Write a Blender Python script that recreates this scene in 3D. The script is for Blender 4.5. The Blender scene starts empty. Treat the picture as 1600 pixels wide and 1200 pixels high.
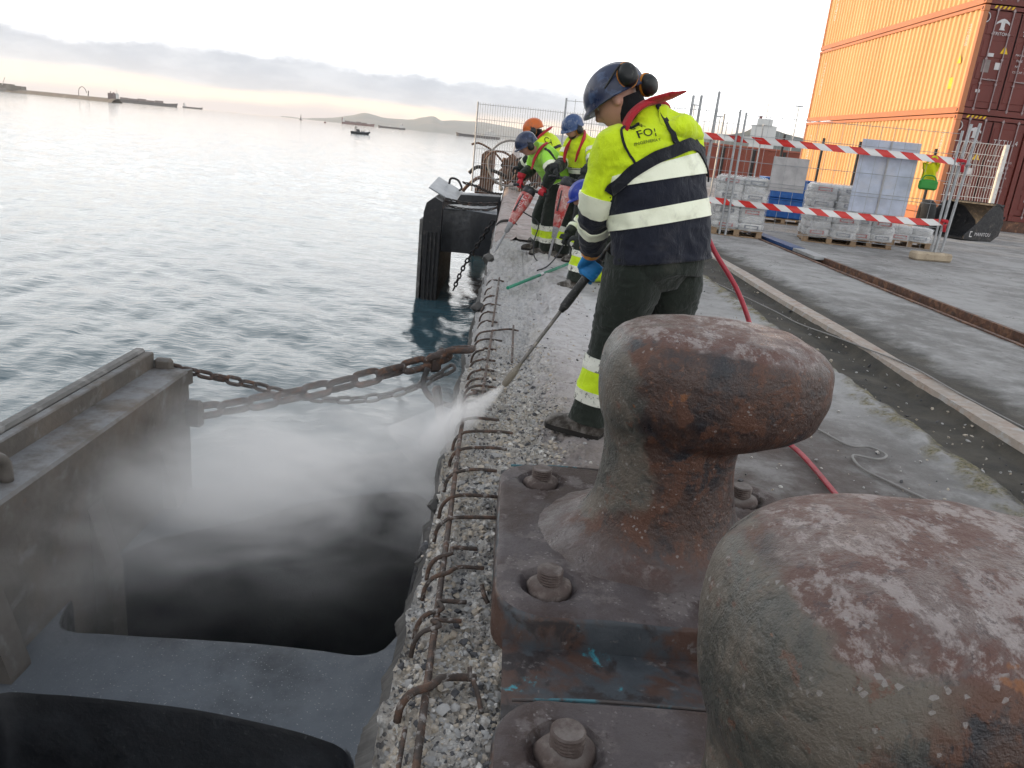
import bpy, bmesh, math, random
import numpy as np
from mathutils import Vector, Matrix
from mathutils.bvhtree import BVHTree
from mathutils.kdtree import KDTree

random.seed(7)
R = math.radians
SC = bpy.context.scene
COL = SC.collection

# ------------------------------------------------------------------ camera
cam_data = bpy.data.cameras.new('camera')
cam_data.sensor_width = 36.0
cam_data.lens = 27.0
cam_data.clip_start = 0.05
cam_data.clip_end = 60000.0
cam = bpy.data.objects.new('camera', cam_data)
COL.objects.link(cam)
# stands 1.35 m above the quay, looks along it (+Y), 17.6 degrees down, rolled 5.4 degrees
cam.matrix_world = Matrix(((0.99557, -0.09085, -0.02396, 0.0),
                           (0.00472, 0.30294, -0.95300, 0.0),
                           (0.09384, 0.94867, 0.30203, 1.35),
                           (0, 0, 0, 1)))
SC.camera = cam

# ------------------------------------------------------------------ light
SUN_BEARING, SUN_ELEV = 72.0, 5.0          # degrees to the left of +Y, above the horizon
TO_SUN = Vector((-math.sin(R(SUN_BEARING)) * math.cos(R(SUN_ELEV)),
                 math.cos(R(SUN_BEARING)) * math.cos(R(SUN_ELEV)), math.sin(R(SUN_ELEV))))
sun_data = bpy.data.lights.new('sun', 'SUN')
sun_data.energy = 5.0
sun_data.angle = R(0.5)
sun_data.color = (1.0, 0.70, 0.40)
sun = bpy.data.objects.new('sun', sun_data)
sun.rotation_euler = TO_SUN.to_track_quat('Z', 'Y').to_euler()
COL.objects.link(sun)

world = bpy.data.worlds.new('World')
SC.world = world
world.use_nodes = True
wn, wl = world.node_tree.nodes, world.node_tree.links
wn.clear()
def WN(t, **k):
    n = wn.new(t)
    for a, b in k.items():
        setattr(n, a, b)
    return n
sky = WN('ShaderNodeTexSky', sky_type='NISHITA', sun_disc=False)
sky.sun_elevation = R(SUN_ELEV)
sky.sun_rotation = R(-SUN_BEARING)
sky.altitude = 0.0
sky.air_density = 1.0
sky.dust_density = 2.0
sky.ozone_density = 1.0
wtc = WN('ShaderNodeTexCoord')
wsep = WN('ShaderNodeSeparateXYZ')
wl.new(wtc.outputs['Generated'], wsep.inputs[0])
def wmath(op, a, b=None, c=None):
    n = WN('ShaderNodeMath', operation=op)
    for i, v in enumerate((a, b, c)):
        if v is None:
            continue
        if isinstance(v, (int, float)):
            n.inputs[i].default_value = v
        else:
            wl.new(v, n.inputs[i])
    return n.outputs[0]
def wsmooth(v, lo, hi):
    n = WN('ShaderNodeMapRange', interpolation_type='SMOOTHSTEP')
    n.inputs[1].default_value = lo
    n.inputs[2].default_value = hi
    wl.new(v, n.inputs[0])
    return n.outputs[0]
def wnoise(scale, vec_scale, detail=6.0, rough=0.6):
    mp = WN('ShaderNodeMapping')
    mp.inputs['Scale'].default_value = vec_scale
    wl.new(wtc.outputs['Generated'], mp.inputs[0])
    n = WN('ShaderNodeTexNoise')
    n.inputs['Scale'].default_value = scale
    n.inputs['Detail'].default_value = detail
    n.inputs['Roughness'].default_value = rough
    wl.new(mp.outputs[0], n.inputs['Vector'])
    return n.outputs['Fac']
def wmix(f, a, b, mode='MIX'):
    n = WN('ShaderNodeMix', data_type='RGBA', blend_type=mode)
    for s, v in ((0, f), (6, a), (7, b)):
        if isinstance(v, (int, float)):
            n.inputs[s].default_value = v
        elif isinstance(v, tuple):
            n.inputs[s].default_value = v + (1.0,)
        else:
            wl.new(v, n.inputs[s])
    return n.outputs[2]
SKY_GAIN = 0.10
zz = wsep.outputs['Z']
# thin bright high cloud veil over the clear sky
veil = wsmooth(wnoise(2.2, (1, 1, 3.0)), 0.10, 0.50)
veil_col = wmix(wsmooth(zz, 0.06, 0.80), (20.0, 20.2, 20.3), (5.0, 5.5, 6.2))
skycol = wmix(wmath('MULTIPLY', veil, 0.92), sky.outputs[0], veil_col)
# long bank of low cloud above the horizon, with a warm gap under it
edge = wmath('MULTIPLY', wmath('SUBTRACT', wnoise(9.0, (1, 1, 2.2), 8.0, 0.62), 0.5), 0.050)
edge2 = wmath('MULTIPLY', wmath('SUBTRACT', wnoise(5.0, (1, 1, 5.0), 6.0, 0.55), 0.5), 0.030)
zt = wmath('ADD', zz, edge)
zb = wmath('ADD', zz, edge2)
bank = wmath('MULTIPLY', wmath('SUBTRACT', 1.0, wsmooth(zt, 0.056, 0.080)), wsmooth(zb, 0.020, 0.032))
bank = wmath('MULTIPLY', bank, wmath('SUBTRACT', 1.0, wsmooth(wsep.outputs['X'], 0.02, 0.30)))
shade = wsmooth(wnoise(14.0, (1, 1, 3.0), 7.0, 0.6), 0.3, 0.72)
bank_col = wmix(shade, (3.5, 4.0, 4.75), (5.1, 5.5, 6.1))
low = wmath('SUBTRACT', 1.0, wsmooth(zb, 0.004, 0.020))
gap_col = wmix(low, (10.4, 8.0, 6.0), (5.7, 5.0, 4.9))
skycol = wmix(wmath('SUBTRACT', 1.0, wsmooth(zz, 0.026, 0.050)), skycol, gap_col)
skycol = wmix(wmath('MULTIPLY', bank, 0.96), skycol, bank_col)
bg = WN('ShaderNodeBackground')
bg.inputs['Strength'].default_value = SKY_GAIN
wl.new(skycol, bg.inputs['Color'])
wo = WN('ShaderNodeOutputWorld')
wl.new(bg.outputs[0], wo.inputs['Surface'])

SC.view_settings.view_transform = 'Standard'
SC.view_settings.look = 'None'
SC.view_settings.gamma = 1.0
SC.view_settings.use_curve_mapping = False
SC.view_settings.exposure = 0.42
cy = SC.cycles
cy.use_denoising = True
cy.use_adaptive_sampling = True
cy.adaptive_threshold = 0.02
cy.max_bounces = 5
cy.diffuse_bounces = 2
cy.glossy_bounces = 3
cy.transparent_max_bounces = 12
cy.volume_bounces = 3
cy.volume_step_rate = 4.0
cy.volume_max_steps = 64
cy.sample_clamp_indirect = 6.0
cy.caustics_reflective = False
cy.caustics_refractive = False

# ------------------------------------------------------------------ noise
def _hash(ix, iy, iz, seed):
    h = (ix.astype(np.int64) * 374761393 + iy.astype(np.int64) * 668265263 + iz.astype(np.int64) * 2147483647 + seed * 1274126177) & 0xffffffff
    h = ((h ^ (h >> 13)) * 1274126177) & 0xffffffff
    h = ((h ^ (h >> 16)) * 2246822519) & 0xffffffff
    h = h ^ (h >> 15)
    return (h & 0xffffff) / float(0xffffff) * 2 - 1
def vnoise(p, seed=0):
    p = np.asarray(p, float)
    i = np.floor(p).astype(np.int64)
    f = p - i
    u = f * f * f * (f * (f * 6 - 15) + 10)
    out = 0
    for dx in (0, 1):
        wx = u[..., 0] if dx else 1 - u[..., 0]
        for dy in (0, 1):
            wy = u[..., 1] if dy else 1 - u[..., 1]
            for dz in (0, 1):
                wz = u[..., 2] if dz else 1 - u[..., 2]
                out = out + wx * wy * wz * _hash(i[..., 0] + dx, i[..., 1] + dy, i[..., 2] + dz, seed)
    return out
def fbm(p, freq=1.0, octaves=4, seed=0, gain=0.5, ridged=False):
    p = np.asarray(p, float) * freq
    a, s, tot = 1.0, 0, 0.0
    for o in range(octaves):
        n = vnoise(p, seed + o * 17)
        if ridged:
            n = 1 - 2 * np.abs(n)
        s = s + a * n
        tot += a
        a *= gain
        p = p * 2.03 + 11.3
    return s / tot
def smooth(x, a, b):
    t = np.clip((np.asarray(x, float) - a) / (b - a), 0, 1)
    return t * t * (3 - 2 * t)

# ------------------------------------------------------------------ mesh building
def link_obj(name, data, parent=None):
    o = bpy.data.objects.new(name, data)
    COL.objects.link(o)
    if parent is not None:
        o.parent = parent
    return o
def wloc(o):
    v = Vector((0, 0, 0))
    while o is not None:
        v += o.location
        o = o.parent
    return v
def tag(o, label=None, cat=None, group=None, kind=None):
    if label: o['label'] = label
    if cat: o['category'] = cat
    if group: o['group'] = group
    if kind: o['kind'] = kind
    return o
def empty(name, loc=(0, 0, 0), label=None, cat=None, group=None, rz=0.0):
    o = link_obj(name, None)
    o.location = loc
    o.rotation_euler = (0, 0, rz)
    o.empty_display_size = 0.1
    return tag(o, label, cat, group)
def copy_tree(o, parent=None):
    c = o.copy()
    COL.objects.link(c)
    c.parent = parent
    for ch in list(o.children):
        copy_tree(ch, c)
    return c

class MB:
    """collects shapes; build() links them as one mesh object"""
    def __init__(s):
        s.v, s.f, s.m, s.n = [], [], [], 0
    def add(s, verts, faces, mi=0):
        verts = np.asarray(verts, float).reshape(-1, 3)
        s.v.append(verts)
        b = s.n
        for f in faces:
            s.f.append(tuple(int(i) + b for i in f))
            s.m.append(mi)
        s.n += len(verts)
        return b
    def box(s, c, d, rot=None, mi=0, taper=None):
        x, y, z = d[0] / 2, d[1] / 2, d[2] / 2
        v = np.array([(-x, -y, -z), (x, -y, -z), (x, y, -z), (-x, y, -z), (-x, -y, z), (x, -y, z), (x, y, z), (-x, y, z)], float)
        if taper:
            v[4:, :2] *= taper
        if rot is not None:
            v = v @ np.array(rot).T
        s.add(v + np.asarray(c, float), [(0, 3, 2, 1), (4, 5, 6, 7), (0, 1, 5, 4), (1, 2, 6, 5), (2, 3, 7, 6), (3, 0, 4, 7)], mi)
    def bbox(s, c, d, bev=0.01, rot=None, mi=0):
        """box with chamfered edges"""
        h = np.array(d, float) / 2
        b = min(bev, h.min() * 0.8)
        vs, idx = [], {}
        for sx in (-1, 1):
            for sy in (-1, 1):
                for sz in (-1, 1):
                    for ax in range(3):
                        p = np.array([sx * h[0], sy * h[1], sz * h[2]])
                        for k in range(3):
                            if k != ax:
                                p[k] -= b * (sx, sy, sz)[k]
                        idx[(sx, sy, sz, ax)] = len(vs)
                        vs.append(p)
        fs = []
        for ax in range(3):
            o = [k for k in range(3) if k != ax]
            for sg in (-1, 1):
                q = []
                for a_, b_ in ((-1, -1), (1, -1), (1, 1), (-1, 1)):
                    key = [0, 0, 0]
                    key[ax] = sg; key[o[0]] = a_; key[o[1]] = b_
                    q.append(idx[tuple(key) + (ax,)])
                fs.append(q)
            for a_ in (-1, 1):
                for b_ in (-1, 1):
                    q = []
                    for e, axx in ((-1, o[0]), (-1, o[1]), (1, o[1]), (1, o[0])):
                        key = [0, 0, 0]
                        key[ax] = e; key[o[0]] = a_; key[o[1]] = b_
                        q.append(idx[tuple(key) + (axx,)])
                    fs.append(q)
        for sx in (-1, 1):
            for sy in (-1, 1):
                for sz in (-1, 1):
                    fs.append([idx[(sx, sy, sz, k)] for k in range(3)])
        v = np.array(vs)
        if rot is not None:
            v = v @ np.array(rot).T
        s.add(v + np.asarray(c, float), fs, mi)
    def grid(s, g, closed_u=False, mi=0, cap0=False, cap1=False, mif=None):
        """g: rows x cols x 3; closed_u joins the columns into a loop"""
        g = np.asarray(g, float)
        r, c = g.shape[:2]
        b = s.add(g, [])
        cc = c if closed_u else c - 1
        for i in range(r - 1):
            for j in range(cc):
                j2 = (j + 1) % c
                s.f.append((b + i * c + j, b + i * c + j2, b + (i + 1) * c + j2, b + (i + 1) * c + j))
                s.m.append(mi if mif is None else mif(i, j))
        if cap0:
            s.f.append(tuple(b + j for j in range(c - 1, -1, -1))); s.m.append(mi if mif is None else mif(0, 0))
        if cap1:
            s.f.append(tuple(b + (r - 1) * c + j for j in range(c))); s.m.append(mi if mif is None else mif(r - 2, 0))
    def tube(s, pts, rad, n=8, mi=0, caps=True, flat=1.0, hint=None):
        g = sweep(pts, rad, n, flat, hint)
        s.grid(g, True, mi, caps, caps)
    def cyl(s, a, b, r, n=12, mi=0, r2=None):
        s.tube([a, b], [r, r if r2 is None else r2], n, mi)
    def prism(s, poly, z0, z1, mi=0):
        n = len(poly)
        v = [(x, y, z0) for x, y in poly] + [(x, y, z1) for x, y in poly]
        f = [tuple(range(n - 1, -1, -1)), tuple(range(n, 2 * n))] + [(i, (i + 1) % n, n + (i + 1) % n, n + i) for i in range(n)]
        s.add(v, f, mi)
    def ellipsoid(s, c, rad, rot=None, nu=16, nv=10, mi=0):
        th = np.linspace(0, 2 * math.pi, nu, endpoint=False)
        ph = np.linspace(-math.pi / 2 + 0.02, math.pi / 2 - 0.02, nv)
        g = np.stack([np.cos(ph)[:, None] * np.cos(th)[None], np.cos(ph)[:, None] * np.sin(th)[None], np.sin(ph)[:, None] * np.ones(nu)[None]], -1) * np.asarray(rad, float)
        if rot is not None:
            g = g @ np.array(rot).T
        s.grid(g + np.asarray(c, float), True, mi, True, True)
    def verts(s):
        return np.concatenate(s.v) if s.v else np.zeros((0, 3))
    def mesh(s, name, off=(0, 0, 0)):
        me = bpy.data.meshes.new(name)
        me.from_pydata((s.verts() - np.asarray(off, float)).tolist(), [], s.f)
        return me
    def build(s, name, mats, parent=None, smooth=False, origin=None, world=True):
        if not isinstance(mats, (list, tuple)):
            mats = [mats]
        off = wloc(parent) if (parent is not None and world) else Vector((0, 0, 0))
        loc = Vector((0, 0, 0))
        if origin is not None:
            loc = Vector(origin) - off
            off = Vector(origin)
        me = s.mesh(name, off)
        for m in mats:
            me.materials.append(m)
        if any(s.m):
            me.polygons.foreach_set('material_index', s.m)
        if smooth is True:
            me.polygons.foreach_set('use_smooth', [True] * len(me.polygons))
        elif smooth:
            me.polygons.foreach_set('use_smooth', [True] * len(me.polygons))
            me.set_sharp_from_angle(angle=R(smooth))
        me.update()
        o = link_obj(name, me, parent)
        o.location = loc
        return o

def catmull(pts, n):
    """n samples through pts (any dimension), uniform in chord length"""
    P = np.asarray(pts, float)
    if len(P) == 2:
        t = np.linspace(0, 1, n)[:, None]
        return P[0] * (1 - t) + P[1] * t
    Q = np.vstack([2 * P[0] - P[1], P, 2 * P[-1] - P[-2]])
    d = np.linalg.norm(np.diff(P[:, :3], axis=0), axis=1)
    cum = np.concatenate([[0], np.cumsum(d)])
    out = []
    for s in np.linspace(0, cum[-1], n):
        k = min(int(np.searchsorted(cum, s, side='right')) - 1, len(d) - 1)
        t = (s - cum[k]) / max(d[k], 1e-9)
        p0, p1, p2, p3 = Q[k:k + 4]
        out.append(0.5 * (2 * p1 + (p2 - p0) * t + (2 * p0 - 5 * p1 + 4 * p2 - p3) * t * t + (3 * p1 - p0 - 3 * p2 + p3) * t ** 3))
    return np.array(out)
def frames(P, hint=None):
    P = np.asarray(P, float)
    T = np.gradient(P, axis=0)
    T /= np.linalg.norm(T, axis=1)[:, None] + 1e-12
    if hint is None:
        hint = np.array([0.13, 0.21, 0.97])
        if abs(np.dot(T[0], hint)) > 0.9:
            hint = np.array([0.95, 0.2, 0.1])
    S = np.zeros_like(P)
    h = np.asarray(hint, float)
    for i in range(len(P)):
        v = h - np.dot(h, T[i]) * T[i]
        v /= np.linalg.norm(v) + 1e-12
        S[i] = v
        h = v
    return T, S, np.cross(T, S)
def sweep(pts, rad, n=8, flat=1.0, hint=None):
    P = np.asarray(pts, float)
    rad = np.broadcast_to(np.asarray(rad, float), (len(P),))
    T, S, B = frames(P, hint)
    th = np.linspace(0, 2 * math.pi, n, endpoint=False)
    return P[:, None] + rad[:, None, None] * (np.cos(th)[None, :, None] * S[:, None] + flat * np.sin(th)[None, :, None] * B[:, None])
def rot_from(xa, ya):
    """3x3 with columns x, y, z; ya is kept, xa is made square to it"""
    y = np.asarray(ya, float); y = y / np.linalg.norm(y)
    x = np.asarray(xa, float); x = x - np.dot(x, y) * y; x = x / np.linalg.norm(x)
    return np.stack([x, y, np.cross(x, y)], 1)
def rotz(a):
    c, s = math.cos(a), math.sin(a)
    return np.array([(c, -s, 0), (s, c, 0), (0, 0, 1)])
def rotx(a):
    c, s = math.cos(a), math.sin(a)
    return np.array([(1, 0, 0), (0, c, -s), (0, s, c)])
def roty(a):
    c, s = math.cos(a), math.sin(a)
    return np.array([(c, 0, s), (0, 1, 0), (-s, 0, c)])
def text_mesh(body, size, name='text', align='CENTER', extrude=0.0, spacing=1.0):
    cu = bpy.data.curves.new(name, 'FONT')
    cu.body = body
    cu.size = size
    cu.align_x = align
    cu.align_y = 'CENTER'
    cu.extrude = extrude
    cu.resolution_u = 3
    cu.space_character = spacing
    ob = bpy.data.objects.new(name, cu)
    COL.objects.link(ob)
    dg = bpy.context.evaluated_depsgraph_get()
    me = bpy.data.meshes.new_from_object(ob.evaluated_get(dg))
    v = np.array([x.co[:] for x in me.vertices])
    f = [tuple(p.vertices) for p in me.polygons]
    bpy.data.objects.remove(ob)
    bpy.data.curves.remove(cu)
    bpy.data.meshes.remove(me)
    return v, f
# ------------------------------------------------------------------ materials
class NT:
    def __init__(s, name):
        s.m = bpy.data.materials.new(name)
        s.m.use_nodes = True
        s.t = s.m.node_tree
        s.t.nodes.clear()
        s.out = s.t.nodes.new('ShaderNodeOutputMaterial')
        s.b = s.t.nodes.new('ShaderNodeBsdfPrincipled')
        s.t.links.new(s.b.outputs[0], s.out.inputs['Surface'])
        s.geo = s.t.nodes.new('ShaderNodeNewGeometry')
        s.tc = s.t.nodes.new('ShaderNodeTexCoord')
    def n(s, t, **k):
        x = s.t.nodes.new(t)
        for a, b in k.items():
            setattr(x, a, b)
        return x
    def put(s, sock, v):
        if v is None:
            return
        if isinstance(v, (int, float)):
            sock.default_value = v
        elif isinstance(v, tuple):
            sock.default_value = v + (1.0,) if (len(v) == 3 and sock.type == 'RGBA') else v
        else:
            s.t.links.new(v, sock)
    def vec(s, kind='world', scale=(1, 1, 1), loc=(0, 0, 0), rot=(0, 0, 0)):
        src = s.geo.outputs['Position'] if kind == 'world' else s.tc.outputs['Object' if kind == 'object' else 'Generated']
        mp = s.n('ShaderNodeMapping')
        mp.inputs['Scale'].default_value = scale
        mp.inputs['Location'].default_value = loc
        mp.inputs['Rotation'].default_value = rot
        s.put(mp.inputs[0], src)
        return mp.outputs[0]
    def noise(s, scale, detail=6, rough=0.6, vec=None, dist=0.0, out='Fac'):
        detail = min(detail, 6)
        x = s.n('ShaderNodeTexNoise')
        x.inputs['Scale'].default_value = scale
        x.inputs['Detail'].default_value = detail
        x.inputs['Roughness'].default_value = rough
        x.inputs['Distortion'].default_value = dist
        s.put(x.inputs['Vector'], vec if vec is not None else s.vec())
        return x.outputs[out]
    def voro(s, scale, vec=None, feature='F1', out='Distance', rnd=1.0):
        x = s.n('ShaderNodeTexVoronoi', feature=feature)
        x.inputs['Scale'].default_value = scale
        x.inputs['Randomness'].default_value = rnd
        s.put(x.inputs['Vector'], vec if vec is not None else s.vec())
        return x.outputs[out]
    def ss(s, v, lo, hi, a=0.0, b=1.0, lin=False):
        x = s.n('ShaderNodeMapRange', interpolation_type='LINEAR' if lin else 'SMOOTHSTEP')
        for i, q in enumerate((v, lo, hi, a, b)):
            s.put(x.inputs[i], q)
        return x.outputs[0]
    def math(s, op, a, b=None, c=None):
        x = s.n('ShaderNodeMath', operation=op)
        for i, q in enumerate((a, b, c)):
            s.put(x.inputs[i], q)
        return x.outputs[0]
    def mix(s, f, a, b, mode='MIX'):
        x = s.n('ShaderNodeMix', data_type='RGBA', blend_type=mode)
        s.put(x.inputs[0], f); s.put(x.inputs[6], a); s.put(x.inputs[7], b)
        return x.outputs[2]
    def sep(s, v):
        x = s.n('ShaderNodeSeparateXYZ')
        s.put(x.inputs[0], v)
        return x.outputs
    def bump(s, h, strength=0.3, dist=0.01, normal=None):
        x = s.n('ShaderNodeBump')
        x.inputs['Strength'].default_value = strength
        x.inputs['Distance'].default_value = dist
        s.put(x.inputs['Height'], h)
        if normal is not None:
            s.put(x.inputs['Normal'], normal)
        return x.outputs[0]
    def fin(s, col=None, rough=None, metal=None, normal=None, spec=None, alpha=None, sheen=None):
        s.put(s.b.inputs['Base Color'], col)
        s.put(s.b.inputs['Roughness'], rough)
        s.put(s.b.inputs['Metallic'], metal)
        s.put(s.b.inputs['Normal'], normal)
        s.put(s.b.inputs['Specular IOR Level'], spec)
        s.put(s.b.inputs['Alpha'], alpha)
        s.put(s.b.inputs['Sheen Weight'], sheen)
        return s.m
def weathered(name, c0, layers=(), rough=(0.55, 0.85), metal=0.0, bump=0.3, bscale=60.0, bdist=0.004, dust=None, spec=0.4, kind='world', vary=0.12, vscale=6.0, bump2=None):
    """base colour, then layers (colour, scale, lo, hi, seed, stretch): each shows where its noise passes lo..hi; dust settles on upward faces"""
    t = NT(name)
    v0 = t.vec(kind)
    nz = t.noise(vscale, 5, 0.6, v0)
    col = t.mix(t.ss(nz, 0.3, 0.7), tuple(c * (1 - vary) for c in c0), tuple(c * (1 + vary) for c in c0))
    for i, L in enumerate(layers):
        c, sc, lo, hi = L[:4]
        seed = L[4] if len(L) > 4 else i * 7.3
        st = L[5] if len(L) > 5 else (1, 1, 1)
        n = t.noise(sc, 9, 0.65, t.vec(kind, st, (seed, seed * 0.7, seed * 1.3)), 0.4)
        col = t.mix(t.ss(n, lo, hi), col, c)
    if dust:
        dc, amt, lo, hi = dust[:4]
        dsc, dlo, dhi = dust[4:7] if len(dust) > 6 else (5.0, 0.38, 0.62)
        nzv = t.sep(t.geo.outputs['Normal'])[2]
        dn = t.noise(dsc, 9, 0.7, t.vec(kind, (1, 1, 1), (3.1, 5.5, 1.7)))
        up = t.ss(nzv, lo, hi)
        dm = t.math('MULTIPLY', up, t.ss(dn, dlo, dhi, 0.0, amt))
        col = t.mix(dm, col, dc)
        if len(dust) > 7:
            fs = t.math('MULTIPLY', up, t.ss(t.noise(110, 3, 0.6), 0.64, 0.70))
            col = t.mix(fs, col, dust[7])
    rn = t.noise(vscale * 3, 6, 0.65, v0)
    h = t.noise(bscale, 8, 0.65, v0)
    nrm = t.bump(h, bump, bdist)
    if bump2:
        nrm = t.bump(t.noise(bump2[0], 4, 0.5, v0), bump2[1], bump2[2], nrm)
    return t.fin(col, t.ss(rn, 0.3, 0.7, rough[0], rough[1]), metal, nrm, spec)
def plain(name, c, rough=0.6, metal=0.0, bump=0.1, bscale=80, vary=0.1, spec=0.4, kind='world'):
    return weathered(name, c, (), (max(rough - 0.1, 0.02), min(rough + 0.1, 1)), metal, bump, bscale, 0.002, None, spec, kind, vary)

# cloth with fine weave and dirt
def cloth(name, c, dirt=(0.10, 0.09, 0.08), amt=0.35, rough=0.85, dscale=7.0):
    t = NT(name)
    n = t.noise(dscale, 8, 0.65, t.vec())
    n2 = t.noise(2.2, 4, 0.5, t.vec('world', (1, 1, 1), (4, 2, 7)))
    col = t.mix(t.ss(n2, 0.3, 0.7), tuple(x * 0.88 for x in c), tuple(min(x * 1.08, 1) for x in c))
    col = t.mix(t.ss(n, 0.52, 0.78, 0.0, amt), col, dirt)
    wv = t.noise(420, 2, 0.5, t.vec())
    fold = t.noise(16, 5, 0.55, t.vec('world', (1, 1, 0.7)), 0.6)
    nrm = t.bump(fold, 0.7, 0.022)
    nrm = t.bump(t.noise(38, 4, 0.6, t.vec('world', (1, 1, 0.5)), 0.8), 0.5, 0.006, nrm)
    nrm = t.bump(wv, 0.12, 0.001, nrm)
    return t.fin(col, rough, 0.0, nrm, 0.25, None, 0.15)

M = {}
M['hivis'] = cloth('hivis_yellow', (0.62, 0.80, 0.012), (0.36, 0.40, 0.08), 0.45, 0.8)
M['hivis_green'] = cloth('hivis_green', (0.40, 0.83, 0.08), (0.30, 0.45, 0.10), 0.25, 0.8)
M['hivis_shade'] = cloth('hivis_trouser_yellow', (0.55, 0.74, 0.015), (0.22, 0.24, 0.10), 0.55, 0.85)
M['navy'] = cloth('navy_cloth', (0.010, 0.012, 0.022), (0.075, 0.072, 0.075), 0.45, 0.85)
M['trouser'] = cloth('dark_green_cloth', (0.016, 0.021, 0.016), (0.075, 0.075, 0.06), 0.50, 0.9)
M['strap'] = cloth('black_webbing', (0.008, 0.009, 0.014), (0.05, 0.05, 0.05), 0.3, 0.8)
M['redcloth'] = cloth('red_lifevest_cloth', (0.42, 0.018, 0.028), (0.20, 0.08, 0.07), 0.4, 0.75)
M['gaiter'] = cloth('black_fleece', (0.010, 0.010, 0.012), (0.03, 0.03, 0.03), 0.2, 0.95)
M['glove_blue'] = plain('blue_glove', (0.015, 0.19, 0.47), 0.55, 0, 0.25, 120)
M['cuff_orange'] = cloth('orange_cuff', (0.70, 0.27, 0.015), (0.3, 0.2, 0.1), 0.35)
M['glove_red'] = plain('red_glove', (0.42, 0.018, 0.03), 0.6, 0, 0.25, 120)
M['glove_dark'] = plain('dark_glove', (0.02, 0.022, 0.022), 0.8, 0, 0.25, 120)
M['skin'] = plain('skin', (0.47, 0.25, 0.18), 0.5, 0, 0.12, 260, 0.1)
M['beard'] = cloth('dark_beard', (0.035, 0.022, 0.016), (0.07, 0.05, 0.04), 0.3, 0.9, 60)
M['eye'] = plain('eye_white', (0.7, 0.68, 0.64), 0.2, 0, 0.0)
M['iris'] = plain('iris', (0.02, 0.015, 0.012), 0.2, 0, 0.0)
M['boot'] = weathered('dusty_boot_leather', (0.035, 0.028, 0.022), [((0.20, 0.185, 0.17), 12, 0.42, 0.68)], (0.7, 0.95), 0, 0.4, 150)
M['sole'] = plain('rubber_sole', (0.018, 0.016, 0.014), 0.9, 0, 0.4, 90)
M['helmet_navy'] = weathered('scuffed_navy_helmet', (0.018, 0.026, 0.062), [((0.055, 0.085, 0.16), 16, 0.52, 0.66), ((0.16, 0.14, 0.14), 30, 0.60, 0.72)], (0.25, 0.5), 0, 0.08, 120, 0.002, None, 0.5)
M['helmet_blue'] = weathered('dusty_blue_helmet', (0.035, 0.07, 0.17), [((0.14, 0.17, 0.24), 25, 0.48, 0.68), ((0.30, 0.29, 0.29), 40, 0.62, 0.75)], (0.35, 0.6), 0, 0.08, 120)
M['helmet_bright'] = weathered('bright_blue_helmet', (0.02, 0.04, 0.28), [((0.10, 0.12, 0.30), 25, 0.55, 0.7)], (0.3, 0.5), 0, 0.05, 120)
M['helmet_orange'] = weathered('orange_helmet', (0.55, 0.12, 0.02), [((0.35, 0.12, 0.05), 25, 0.5, 0.7)], (0.35, 0.55), 0, 0.05, 120)
M['muff'] = weathered('black_earmuff', (0.012, 0.013, 0.014), [((0.07, 0.07, 0.06), 30, 0.55, 0.75)], (0.35, 0.6), 0, 0.1, 90)
M['muff_orange'] = plain('orange_plastic', (0.62, 0.23, 0.02), 0.45)
M['print_black'] = plain('black_print', (0.006, 0.007, 0.006), 0.7, 0, 0.0)
t = NT('reflective_tape')
nn = t.noise(18, 7, 0.65)
M['reflex'] = t.fin(t.mix(t.ss(nn, 0.50, 0.72, 0, 0.45), (0.84, 0.86, 0.66), (0.46, 0.46, 0.36)), t.ss(nn, 0.4, 0.7, 0.35, 0.6), 0.0, t.bump(t.noise(40, 6, 0.6), 0.5, 0.006), 0.7)
t = NT('worn_reflective_tape')
nn = t.noise(30, 9, 0.75)
M['reflex_worn'] = t.fin(t.mix(t.ss(nn, 0.53, 0.60), (0.68, 0.68, 0.60), (0.10, 0.10, 0.09)), 0.6, 0.0, t.bump(t.noise(60, 6, 0.6), 0.5, 0.005), 0.4)

# metals and rubber
M['rebar'] = weathered('rebar_steel', (0.055, 0.043, 0.037), [((0.115, 0.068, 0.048), 22, 0.44, 0.62), ((0.27, 0.25, 0.235), 34, 0.54, 0.66)], (0.6, 0.9), 0.2, 0.5, 160, 0.003)
M['chain'] = weathered('rusty_chain', (0.055, 0.040, 0.035), [((0.13, 0.065, 0.04), 18, 0.48, 0.66), ((0.24, 0.22, 0.21), 30, 0.56, 0.72)], (0.7, 0.95), 0.1, 0.5, 120, 0.004)
M['chain_dusty'] = weathered('dusty_chain', (0.15, 0.14, 0.135), [((0.09, 0.06, 0.05), 26, 0.50, 0.66)], (0.8, 0.95), 0.0, 0.5, 120, 0.004)
M['chain_black'] = weathered('black_chain', (0.03, 0.028, 0.028), [((0.10, 0.06, 0.045), 10, 0.5, 0.7)], (0.6, 0.9), 0.1, 0.4, 80)
M['panel'] = weathered('fender_panel_steel', (0.105, 0.094, 0.084), [((0.13, 0.108, 0.09), 3, 0.42, 0.68), ((0.17, 0.166, 0.16), 9, 0.54, 0.74), ((0.17, 0.095, 0.06), 3.1, 0.66, 0.74)], (0.6, 0.9), 0.1, 0.35, 50, 0.006, ((0.20, 0.205, 0.215), 0.8, 0.5, 0.9))
M['panel_edge'] = weathered('fender_facing_plastic', (0.11, 0.105, 0.10), [((0.22, 0.21, 0.20), 8, 0.5, 0.7)], (0.6, 0.8), 0, 0.3, 60)
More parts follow.
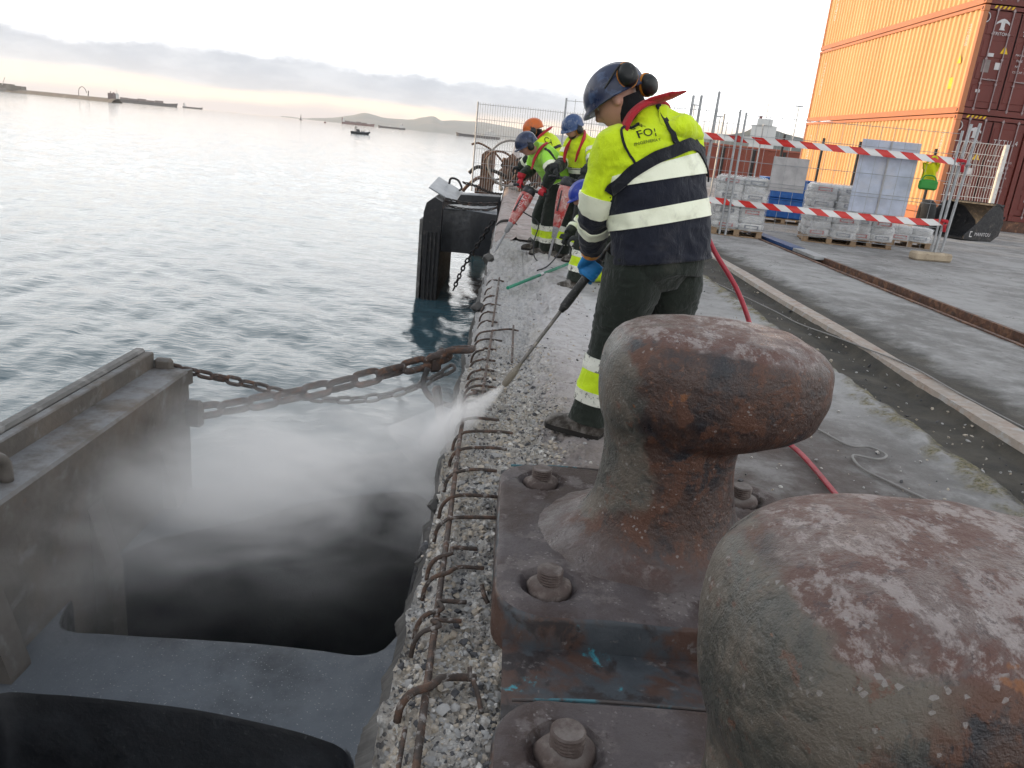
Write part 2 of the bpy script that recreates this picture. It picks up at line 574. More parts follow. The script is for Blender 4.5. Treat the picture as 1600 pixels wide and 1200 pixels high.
M['rubber'] = weathered('fender_rubber', (0.012, 0.013, 0.016), [((0.024, 0.026, 0.031), 4, 0.45, 0.7), ((0.05, 0.05, 0.052), 30, 0.60, 0.74)], (0.3, 0.6), 0, 0.35, 45, 0.005, ((0.105, 0.118, 0.135), 0.9, 0.80, 0.97, 1.6, 0.18, 0.62, (0.30, 0.30, 0.30)))
M['rust_metal'] = weathered('rusty_fender_steel', (0.14, 0.075, 0.05), [((0.06, 0.04, 0.035), 6, 0.45, 0.65), ((0.26, 0.16, 0.10), 10, 0.55, 0.72)], (0.7, 0.95), 0.1, 0.4, 60)
M['black_steel'] = weathered('black_steel', (0.018, 0.018, 0.020), [((0.07, 0.06, 0.055), 9, 0.52, 0.72)], (0.4, 0.75), 0.1, 0.25, 50)
M['galv'] = weathered('galvanised_steel', (0.36, 0.37, 0.38), [((0.25, 0.25, 0.26), 22, 0.5, 0.7)], (0.4, 0.6), 0.5, 0.1, 90)
M['white_post'] = weathered('white_painted_steel', (0.62, 0.60, 0.57), [((0.4, 0.36, 0.32), 22, 0.55, 0.7)], (0.45, 0.65), 0, 0.1, 90)
M['dark_post'] = plain('dark_post_steel', (0.03, 0.028, 0.027), 0.7)
M['rail_rust'] = weathered('rusty_rail', (0.10, 0.05, 0.034), [((0.23, 0.12, 0.07), 7, 0.46, 0.66), ((0.05, 0.04, 0.036), 12, 0.5, 0.7)], (0.45, 0.8), 0.35, 0.4, 70)
M['rail_top'] = weathered('worn_rail_steel', (0.32, 0.27, 0.23), [((0.22, 0.14, 0.10), 6, 0.5, 0.7), ((0.36, 0.35, 0.34), 10, 0.5, 0.7)], (0.45, 0.75), 0.1, 0.25, 60)
M['rail_blue'] = plain('blue_rail_paint', (0.02, 0.06, 0.17), 0.5)
M['lance_black'] = weathered('lance_grip', (0.020, 0.020, 0.020), [((0.13, 0.125, 0.12), 30, 0.5, 0.72)], (0.5, 0.75), 0, 0.2, 90)
M['lance_steel'] = weathered('lance_tube', (0.16, 0.15, 0.14), [((0.30, 0.27, 0.24), 25, 0.5, 0.7)], (0.45, 0.7), 0.4, 0.2, 90)
M['lance_tip'] = weathered('lance_nozzle', (0.19, 0.165, 0.13), [((0.30, 0.27, 0.23), 25, 0.5, 0.7)], (0.6, 0.8), 0, 0.3, 90)
M['hose_red'] = weathered('red_hose_rubber', (0.36, 0.030, 0.048), [((0.26, 0.07, 0.075), 10, 0.5, 0.75)], (0.35, 0.55), 0, 0.1, 90)
M['jack_red'] = weathered('jackhammer_red_plastic', (0.36, 0.030, 0.028), [((0.42, 0.20, 0.18), 11, 0.42, 0.60), ((0.50, 0.36, 0.33), 26, 0.52, 0.66)], (0.25, 0.5), 0, 0.15, 60)
M['jack_black'] = weathered('jackhammer_black', (0.018, 0.019, 0.022), [((0.10, 0.10, 0.105), 22, 0.52, 0.72)], (0.4, 0.7), 0, 0.15, 60)
M['steel'] = weathered('dusty_steel', (0.26, 0.26, 0.27), [((0.36, 0.35, 0.34), 30, 0.5, 0.7)], (0.4, 0.7), 0.4, 0.2, 90)
M['cable_black'] = plain('black_cable', (0.02, 0.02, 0.022), 0.6)
M['cable_grey'] = plain('grey_cable', (0.24, 0.23, 0.22), 0.7)
M['green_pole'] = weathered('green_pole_paint', (0.010, 0.19, 0.115), [((0.10, 0.22, 0.17), 16, 0.55, 0.72)], (0.4, 0.6), 0, 0.05, 60)
M['white_tapeband'] = plain('white_band', (0.6, 0.62, 0.62), 0.6)

# bollard: old dark paint, bare rust, rubbed grey metal, pale dust on top
def bollard_mat(name, seed, grey=0.0, dark=1.0, dusty=1.0):
    t = NT(name)
    L = (seed, seed * 1.7, seed * 0.6)
    n1 = t.noise(3.6, 6, 0.62, t.vec('world', (1, 1, 1), L), 0.4)
    n2 = t.noise(8.5, 6, 0.72, t.vec('world', (1, 1, 0.8), (L[0] + 5, 2, 1)), 0.3)
    n3 = t.noise(2.4, 5, 0.6, t.vec('world', (1, 1, 1), (L[0] + 9, 7, 3)), 0.3)
    n4 = t.noise(17, 6, 0.78, t.vec('world', (1.0, 0.7, 1), (L[0], 17, 3)), 0.2)
    n5 = t.noise(48, 5, 0.7, t.vec('world', (1, 1, 1), (L[0], 1, 13)))
    sp = t.voro(150, t.vec(), 'F1', 'Color')
    sps = t.sep(sp)
    col = t.mix(t.ss(n1, 0.42, 0.54), (0.012, 0.012, 0.016), (0.055, 0.028, 0.020))
    col = t.mix(t.ss(n2, 0.50, 0.57, 0, 0.9), col, (0.098, 0.040, 0.022))
    col = t.mix(t.ss(n4, 0.55, 0.62, 0, 0.7), col, (0.022, 0.018, 0.020))
    col = t.mix(t.math('MULTIPLY', t.ss(n5, 0.58, 0.64), t.ss(n1, 0.45, 0.55, 0, 0.8)), col, (0.14, 0.062, 0.034))
    nrm = t.sep(t.geo.outputs['Normal'])
    # grey metal rubbed bare by ropes on the water side
    side = t.math('ADD', t.math('MULTIPLY', nrm[0], -0.55), t.math('ADD', n3, grey))
    rub = t.ss(side, 0.67, 0.78, 0, 0.88)
    col = t.mix(rub, col, t.mix(t.ss(n2, 0.40, 0.60), (0.060, 0.062, 0.053), (0.128, 0.112, 0.090)))
    col = t.mix(t.math('MULTIPLY', rub, t.ss(n4, 0.57, 0.63, 0, 0.85)), col, (0.13, 0.058, 0.036))
    col = t.mix(t.math('MULTIPLY', rub, t.ss(n5, 0.60, 0.66, 0, 0.6)), col, (0.035, 0.033, 0.034))
    # scuffed top: pale scale over red brown
    up = t.math('ADD', nrm[2], t.math('MULTIPLY', t.math('SUBTRACT', n3, 0.5), 1.2))
    upm = t.ss(up, 0.70, 0.86, 0, dusty)
    col = t.mix(t.math('MULTIPLY', upm, 0.85), col, t.mix(t.ss(n2, 0.46, 0.56), (0.135, 0.092, 0.080), (0.105, 0.046, 0.034)))
    col = t.mix(t.math('MULTIPLY', upm, t.ss(n4, 0.49, 0.60, 0, 0.95)), col, (0.27, 0.225, 0.21))
    col = t.mix(t.math('MULTIPLY', upm, t.ss(n5, 0.57, 0.63, 0, 0.8)), col, (0.060, 0.036, 0.034))
    col = t.mix(t.math('MULTIPLY', t.ss(sps[0], 0.965, 0.98), t.ss(n2, 0.50, 0.58, 0, 0.6)), col, (0.30, 0.28, 0.27))
    or_ = t.noise(7, 5, 0.6, t.vec('world', (1, 1, 1), (L[0] + 31, 4, 9)))
    col = t.mix(t.ss(or_, 0.68, 0.71), col, (0.20, 0.075, 0.025))
    pz = t.sep(t.geo.outputs['Position'])[2]
    foot = t.ss(t.math('ADD', pz, t.math('MULTIPLY', t.math('SUBTRACT', n2, 0.5), 0.16)), 0.23, 0.13, 0, 0.92)
    col = t.mix(foot, col, t.mix(t.ss(n1, 0.4, 0.62), (0.086, 0.069, 0.068), (0.056, 0.033, 0.027)))
    h = t.noise(20, 6, 0.75)
    bn = t.bump(h, 0.75, 0.014)
    bn = t.bump(n2, 0.5, 0.02, bn)
    bn = t.bump(n5, 0.45, 0.005, bn)
    return t.fin(col, t.ss(n2, 0.35, 0.65, 0.24, 0.62), 0.05, bn, 0.6)
M['bollard_a'] = bollard_mat('bollard_paint_mauve', 2.0, -0.12)
M['bollard_b'] = bollard_mat('bollard_paint_grey', 12.6, -0.02)
t = NT('bollard_base_casting')
n2 = t.noise(7.0, 6, 0.70, t.vec('world', (1, 1, 1), (5, 2, 1)))
n3 = t.noise(2.0, 5, 0.6)
n5 = t.noise(45, 5, 0.72)
nr = t.sep(t.geo.outputs['Normal'])
col = t.mix(t.ss(n3, 0.42, 0.58), (0.082, 0.068, 0.070), (0.046, 0.028, 0.024))
col = t.mix(t.ss(n2, 0.50, 0.62, 0, 0.85), col, (0.150, 0.128, 0.124))
col = t.mix(t.ss(n5, 0.58, 0.68, 0, 0.7), col, (0.042, 0.030, 0.028))
vv = t.sep(t.voro(170, t.vec(), 'F1', 'Color'))
col = t.mix(t.math('MULTIPLY', t.ss(vv[0], 0.96, 0.975), t.ss(n2, 0.46, 0.58, 0, 0.6)), col, (0.26, 0.24, 0.235))
bn = t.bump(t.noise(26, 6, 0.75), 0.7, 0.012)
bn = t.bump(n5, 0.5, 0.004, bn)
M['plate'] = t.fin(col, t.ss(n2, 0.3, 0.7, 0.5, 0.85), 0.05, bn, 0.4)
M['bolt'] = weathered('rusty_bolt', (0.085, 0.062, 0.055), [((0.17, 0.14, 0.125), 22, 0.48, 0.68)], (0.7, 0.9), 0.1, 0.5, 90, 0.006, ((0.24, 0.215, 0.20), 0.7, 0.6, 0.95))
M['teal'] = weathered('teal_paint_remnant', (0.055, 0.062, 0.070), [((0.075, 0.042, 0.032), 4, 0.44, 0.58), ((0.05, 0.23, 0.28), 9, 0.62, 0.70), ((0.030, 0.024, 0.024), 9, 0.52, 0.62), ((0.14, 0.125, 0.12), 22, 0.60, 0.68)], (0.3, 0.7), 0, 0.35, 40, 0.006)
M['teal_edge'] = weathered('teal_edge_paint', (0.055, 0.15, 0.18), [((0.07, 0.058, 0.055), 9, 0.42, 0.52)], (0.5, 0.8), 0, 0.35, 40, 0.006)

# concrete
def concrete(name, c, dark, seed=0.0, dust=(0.46, 0.45, 0.45), bump=0.35):
    t = NT(name)
    a = t.noise(1.1, 8, 0.62, t.vec('world', (1, 0.5, 1), (seed, 0, 0)))
    b = t.noise(5.5, 9, 0.68, t.vec('world', (1, 1, 1), (seed + 4, 0, 0)))
    f = t.noise(70, 6, 0.7)
    col = t.mix(t.ss(a, 0.32, 0.66), dark, c)
    col = t.mix(t.ss(b, 0.46, 0.74, 0, 0.7), col, dust)
    col = t.mix(t.ss(f, 0.60, 0.74, 0, 0.5), col, tuple(x * 0.45 for x in dark))
    bn = t.bump(t.noise(28, 9, 0.7), bump, 0.012)
    return t.fin(col, 0.85, 0, bn, 0.3)
M['aggregate_dark'] = concrete('quay_face_concrete', (0.11, 0.105, 0.10), (0.045, 0.043, 0.042), 3.0, (0.17, 0.16, 0.15))
M['coping'] = weathered('rounded_coping', (0.30, 0.245, 0.225), [((0.16, 0.13, 0.12), 2.5, 0.5, 0.68), ((0.40, 0.36, 0.34), 7, 0.5, 0.7)], (0.7, 0.9), 0, 0.3, 60)
# broken edge: pale matrix, dark and white stones
t = NT('broken_concrete')
a = t.noise(3.2, 8, 0.65)
b = t.noise(14, 9, 0.72, t.vec('world', (1, 1, 1), (7, 1, 2)))
vc = t.voro(95, t.vec(), 'F1', 'Color')
vs = t.sep(vc)
col = t.mix(t.ss(a, 0.30, 0.68), (0.42, 0.365, 0.30), (0.50, 0.475, 0.45))
col = t.mix(t.ss(b, 0.50, 0.72, 0, 0.85), col, (0.21, 0.19, 0.17))
col = t.mix(t.ss(vs[0], 0.80, 0.88, 0, 0.8), col, (0.60, 0.58, 0.55))
col = t.mix(t.ss(vs[1], 0.78, 0.9, 0, 0.8), col, (0.075, 0.078, 0.085))
yy = t.sep(t.geo.outputs['Position'])[1]
xq = t.math('ADD', t.sep(t.geo.outputs['Position'])[0], t.math('MULTIPLY', t.math('SUBTRACT', a, 0.5), 0.7))
dusty = t.ss(xq, 0.20, 0.42)
dcol = t.mix(t.ss(b, 0.35, 0.68), (0.44, 0.395, 0.38), (0.28, 0.245, 0.232))
dcol = t.mix(t.math('MULTIPLY', t.ss(yy, 3.75, 3.1), t.ss(a, 0.3, 0.6, 0.9, 0.5)), dcol, (0.15, 0.115, 0.10))
col = t.mix(t.math('MULTIPLY', dusty, 0.9), col, dcol)
col = t.mix(t.math('MULTIPLY', t.ss(yy, 3.8, 5.6), t.ss(b, 0.3, 0.66, 0.85, 0.35)), col, (0.50, 0.49, 0.49))
vb = t.math('MULTIPLY', t.voro(95, t.vec(), 'F1'), t.ss(xq, 0.42, 0.20, 0.1, 1.0))
bn = t.bump(vb, 0.8, 0.010)
bn = t.bump(t.noise(36, 9, 0.75), 0.8, 0.018, bn)
M['broken'] = t.fin(col, 0.9, 0, bn, 0.3)
M['stone_white'] = weathered('white_aggregate', (0.58, 0.555, 0.52), [((0.36, 0.32, 0.28), 30, 0.42, 0.62)], (0.6, 0.9), 0, 0.3, 150)
M['stone_grey'] = weathered('grey_aggregate', (0.33, 0.32, 0.31), [((0.34, 0.33, 0.32), 30, 0.5, 0.7)], (0.6, 0.9), 0, 0.3, 150)
M['stone_tan'] = weathered('tan_aggregate', (0.41, 0.35, 0.28), [((0.42, 0.39, 0.36), 30, 0.5, 0.7)], (0.6, 0.9), 0, 0.3, 150)
M['stone_dark'] = weathered('dark_aggregate', (0.06, 0.06, 0.065), [((0.14, 0.13, 0.13), 30, 0.5, 0.7)], (0.6, 0.9), 0, 0.3, 150)

# the deck: dusty concrete, with the soil of the rail channels where they run
t = NT('quay_deck_surface')
X, Y, Z = t.sep(t.geo.outputs['Position'])[:3]
w = t.math('MULTIPLY', t.math('SUBTRACT', t.noise(1.7, 8, 0.7), 0.5), 0.55)
w2 = t.math('MULTIPLY', t.math('SUBTRACT', t.noise(6, 8, 0.7), 0.5), 0.22)
xx = t.math('ADD', t.math('ADD', X, w), w2)
x2 = t.math('ADD', X, w2)
a = t.noise(0.6, 9, 0.66, t.vec('world', (1, 0.8, 1)))
b = t.noise(3.2, 9, 0.72, t.vec('world', (1, 1.0, 1), (3, 0, 0)))
f = t.noise(60, 7, 0.72)
conc = t.mix(t.ss(a, 0.36, 0.64), (0.185, 0.178, 0.171), (0.32, 0.312, 0.304))
conc = t.mix(t.ss(b, 0.45, 0.68, 0, 0.75), conc, (0.375, 0.366, 0.357))
conc = t.mix(t.ss(b, 0.50, 0.28, 0, 0.55), conc, (0.10, 0.094, 0.09))
# cement dust where they break the edge
dustm = t.math('MULTIPLY', t.ss(xx, 1.75, 0.55), t.ss(Y, 2.2, 4.2))
conc = t.mix(t.math('MULTIPLY', dustm, t.ss(b, 0.22, 0.6, 0.25, 0.9)), conc, (0.52, 0.505, 0.50))
# brown trodden dirt behind the bollards
brown = t.math('MULTIPLY', t.math('MULTIPLY', t.ss(xx, 0.25, 0.6), t.ss(xx, 2.35, 1.6)), t.ss(Y, 4.9, 3.5))
conc = t.mix(t.math('MULTIPLY', brown, t.ss(b, 0.34, 0.66, 1.0, 0.45)), conc, (0.088, 0.068, 0.060))
soil = t.mix(t.ss(b, 0.35, 0.66), (0.020, 0.018, 0.014), (0.066, 0.057, 0.043))
m1 = t.math('MULTIPLY', t.ss(x2, 2.34, 2.42), t.ss(X, 3.04, 3.0))
m2 = t.math('MULTIPLY', t.ss(X, 3.06, 3.10), t.ss(xx, 3.62, 3.34))
m3 = t.math('MULTIPLY', t.ss(x2, 4.66, 4.74), t.ss(x2, 5.22, 5.10))
col = t.mix(t.math('MULTIPLY', m1, 0.93), conc, soil)
col = t.mix(t.math('MULTIPLY', m2, 0.90), col, soil)
col = t.mix(t.math('MULTIPLY', m3, 0.75), col, (0.07, 0.055, 0.048))
moss = t.math('MULTIPLY', t.math('MULTIPLY', t.ss(xx, 2.24, 2.36), t.ss(xx, 2.58, 2.44)), t.ss(t.noise(8, 8, 0.7, t.vec('world', (1, 1, 1), (8, 8, 1))), 0.42, 0.60))
col = t.mix(moss, col, t.mix(t.ss(f, 0.4, 0.6), (0.085, 0.075, 0.030), (0.22, 0.19, 0.12)))
crv = t.n('ShaderNodeVectorMath', operation='ADD')
t.put(crv.inputs[0], t.vec('world', (0.42, 0.42, 0.42)))
t.put(crv.inputs[1], t.noise(1.6, 5, 0.65, None, 0.0, 'Color'))
ck = t.voro(1.0, crv.outputs[0], 'DISTANCE_TO_EDGE')
crack = t.math('MULTIPLY', t.ss(ck, 0.007, 0.002), t.ss(a, 0.40, 0.58, 0.15, 0.8))
col = t.mix(crack, col, (0.05, 0.046, 0.042))
spot = t.noise(2.3, 5, 0.7, t.vec('world', (1, 0.8, 1), (21, 9, 0)))
col = t.mix(t.ss(spot, 0.62, 0.70, 0, 0.6), col, (0.085, 0.078, 0.072))
col = t.mix(t.ss(f, 0.62, 0.74, 0, 0.55), col, (0.06, 0.056, 0.052))
bn = t.bump(t.noise(30, 10, 0.75), 0.6, 0.012)
bn = t.bump(t.noise(4, 6, 0.6), 0.35, 0.03, bn)
M['deck'] = t.fin(col, t.ss(b, 0.3, 0.7, 0.72, 0.95), 0, bn, 0.3)

# sea water
t = NT('sea_water')
nb = t.noise(1.3, 6, 0.62, t.vec('world', (0.75, 1.5, 1), (0, 0, 0), (0, 0, R(-18))), 0.5)
nb2 = t.noise(6.5, 5, 0.6, t.vec('world', (0.8, 1.4, 1), (0, 0, 0), (0, 0, R(12))), 0.3)
nb3 = t.noise(0.22, 5, 0.6, t.vec('world', (0.6, 1.6, 1), (0, 0, 0), (0, 0, R(-10))), 0.4)
bn = t.bump(nb3, 0.22, 0.35)
bn = t.bump(nb, 0.24, 0.10, bn)
bn = t.bump(nb2, 0.32, 0.024, bn)
t.b.inputs['IOR'].default_value = 1.33
M['sea'] = t.fin((0.040, 0.080, 0.098), 0.05, 0, bn, 0.5)

# containers: paint with streaks
def cont_mat(name, c, c2, streak):
    t = NT(name)
    n = t.noise(0.9, 6, 0.6, t.vec('world', (1, 1, 0.25)))
    s = t.noise(9, 8, 0.7, t.vec('world', (1, 1, 0.06), (2, 3, 4)))
    col = t.mix(t.ss(n, 0.3, 0.7), c, c2)
    col = t.mix(t.ss(s, 0.58, 0.78, 0, 0.5), col, streak)
    return t.fin(col, 0.5, 0, t.bump(t.noise(20, 5, 0.6), 0.1, 0.01), 0.4)
M['cont_sunlit'] = cont_mat('container_sunlit_side', (0.58, 0.35, 0.155), (0.65, 0.40, 0.185), (0.48, 0.255, 0.10))  # glow of the low sun put into the seaward side's colour
M['cont_sunlit_frame'] = cont_mat('container_sunlit_frame', (0.40, 0.145, 0.06), (0.46, 0.17, 0.07), (0.26, 0.10, 0.05))  # same sunlit tone in the colour of the seaward frame
M['cont_red'] = cont_mat('container_red', (0.115, 0.020, 0.015), (0.145, 0.027, 0.019), (0.085, 0.026, 0.018))
M['cont_far'] = cont_mat('container_far_red', (0.30, 0.085, 0.055), (0.36, 0.11, 0.07), (0.2, 0.06, 0.05))
M['gasket'] = plain('door_gasket', (0.03, 0.012, 0.013), 0.8)
M['rod'] = weathered('locking_rod', (0.30, 0.23, 0.23), [((0.22, 0.10, 0.09), 9, 0.55, 0.75)], (0.4, 0.6), 0.3, 0.1, 60)
M['decal_white'] = plain('white_decal', (0.55, 0.53, 0.53), 0.6)
M['decal_yellow'] = plain('yellow_decal', (0.72, 0.46, 0.01), 0.5)
M['decal_black'] = plain('black_decal', (0.02, 0.02, 0.02), 0.6)
M['decal_grey'] = plain('grey_decal', (0.22, 0.18, 0.17), 0.6)

# yard goods
t = NT('plastic_wrap')
nn = t.noise(9, 8, 0.65, t.vec('world', (1, 1, 3)), 0.8)
M['wrap'] = t.fin((0.80, 0.82, 0.84), 0.18, 0, t.bump(nn, 0.8, 0.03), 0.6, t.ss(nn, 0.40, 0.70, 0.10, 0.50))
M['bag'] = weathered('paper_bag', (0.50, 0.49, 0.48), [((0.62, 0.61, 0.60), 4, 0.45, 0.7), ((0.36, 0.33, 0.33), 11, 0.58, 0.75)], (0.6, 0.85), 0, 0.35, 25, 0.01)
M['bag_print'] = plain('bag_print_grey', (0.22, 0.23, 0.25), 0.7)
M['bag_red'] = plain('bag_print_red', (0.42, 0.13, 0.12), 0.7)
M['wood'] = weathered('pallet_wood', (0.30, 0.205, 0.125), [((0.18, 0.12, 0.08), 12, 0.48, 0.7, 0, (1, 0.2, 1))], (0.7, 0.9), 0, 0.3, 60)
M['crate_blue'] = weathered('blue_plastic', (0.012, 0.085, 0.30), [((0.05, 0.14, 0.33), 9, 0.5, 0.75)], (0.35, 0.55), 0, 0.08, 40)
M['board_grey'] = weathered('grey_board', (0.40, 0.385, 0.385), [((0.46, 0.44, 0.44), 3, 0.45, 0.7)], (0.6, 0.8), 0, 0.1, 30)
M['board_white'] = weathered('pale_blue_board', (0.46, 0.50, 0.60), [((0.52, 0.52, 0.56), 2, 0.45, 0.7)], (0.4, 0.6), 0, 0.08, 30)
M['block'] = weathered('sandy_concrete_block', (0.40, 0.325, 0.235), [((0.28, 0.22, 0.16), 9, 0.5, 0.7)], (0.8, 0.95), 0, 0.4, 60)
M['green_box'] = plain('green_plastic', (0.03, 0.24, 0.035), 0.5)
M['yellow_vest'] = cloth('yellow_vest_cloth', (0.62, 0.62, 0.01))
t = NT('red_white_tape')
uvn = t.n('ShaderNodeUVMap')
u_, v_ = t.sep(uvn.outputs[0])[:2]
st = t.math('FRACT', t.math('ADD', u_, t.math('MULTIPLY', v_, -0.42)))
M['tape'] = t.fin(t.mix(t.ss(st, 0.485, 0.495), (0.72, 0.71, 0.70), (0.58, 0.025, 0.02)), 0.4, 0, t.bump(t.noise(6, 4, 0.6), 0.4, 0.03), 0.5)
M['tyre'] = plain('tyre_rubber', (0.02, 0.02, 0.02), 0.85, 0, 0.4, 40)

# far things
M['hill'] = weathered('far_hill', (0.070, 0.085, 0.080), [((0.12, 0.11, 0.09), 0.002, 0.45, 0.65), ((0.05, 0.065, 0.045), 0.006, 0.5, 0.7)], (0.9, 1.0), 0, 0.0)
M['ship_hull'] = plain('ship_hull_dark', (0.06, 0.055, 0.06), 0.7, 0, 0.0, 2)
M['ship_red'] = plain('ship_hull_red', (0.16, 0.06, 0.055), 0.7, 0, 0.0, 2)
M['ship_white'] = plain('ship_white', (0.60, 0.59, 0.57), 0.6, 0, 0.0, 2)
M['ship_box'] = plain('deck_cargo', (0.14, 0.10, 0.10), 0.7, 0, 0.0, 2)
M['breakwater'] = weathered('breakwater_stone', (0.16, 0.14, 0.12), [((0.24, 0.21, 0.18), 0.05, 0.5, 0.7)], (0.85, 1.0), 0, 0.3, 0.5, 0.5)
M['rib_grey'] = plain('boat_tube', (0.05, 0.055, 0.06), 0.6)
# ------------------------------------------------------------------ the setting
WATER = -2.0
def heightfield(xs, ys, fn):
    X, Y = np.meshgrid(xs, ys)
    return np.stack([X, Y, fn(X, Y)], -1)
def geo_steps(a, b, k, mn=0.004):
    out = [a]
    while out[-1] < b:
        out.append(out[-1] + max(mn, k * abs(out[-1])))
    out[-1] = b
    return np.array(out)

# sea: fine displaced sheet in front of the camera, coarse to the horizon
def sea_height(X, Y):
    rng = np.random.RandomState(5)
    r = np.hypot(X, Y)
    h = np.zeros_like(X)
    for k in range(46):
        lam = 0.22 * (1.085 ** k) if k < 34 else rng.uniform(0.5, 1.6)
        ang = R(200) + rng.normal(0, 0.55)
        amp = 0.0036 * lam ** 0.62 * rng.uniform(0.5, 1.2)
        ph = rng.uniform(0, 6.28)
        kx, ky = math.cos(ang) * 6.283 / lam, math.sin(ang) * 6.283 / lam
        fade = smooth(r, lam * 130, lam * 45)
        q = kx * X + ky * Y + ph
        h += amp * fade * (np.sin(q) + 0.25 * np.sin(2 * q + 0.7))
    gust = 0.75 + 0.5 * fbm(np.stack([X * 0.05, Y * 0.09, 0 * X], -1), 1.0, 3, 3)
    return h * gust
th = np.radians(np.linspace(-75, 12, 440))
rr = np.geomspace(1.2, 260, 560)
RR, TH = np.meshgrid(rr, th, indexing='ij')
SX, SY = RR * np.sin(TH), RR * np.cos(TH)
mb = MB()
mb.grid(np.stack([SX, SY, WATER + sea_height(SX, SY)], -1)[:, ::-1])
r2 = np.geomspace(260, 45000, 30)
RR, TH = np.meshgrid(r2, np.radians(np.linspace(-75, 12, 90)), indexing='ij')
mb.grid(np.stack([RR * np.sin(TH), RR * np.cos(TH), np.full_like(RR, WATER)], -1)[:, ::-1])
RR, TH = np.meshgrid(np.geomspace(1.2, 45000, 40), np.radians(np.linspace(12, 285, 100)), indexing='ij')
mb.grid(np.stack([RR * np.sin(TH), RR * np.cos(TH), np.full_like(RR, WATER)], -1)[:, ::-1])
sea = mb.build('sea', M['sea'], smooth=True)
tag(sea, 'rippled grey blue sea beside the quay', kind='structure')

# ---- deck of the quay
EDGE = -0.18
def deck_height(X, Y):
    P = np.stack([X, Y, 0 * X], -1)
    z = 0.006 * fbm(P, 1.3, 3, 1) + 0.0035 * fbm(P, 9, 3, 2)
    wob = 0.10 * fbm(P * np.array([0.4, 1, 1]), 0.8, 4, 5)
    # soil channels beside the crane rail
    z = z - 0.085 * smooth(X + wob * 0.4, 2.40, 2.50) * smooth(X, 2.99, 2.90) * (1 + 0.5 * fbm(P, 3, 3, 8))
    z = z - 0.030 * smooth(X, 3.10, 3.20) * smooth(X + wob, 3.60, 3.40) * (1 + 0.5 * fbm(P, 3, 3, 9))
    # mossy crumbling lip
    lip = smooth(X + wob * 0.35, 2.24, 2.33) * smooth(X + wob * 0.35, 2.50, 2.38)
    z = z + lip * (0.028 + 0.030 * fbm(P, 7, 4, 11))
    # rail slot
    z = z - 0.15 * smooth(X, 4.745, 4.75) * smooth(X, 5.085, 5.08)
    # loose dirt behind the bollards
    z = z + 0.014 * smooth(X, 0.4, 0.9) * smooth(X, 2.2, 1.4) * smooth(Y, 4.2, 2.8) * np.clip(fbm(P, 14, 4, 21), -0.2, 1)
    far = smooth(np.hypot(X, Y), 30, 15)
    return z * (0.25 + 0.75 * far) if np.ndim(X) else z
xs = np.concatenate([np.arange(0.42, 2.20, 0.022), np.arange(2.20, 3.70, 0.018), np.arange(3.7, 4.72, 0.06), [4.735, 4.745, 4.75, 4.80, 4.90, 5.0, 5.06, 5.08, 5.085, 5.10], np.arange(5.2, 12, 0.3), np.geomspace(12, 220, 24)])
ys = np.concatenate([[-6, -3, -1, 0.0, 0.5], geo_steps(0.9, 24, 0.0075), np.geomspace(24.6, 400, 40)])
mb = MB()
mb.grid(heightfield(xs, ys, deck_height))
quay = mb.build('quay_deck', M['deck'], smooth=True)
tag(quay, 'dusty concrete quay deck with dirt filled rail channels', kind='structure')

# ---- broken edge strip: concrete hacked away down to the bars
def edge_height(X, Y):
    P = np.stack([X, Y, 0 * X], -1)
    bound = 0.30 + 0.16 * fbm(np.stack([Y, 0 * Y, 0 * Y], -1), 0.9, 4, 31) + 0.05 * fbm(np.stack([Y, 0 * Y, 0 * Y], -1), 5, 3, 32)
    depth = 0.048 * smooth(Y, 12.2, 10.6)
    z = -depth * smooth(X, bound + 0.13, bound - 0.05)
    rough = smooth(X, bound + 0.28, bound) * smooth(Y, 12.2, 10.6)
    z = z + rough * (0.040 * fbm(P, 6, 4, 33) + 0.026 * fbm(P, 17, 4, 34, 0.6, True) + 0.012 * fbm(P, 46, 3, 35))
    # crumble of debris heaped inland
    heap = smooth(X, bound - 0.02, bound + 0.10) * smooth(X, bound + 0.42, bound + 0.14)
    z = z + heap * smooth(Y, 3.2, 4.4) * smooth(Y, 12, 9) * (0.030 + 0.045 * fbm(P, 3.5, 4, 36))
    z = z - 0.09 * smooth(X, -0.09, -0.185) * (0.7 + 0.6 * fbm(P, 5, 3, 37)) * smooth(Y, 12.2, 10.6)
    z = z + 0.004 * fbm(P, 9, 3, 2) * (1 - rough)
    blend = smooth(X, 0.74, 0.80)
    return z * (1 - blend) + (0.006 * fbm(P, 1.3, 3, 1) + 0.0035 * fbm(P, 9, 3, 2) - 0.02) * blend
xe = np.concatenate([np.arange(-0.20, 0.52, 0.0085), np.arange(0.525, 0.82, 0.018)])
ye = np.concatenate([[-3, -1.0, 0.3], geo_steps(0.6, 4.6, 0.0024, 0.004), geo_steps(4.61, 13, 0.0045, 0.004)])
g = heightfield(xe, ye, edge_height)
PP = np.stack([g[..., 0] * 0, g[..., 1], g[..., 2] * 0], -1)
g[..., 0] += (0.030 * fbm(PP, 2.5, 4, 41) + 0.014 * fbm(PP, 14, 3, 42)) * smooth(g[..., 0], -0.06, -0.19) * smooth(g[..., 1], 12.5, 11)
mb = MB()
mb.grid(g)
edge_obj = mb.build('broken_edge', M['broken'], quay, smooth=True)
EDGE_BVH = BVHTree.FromPolygons([Vector(v) for v in mb.verts()], mb.f)
edge_line = g[:, 0].copy()
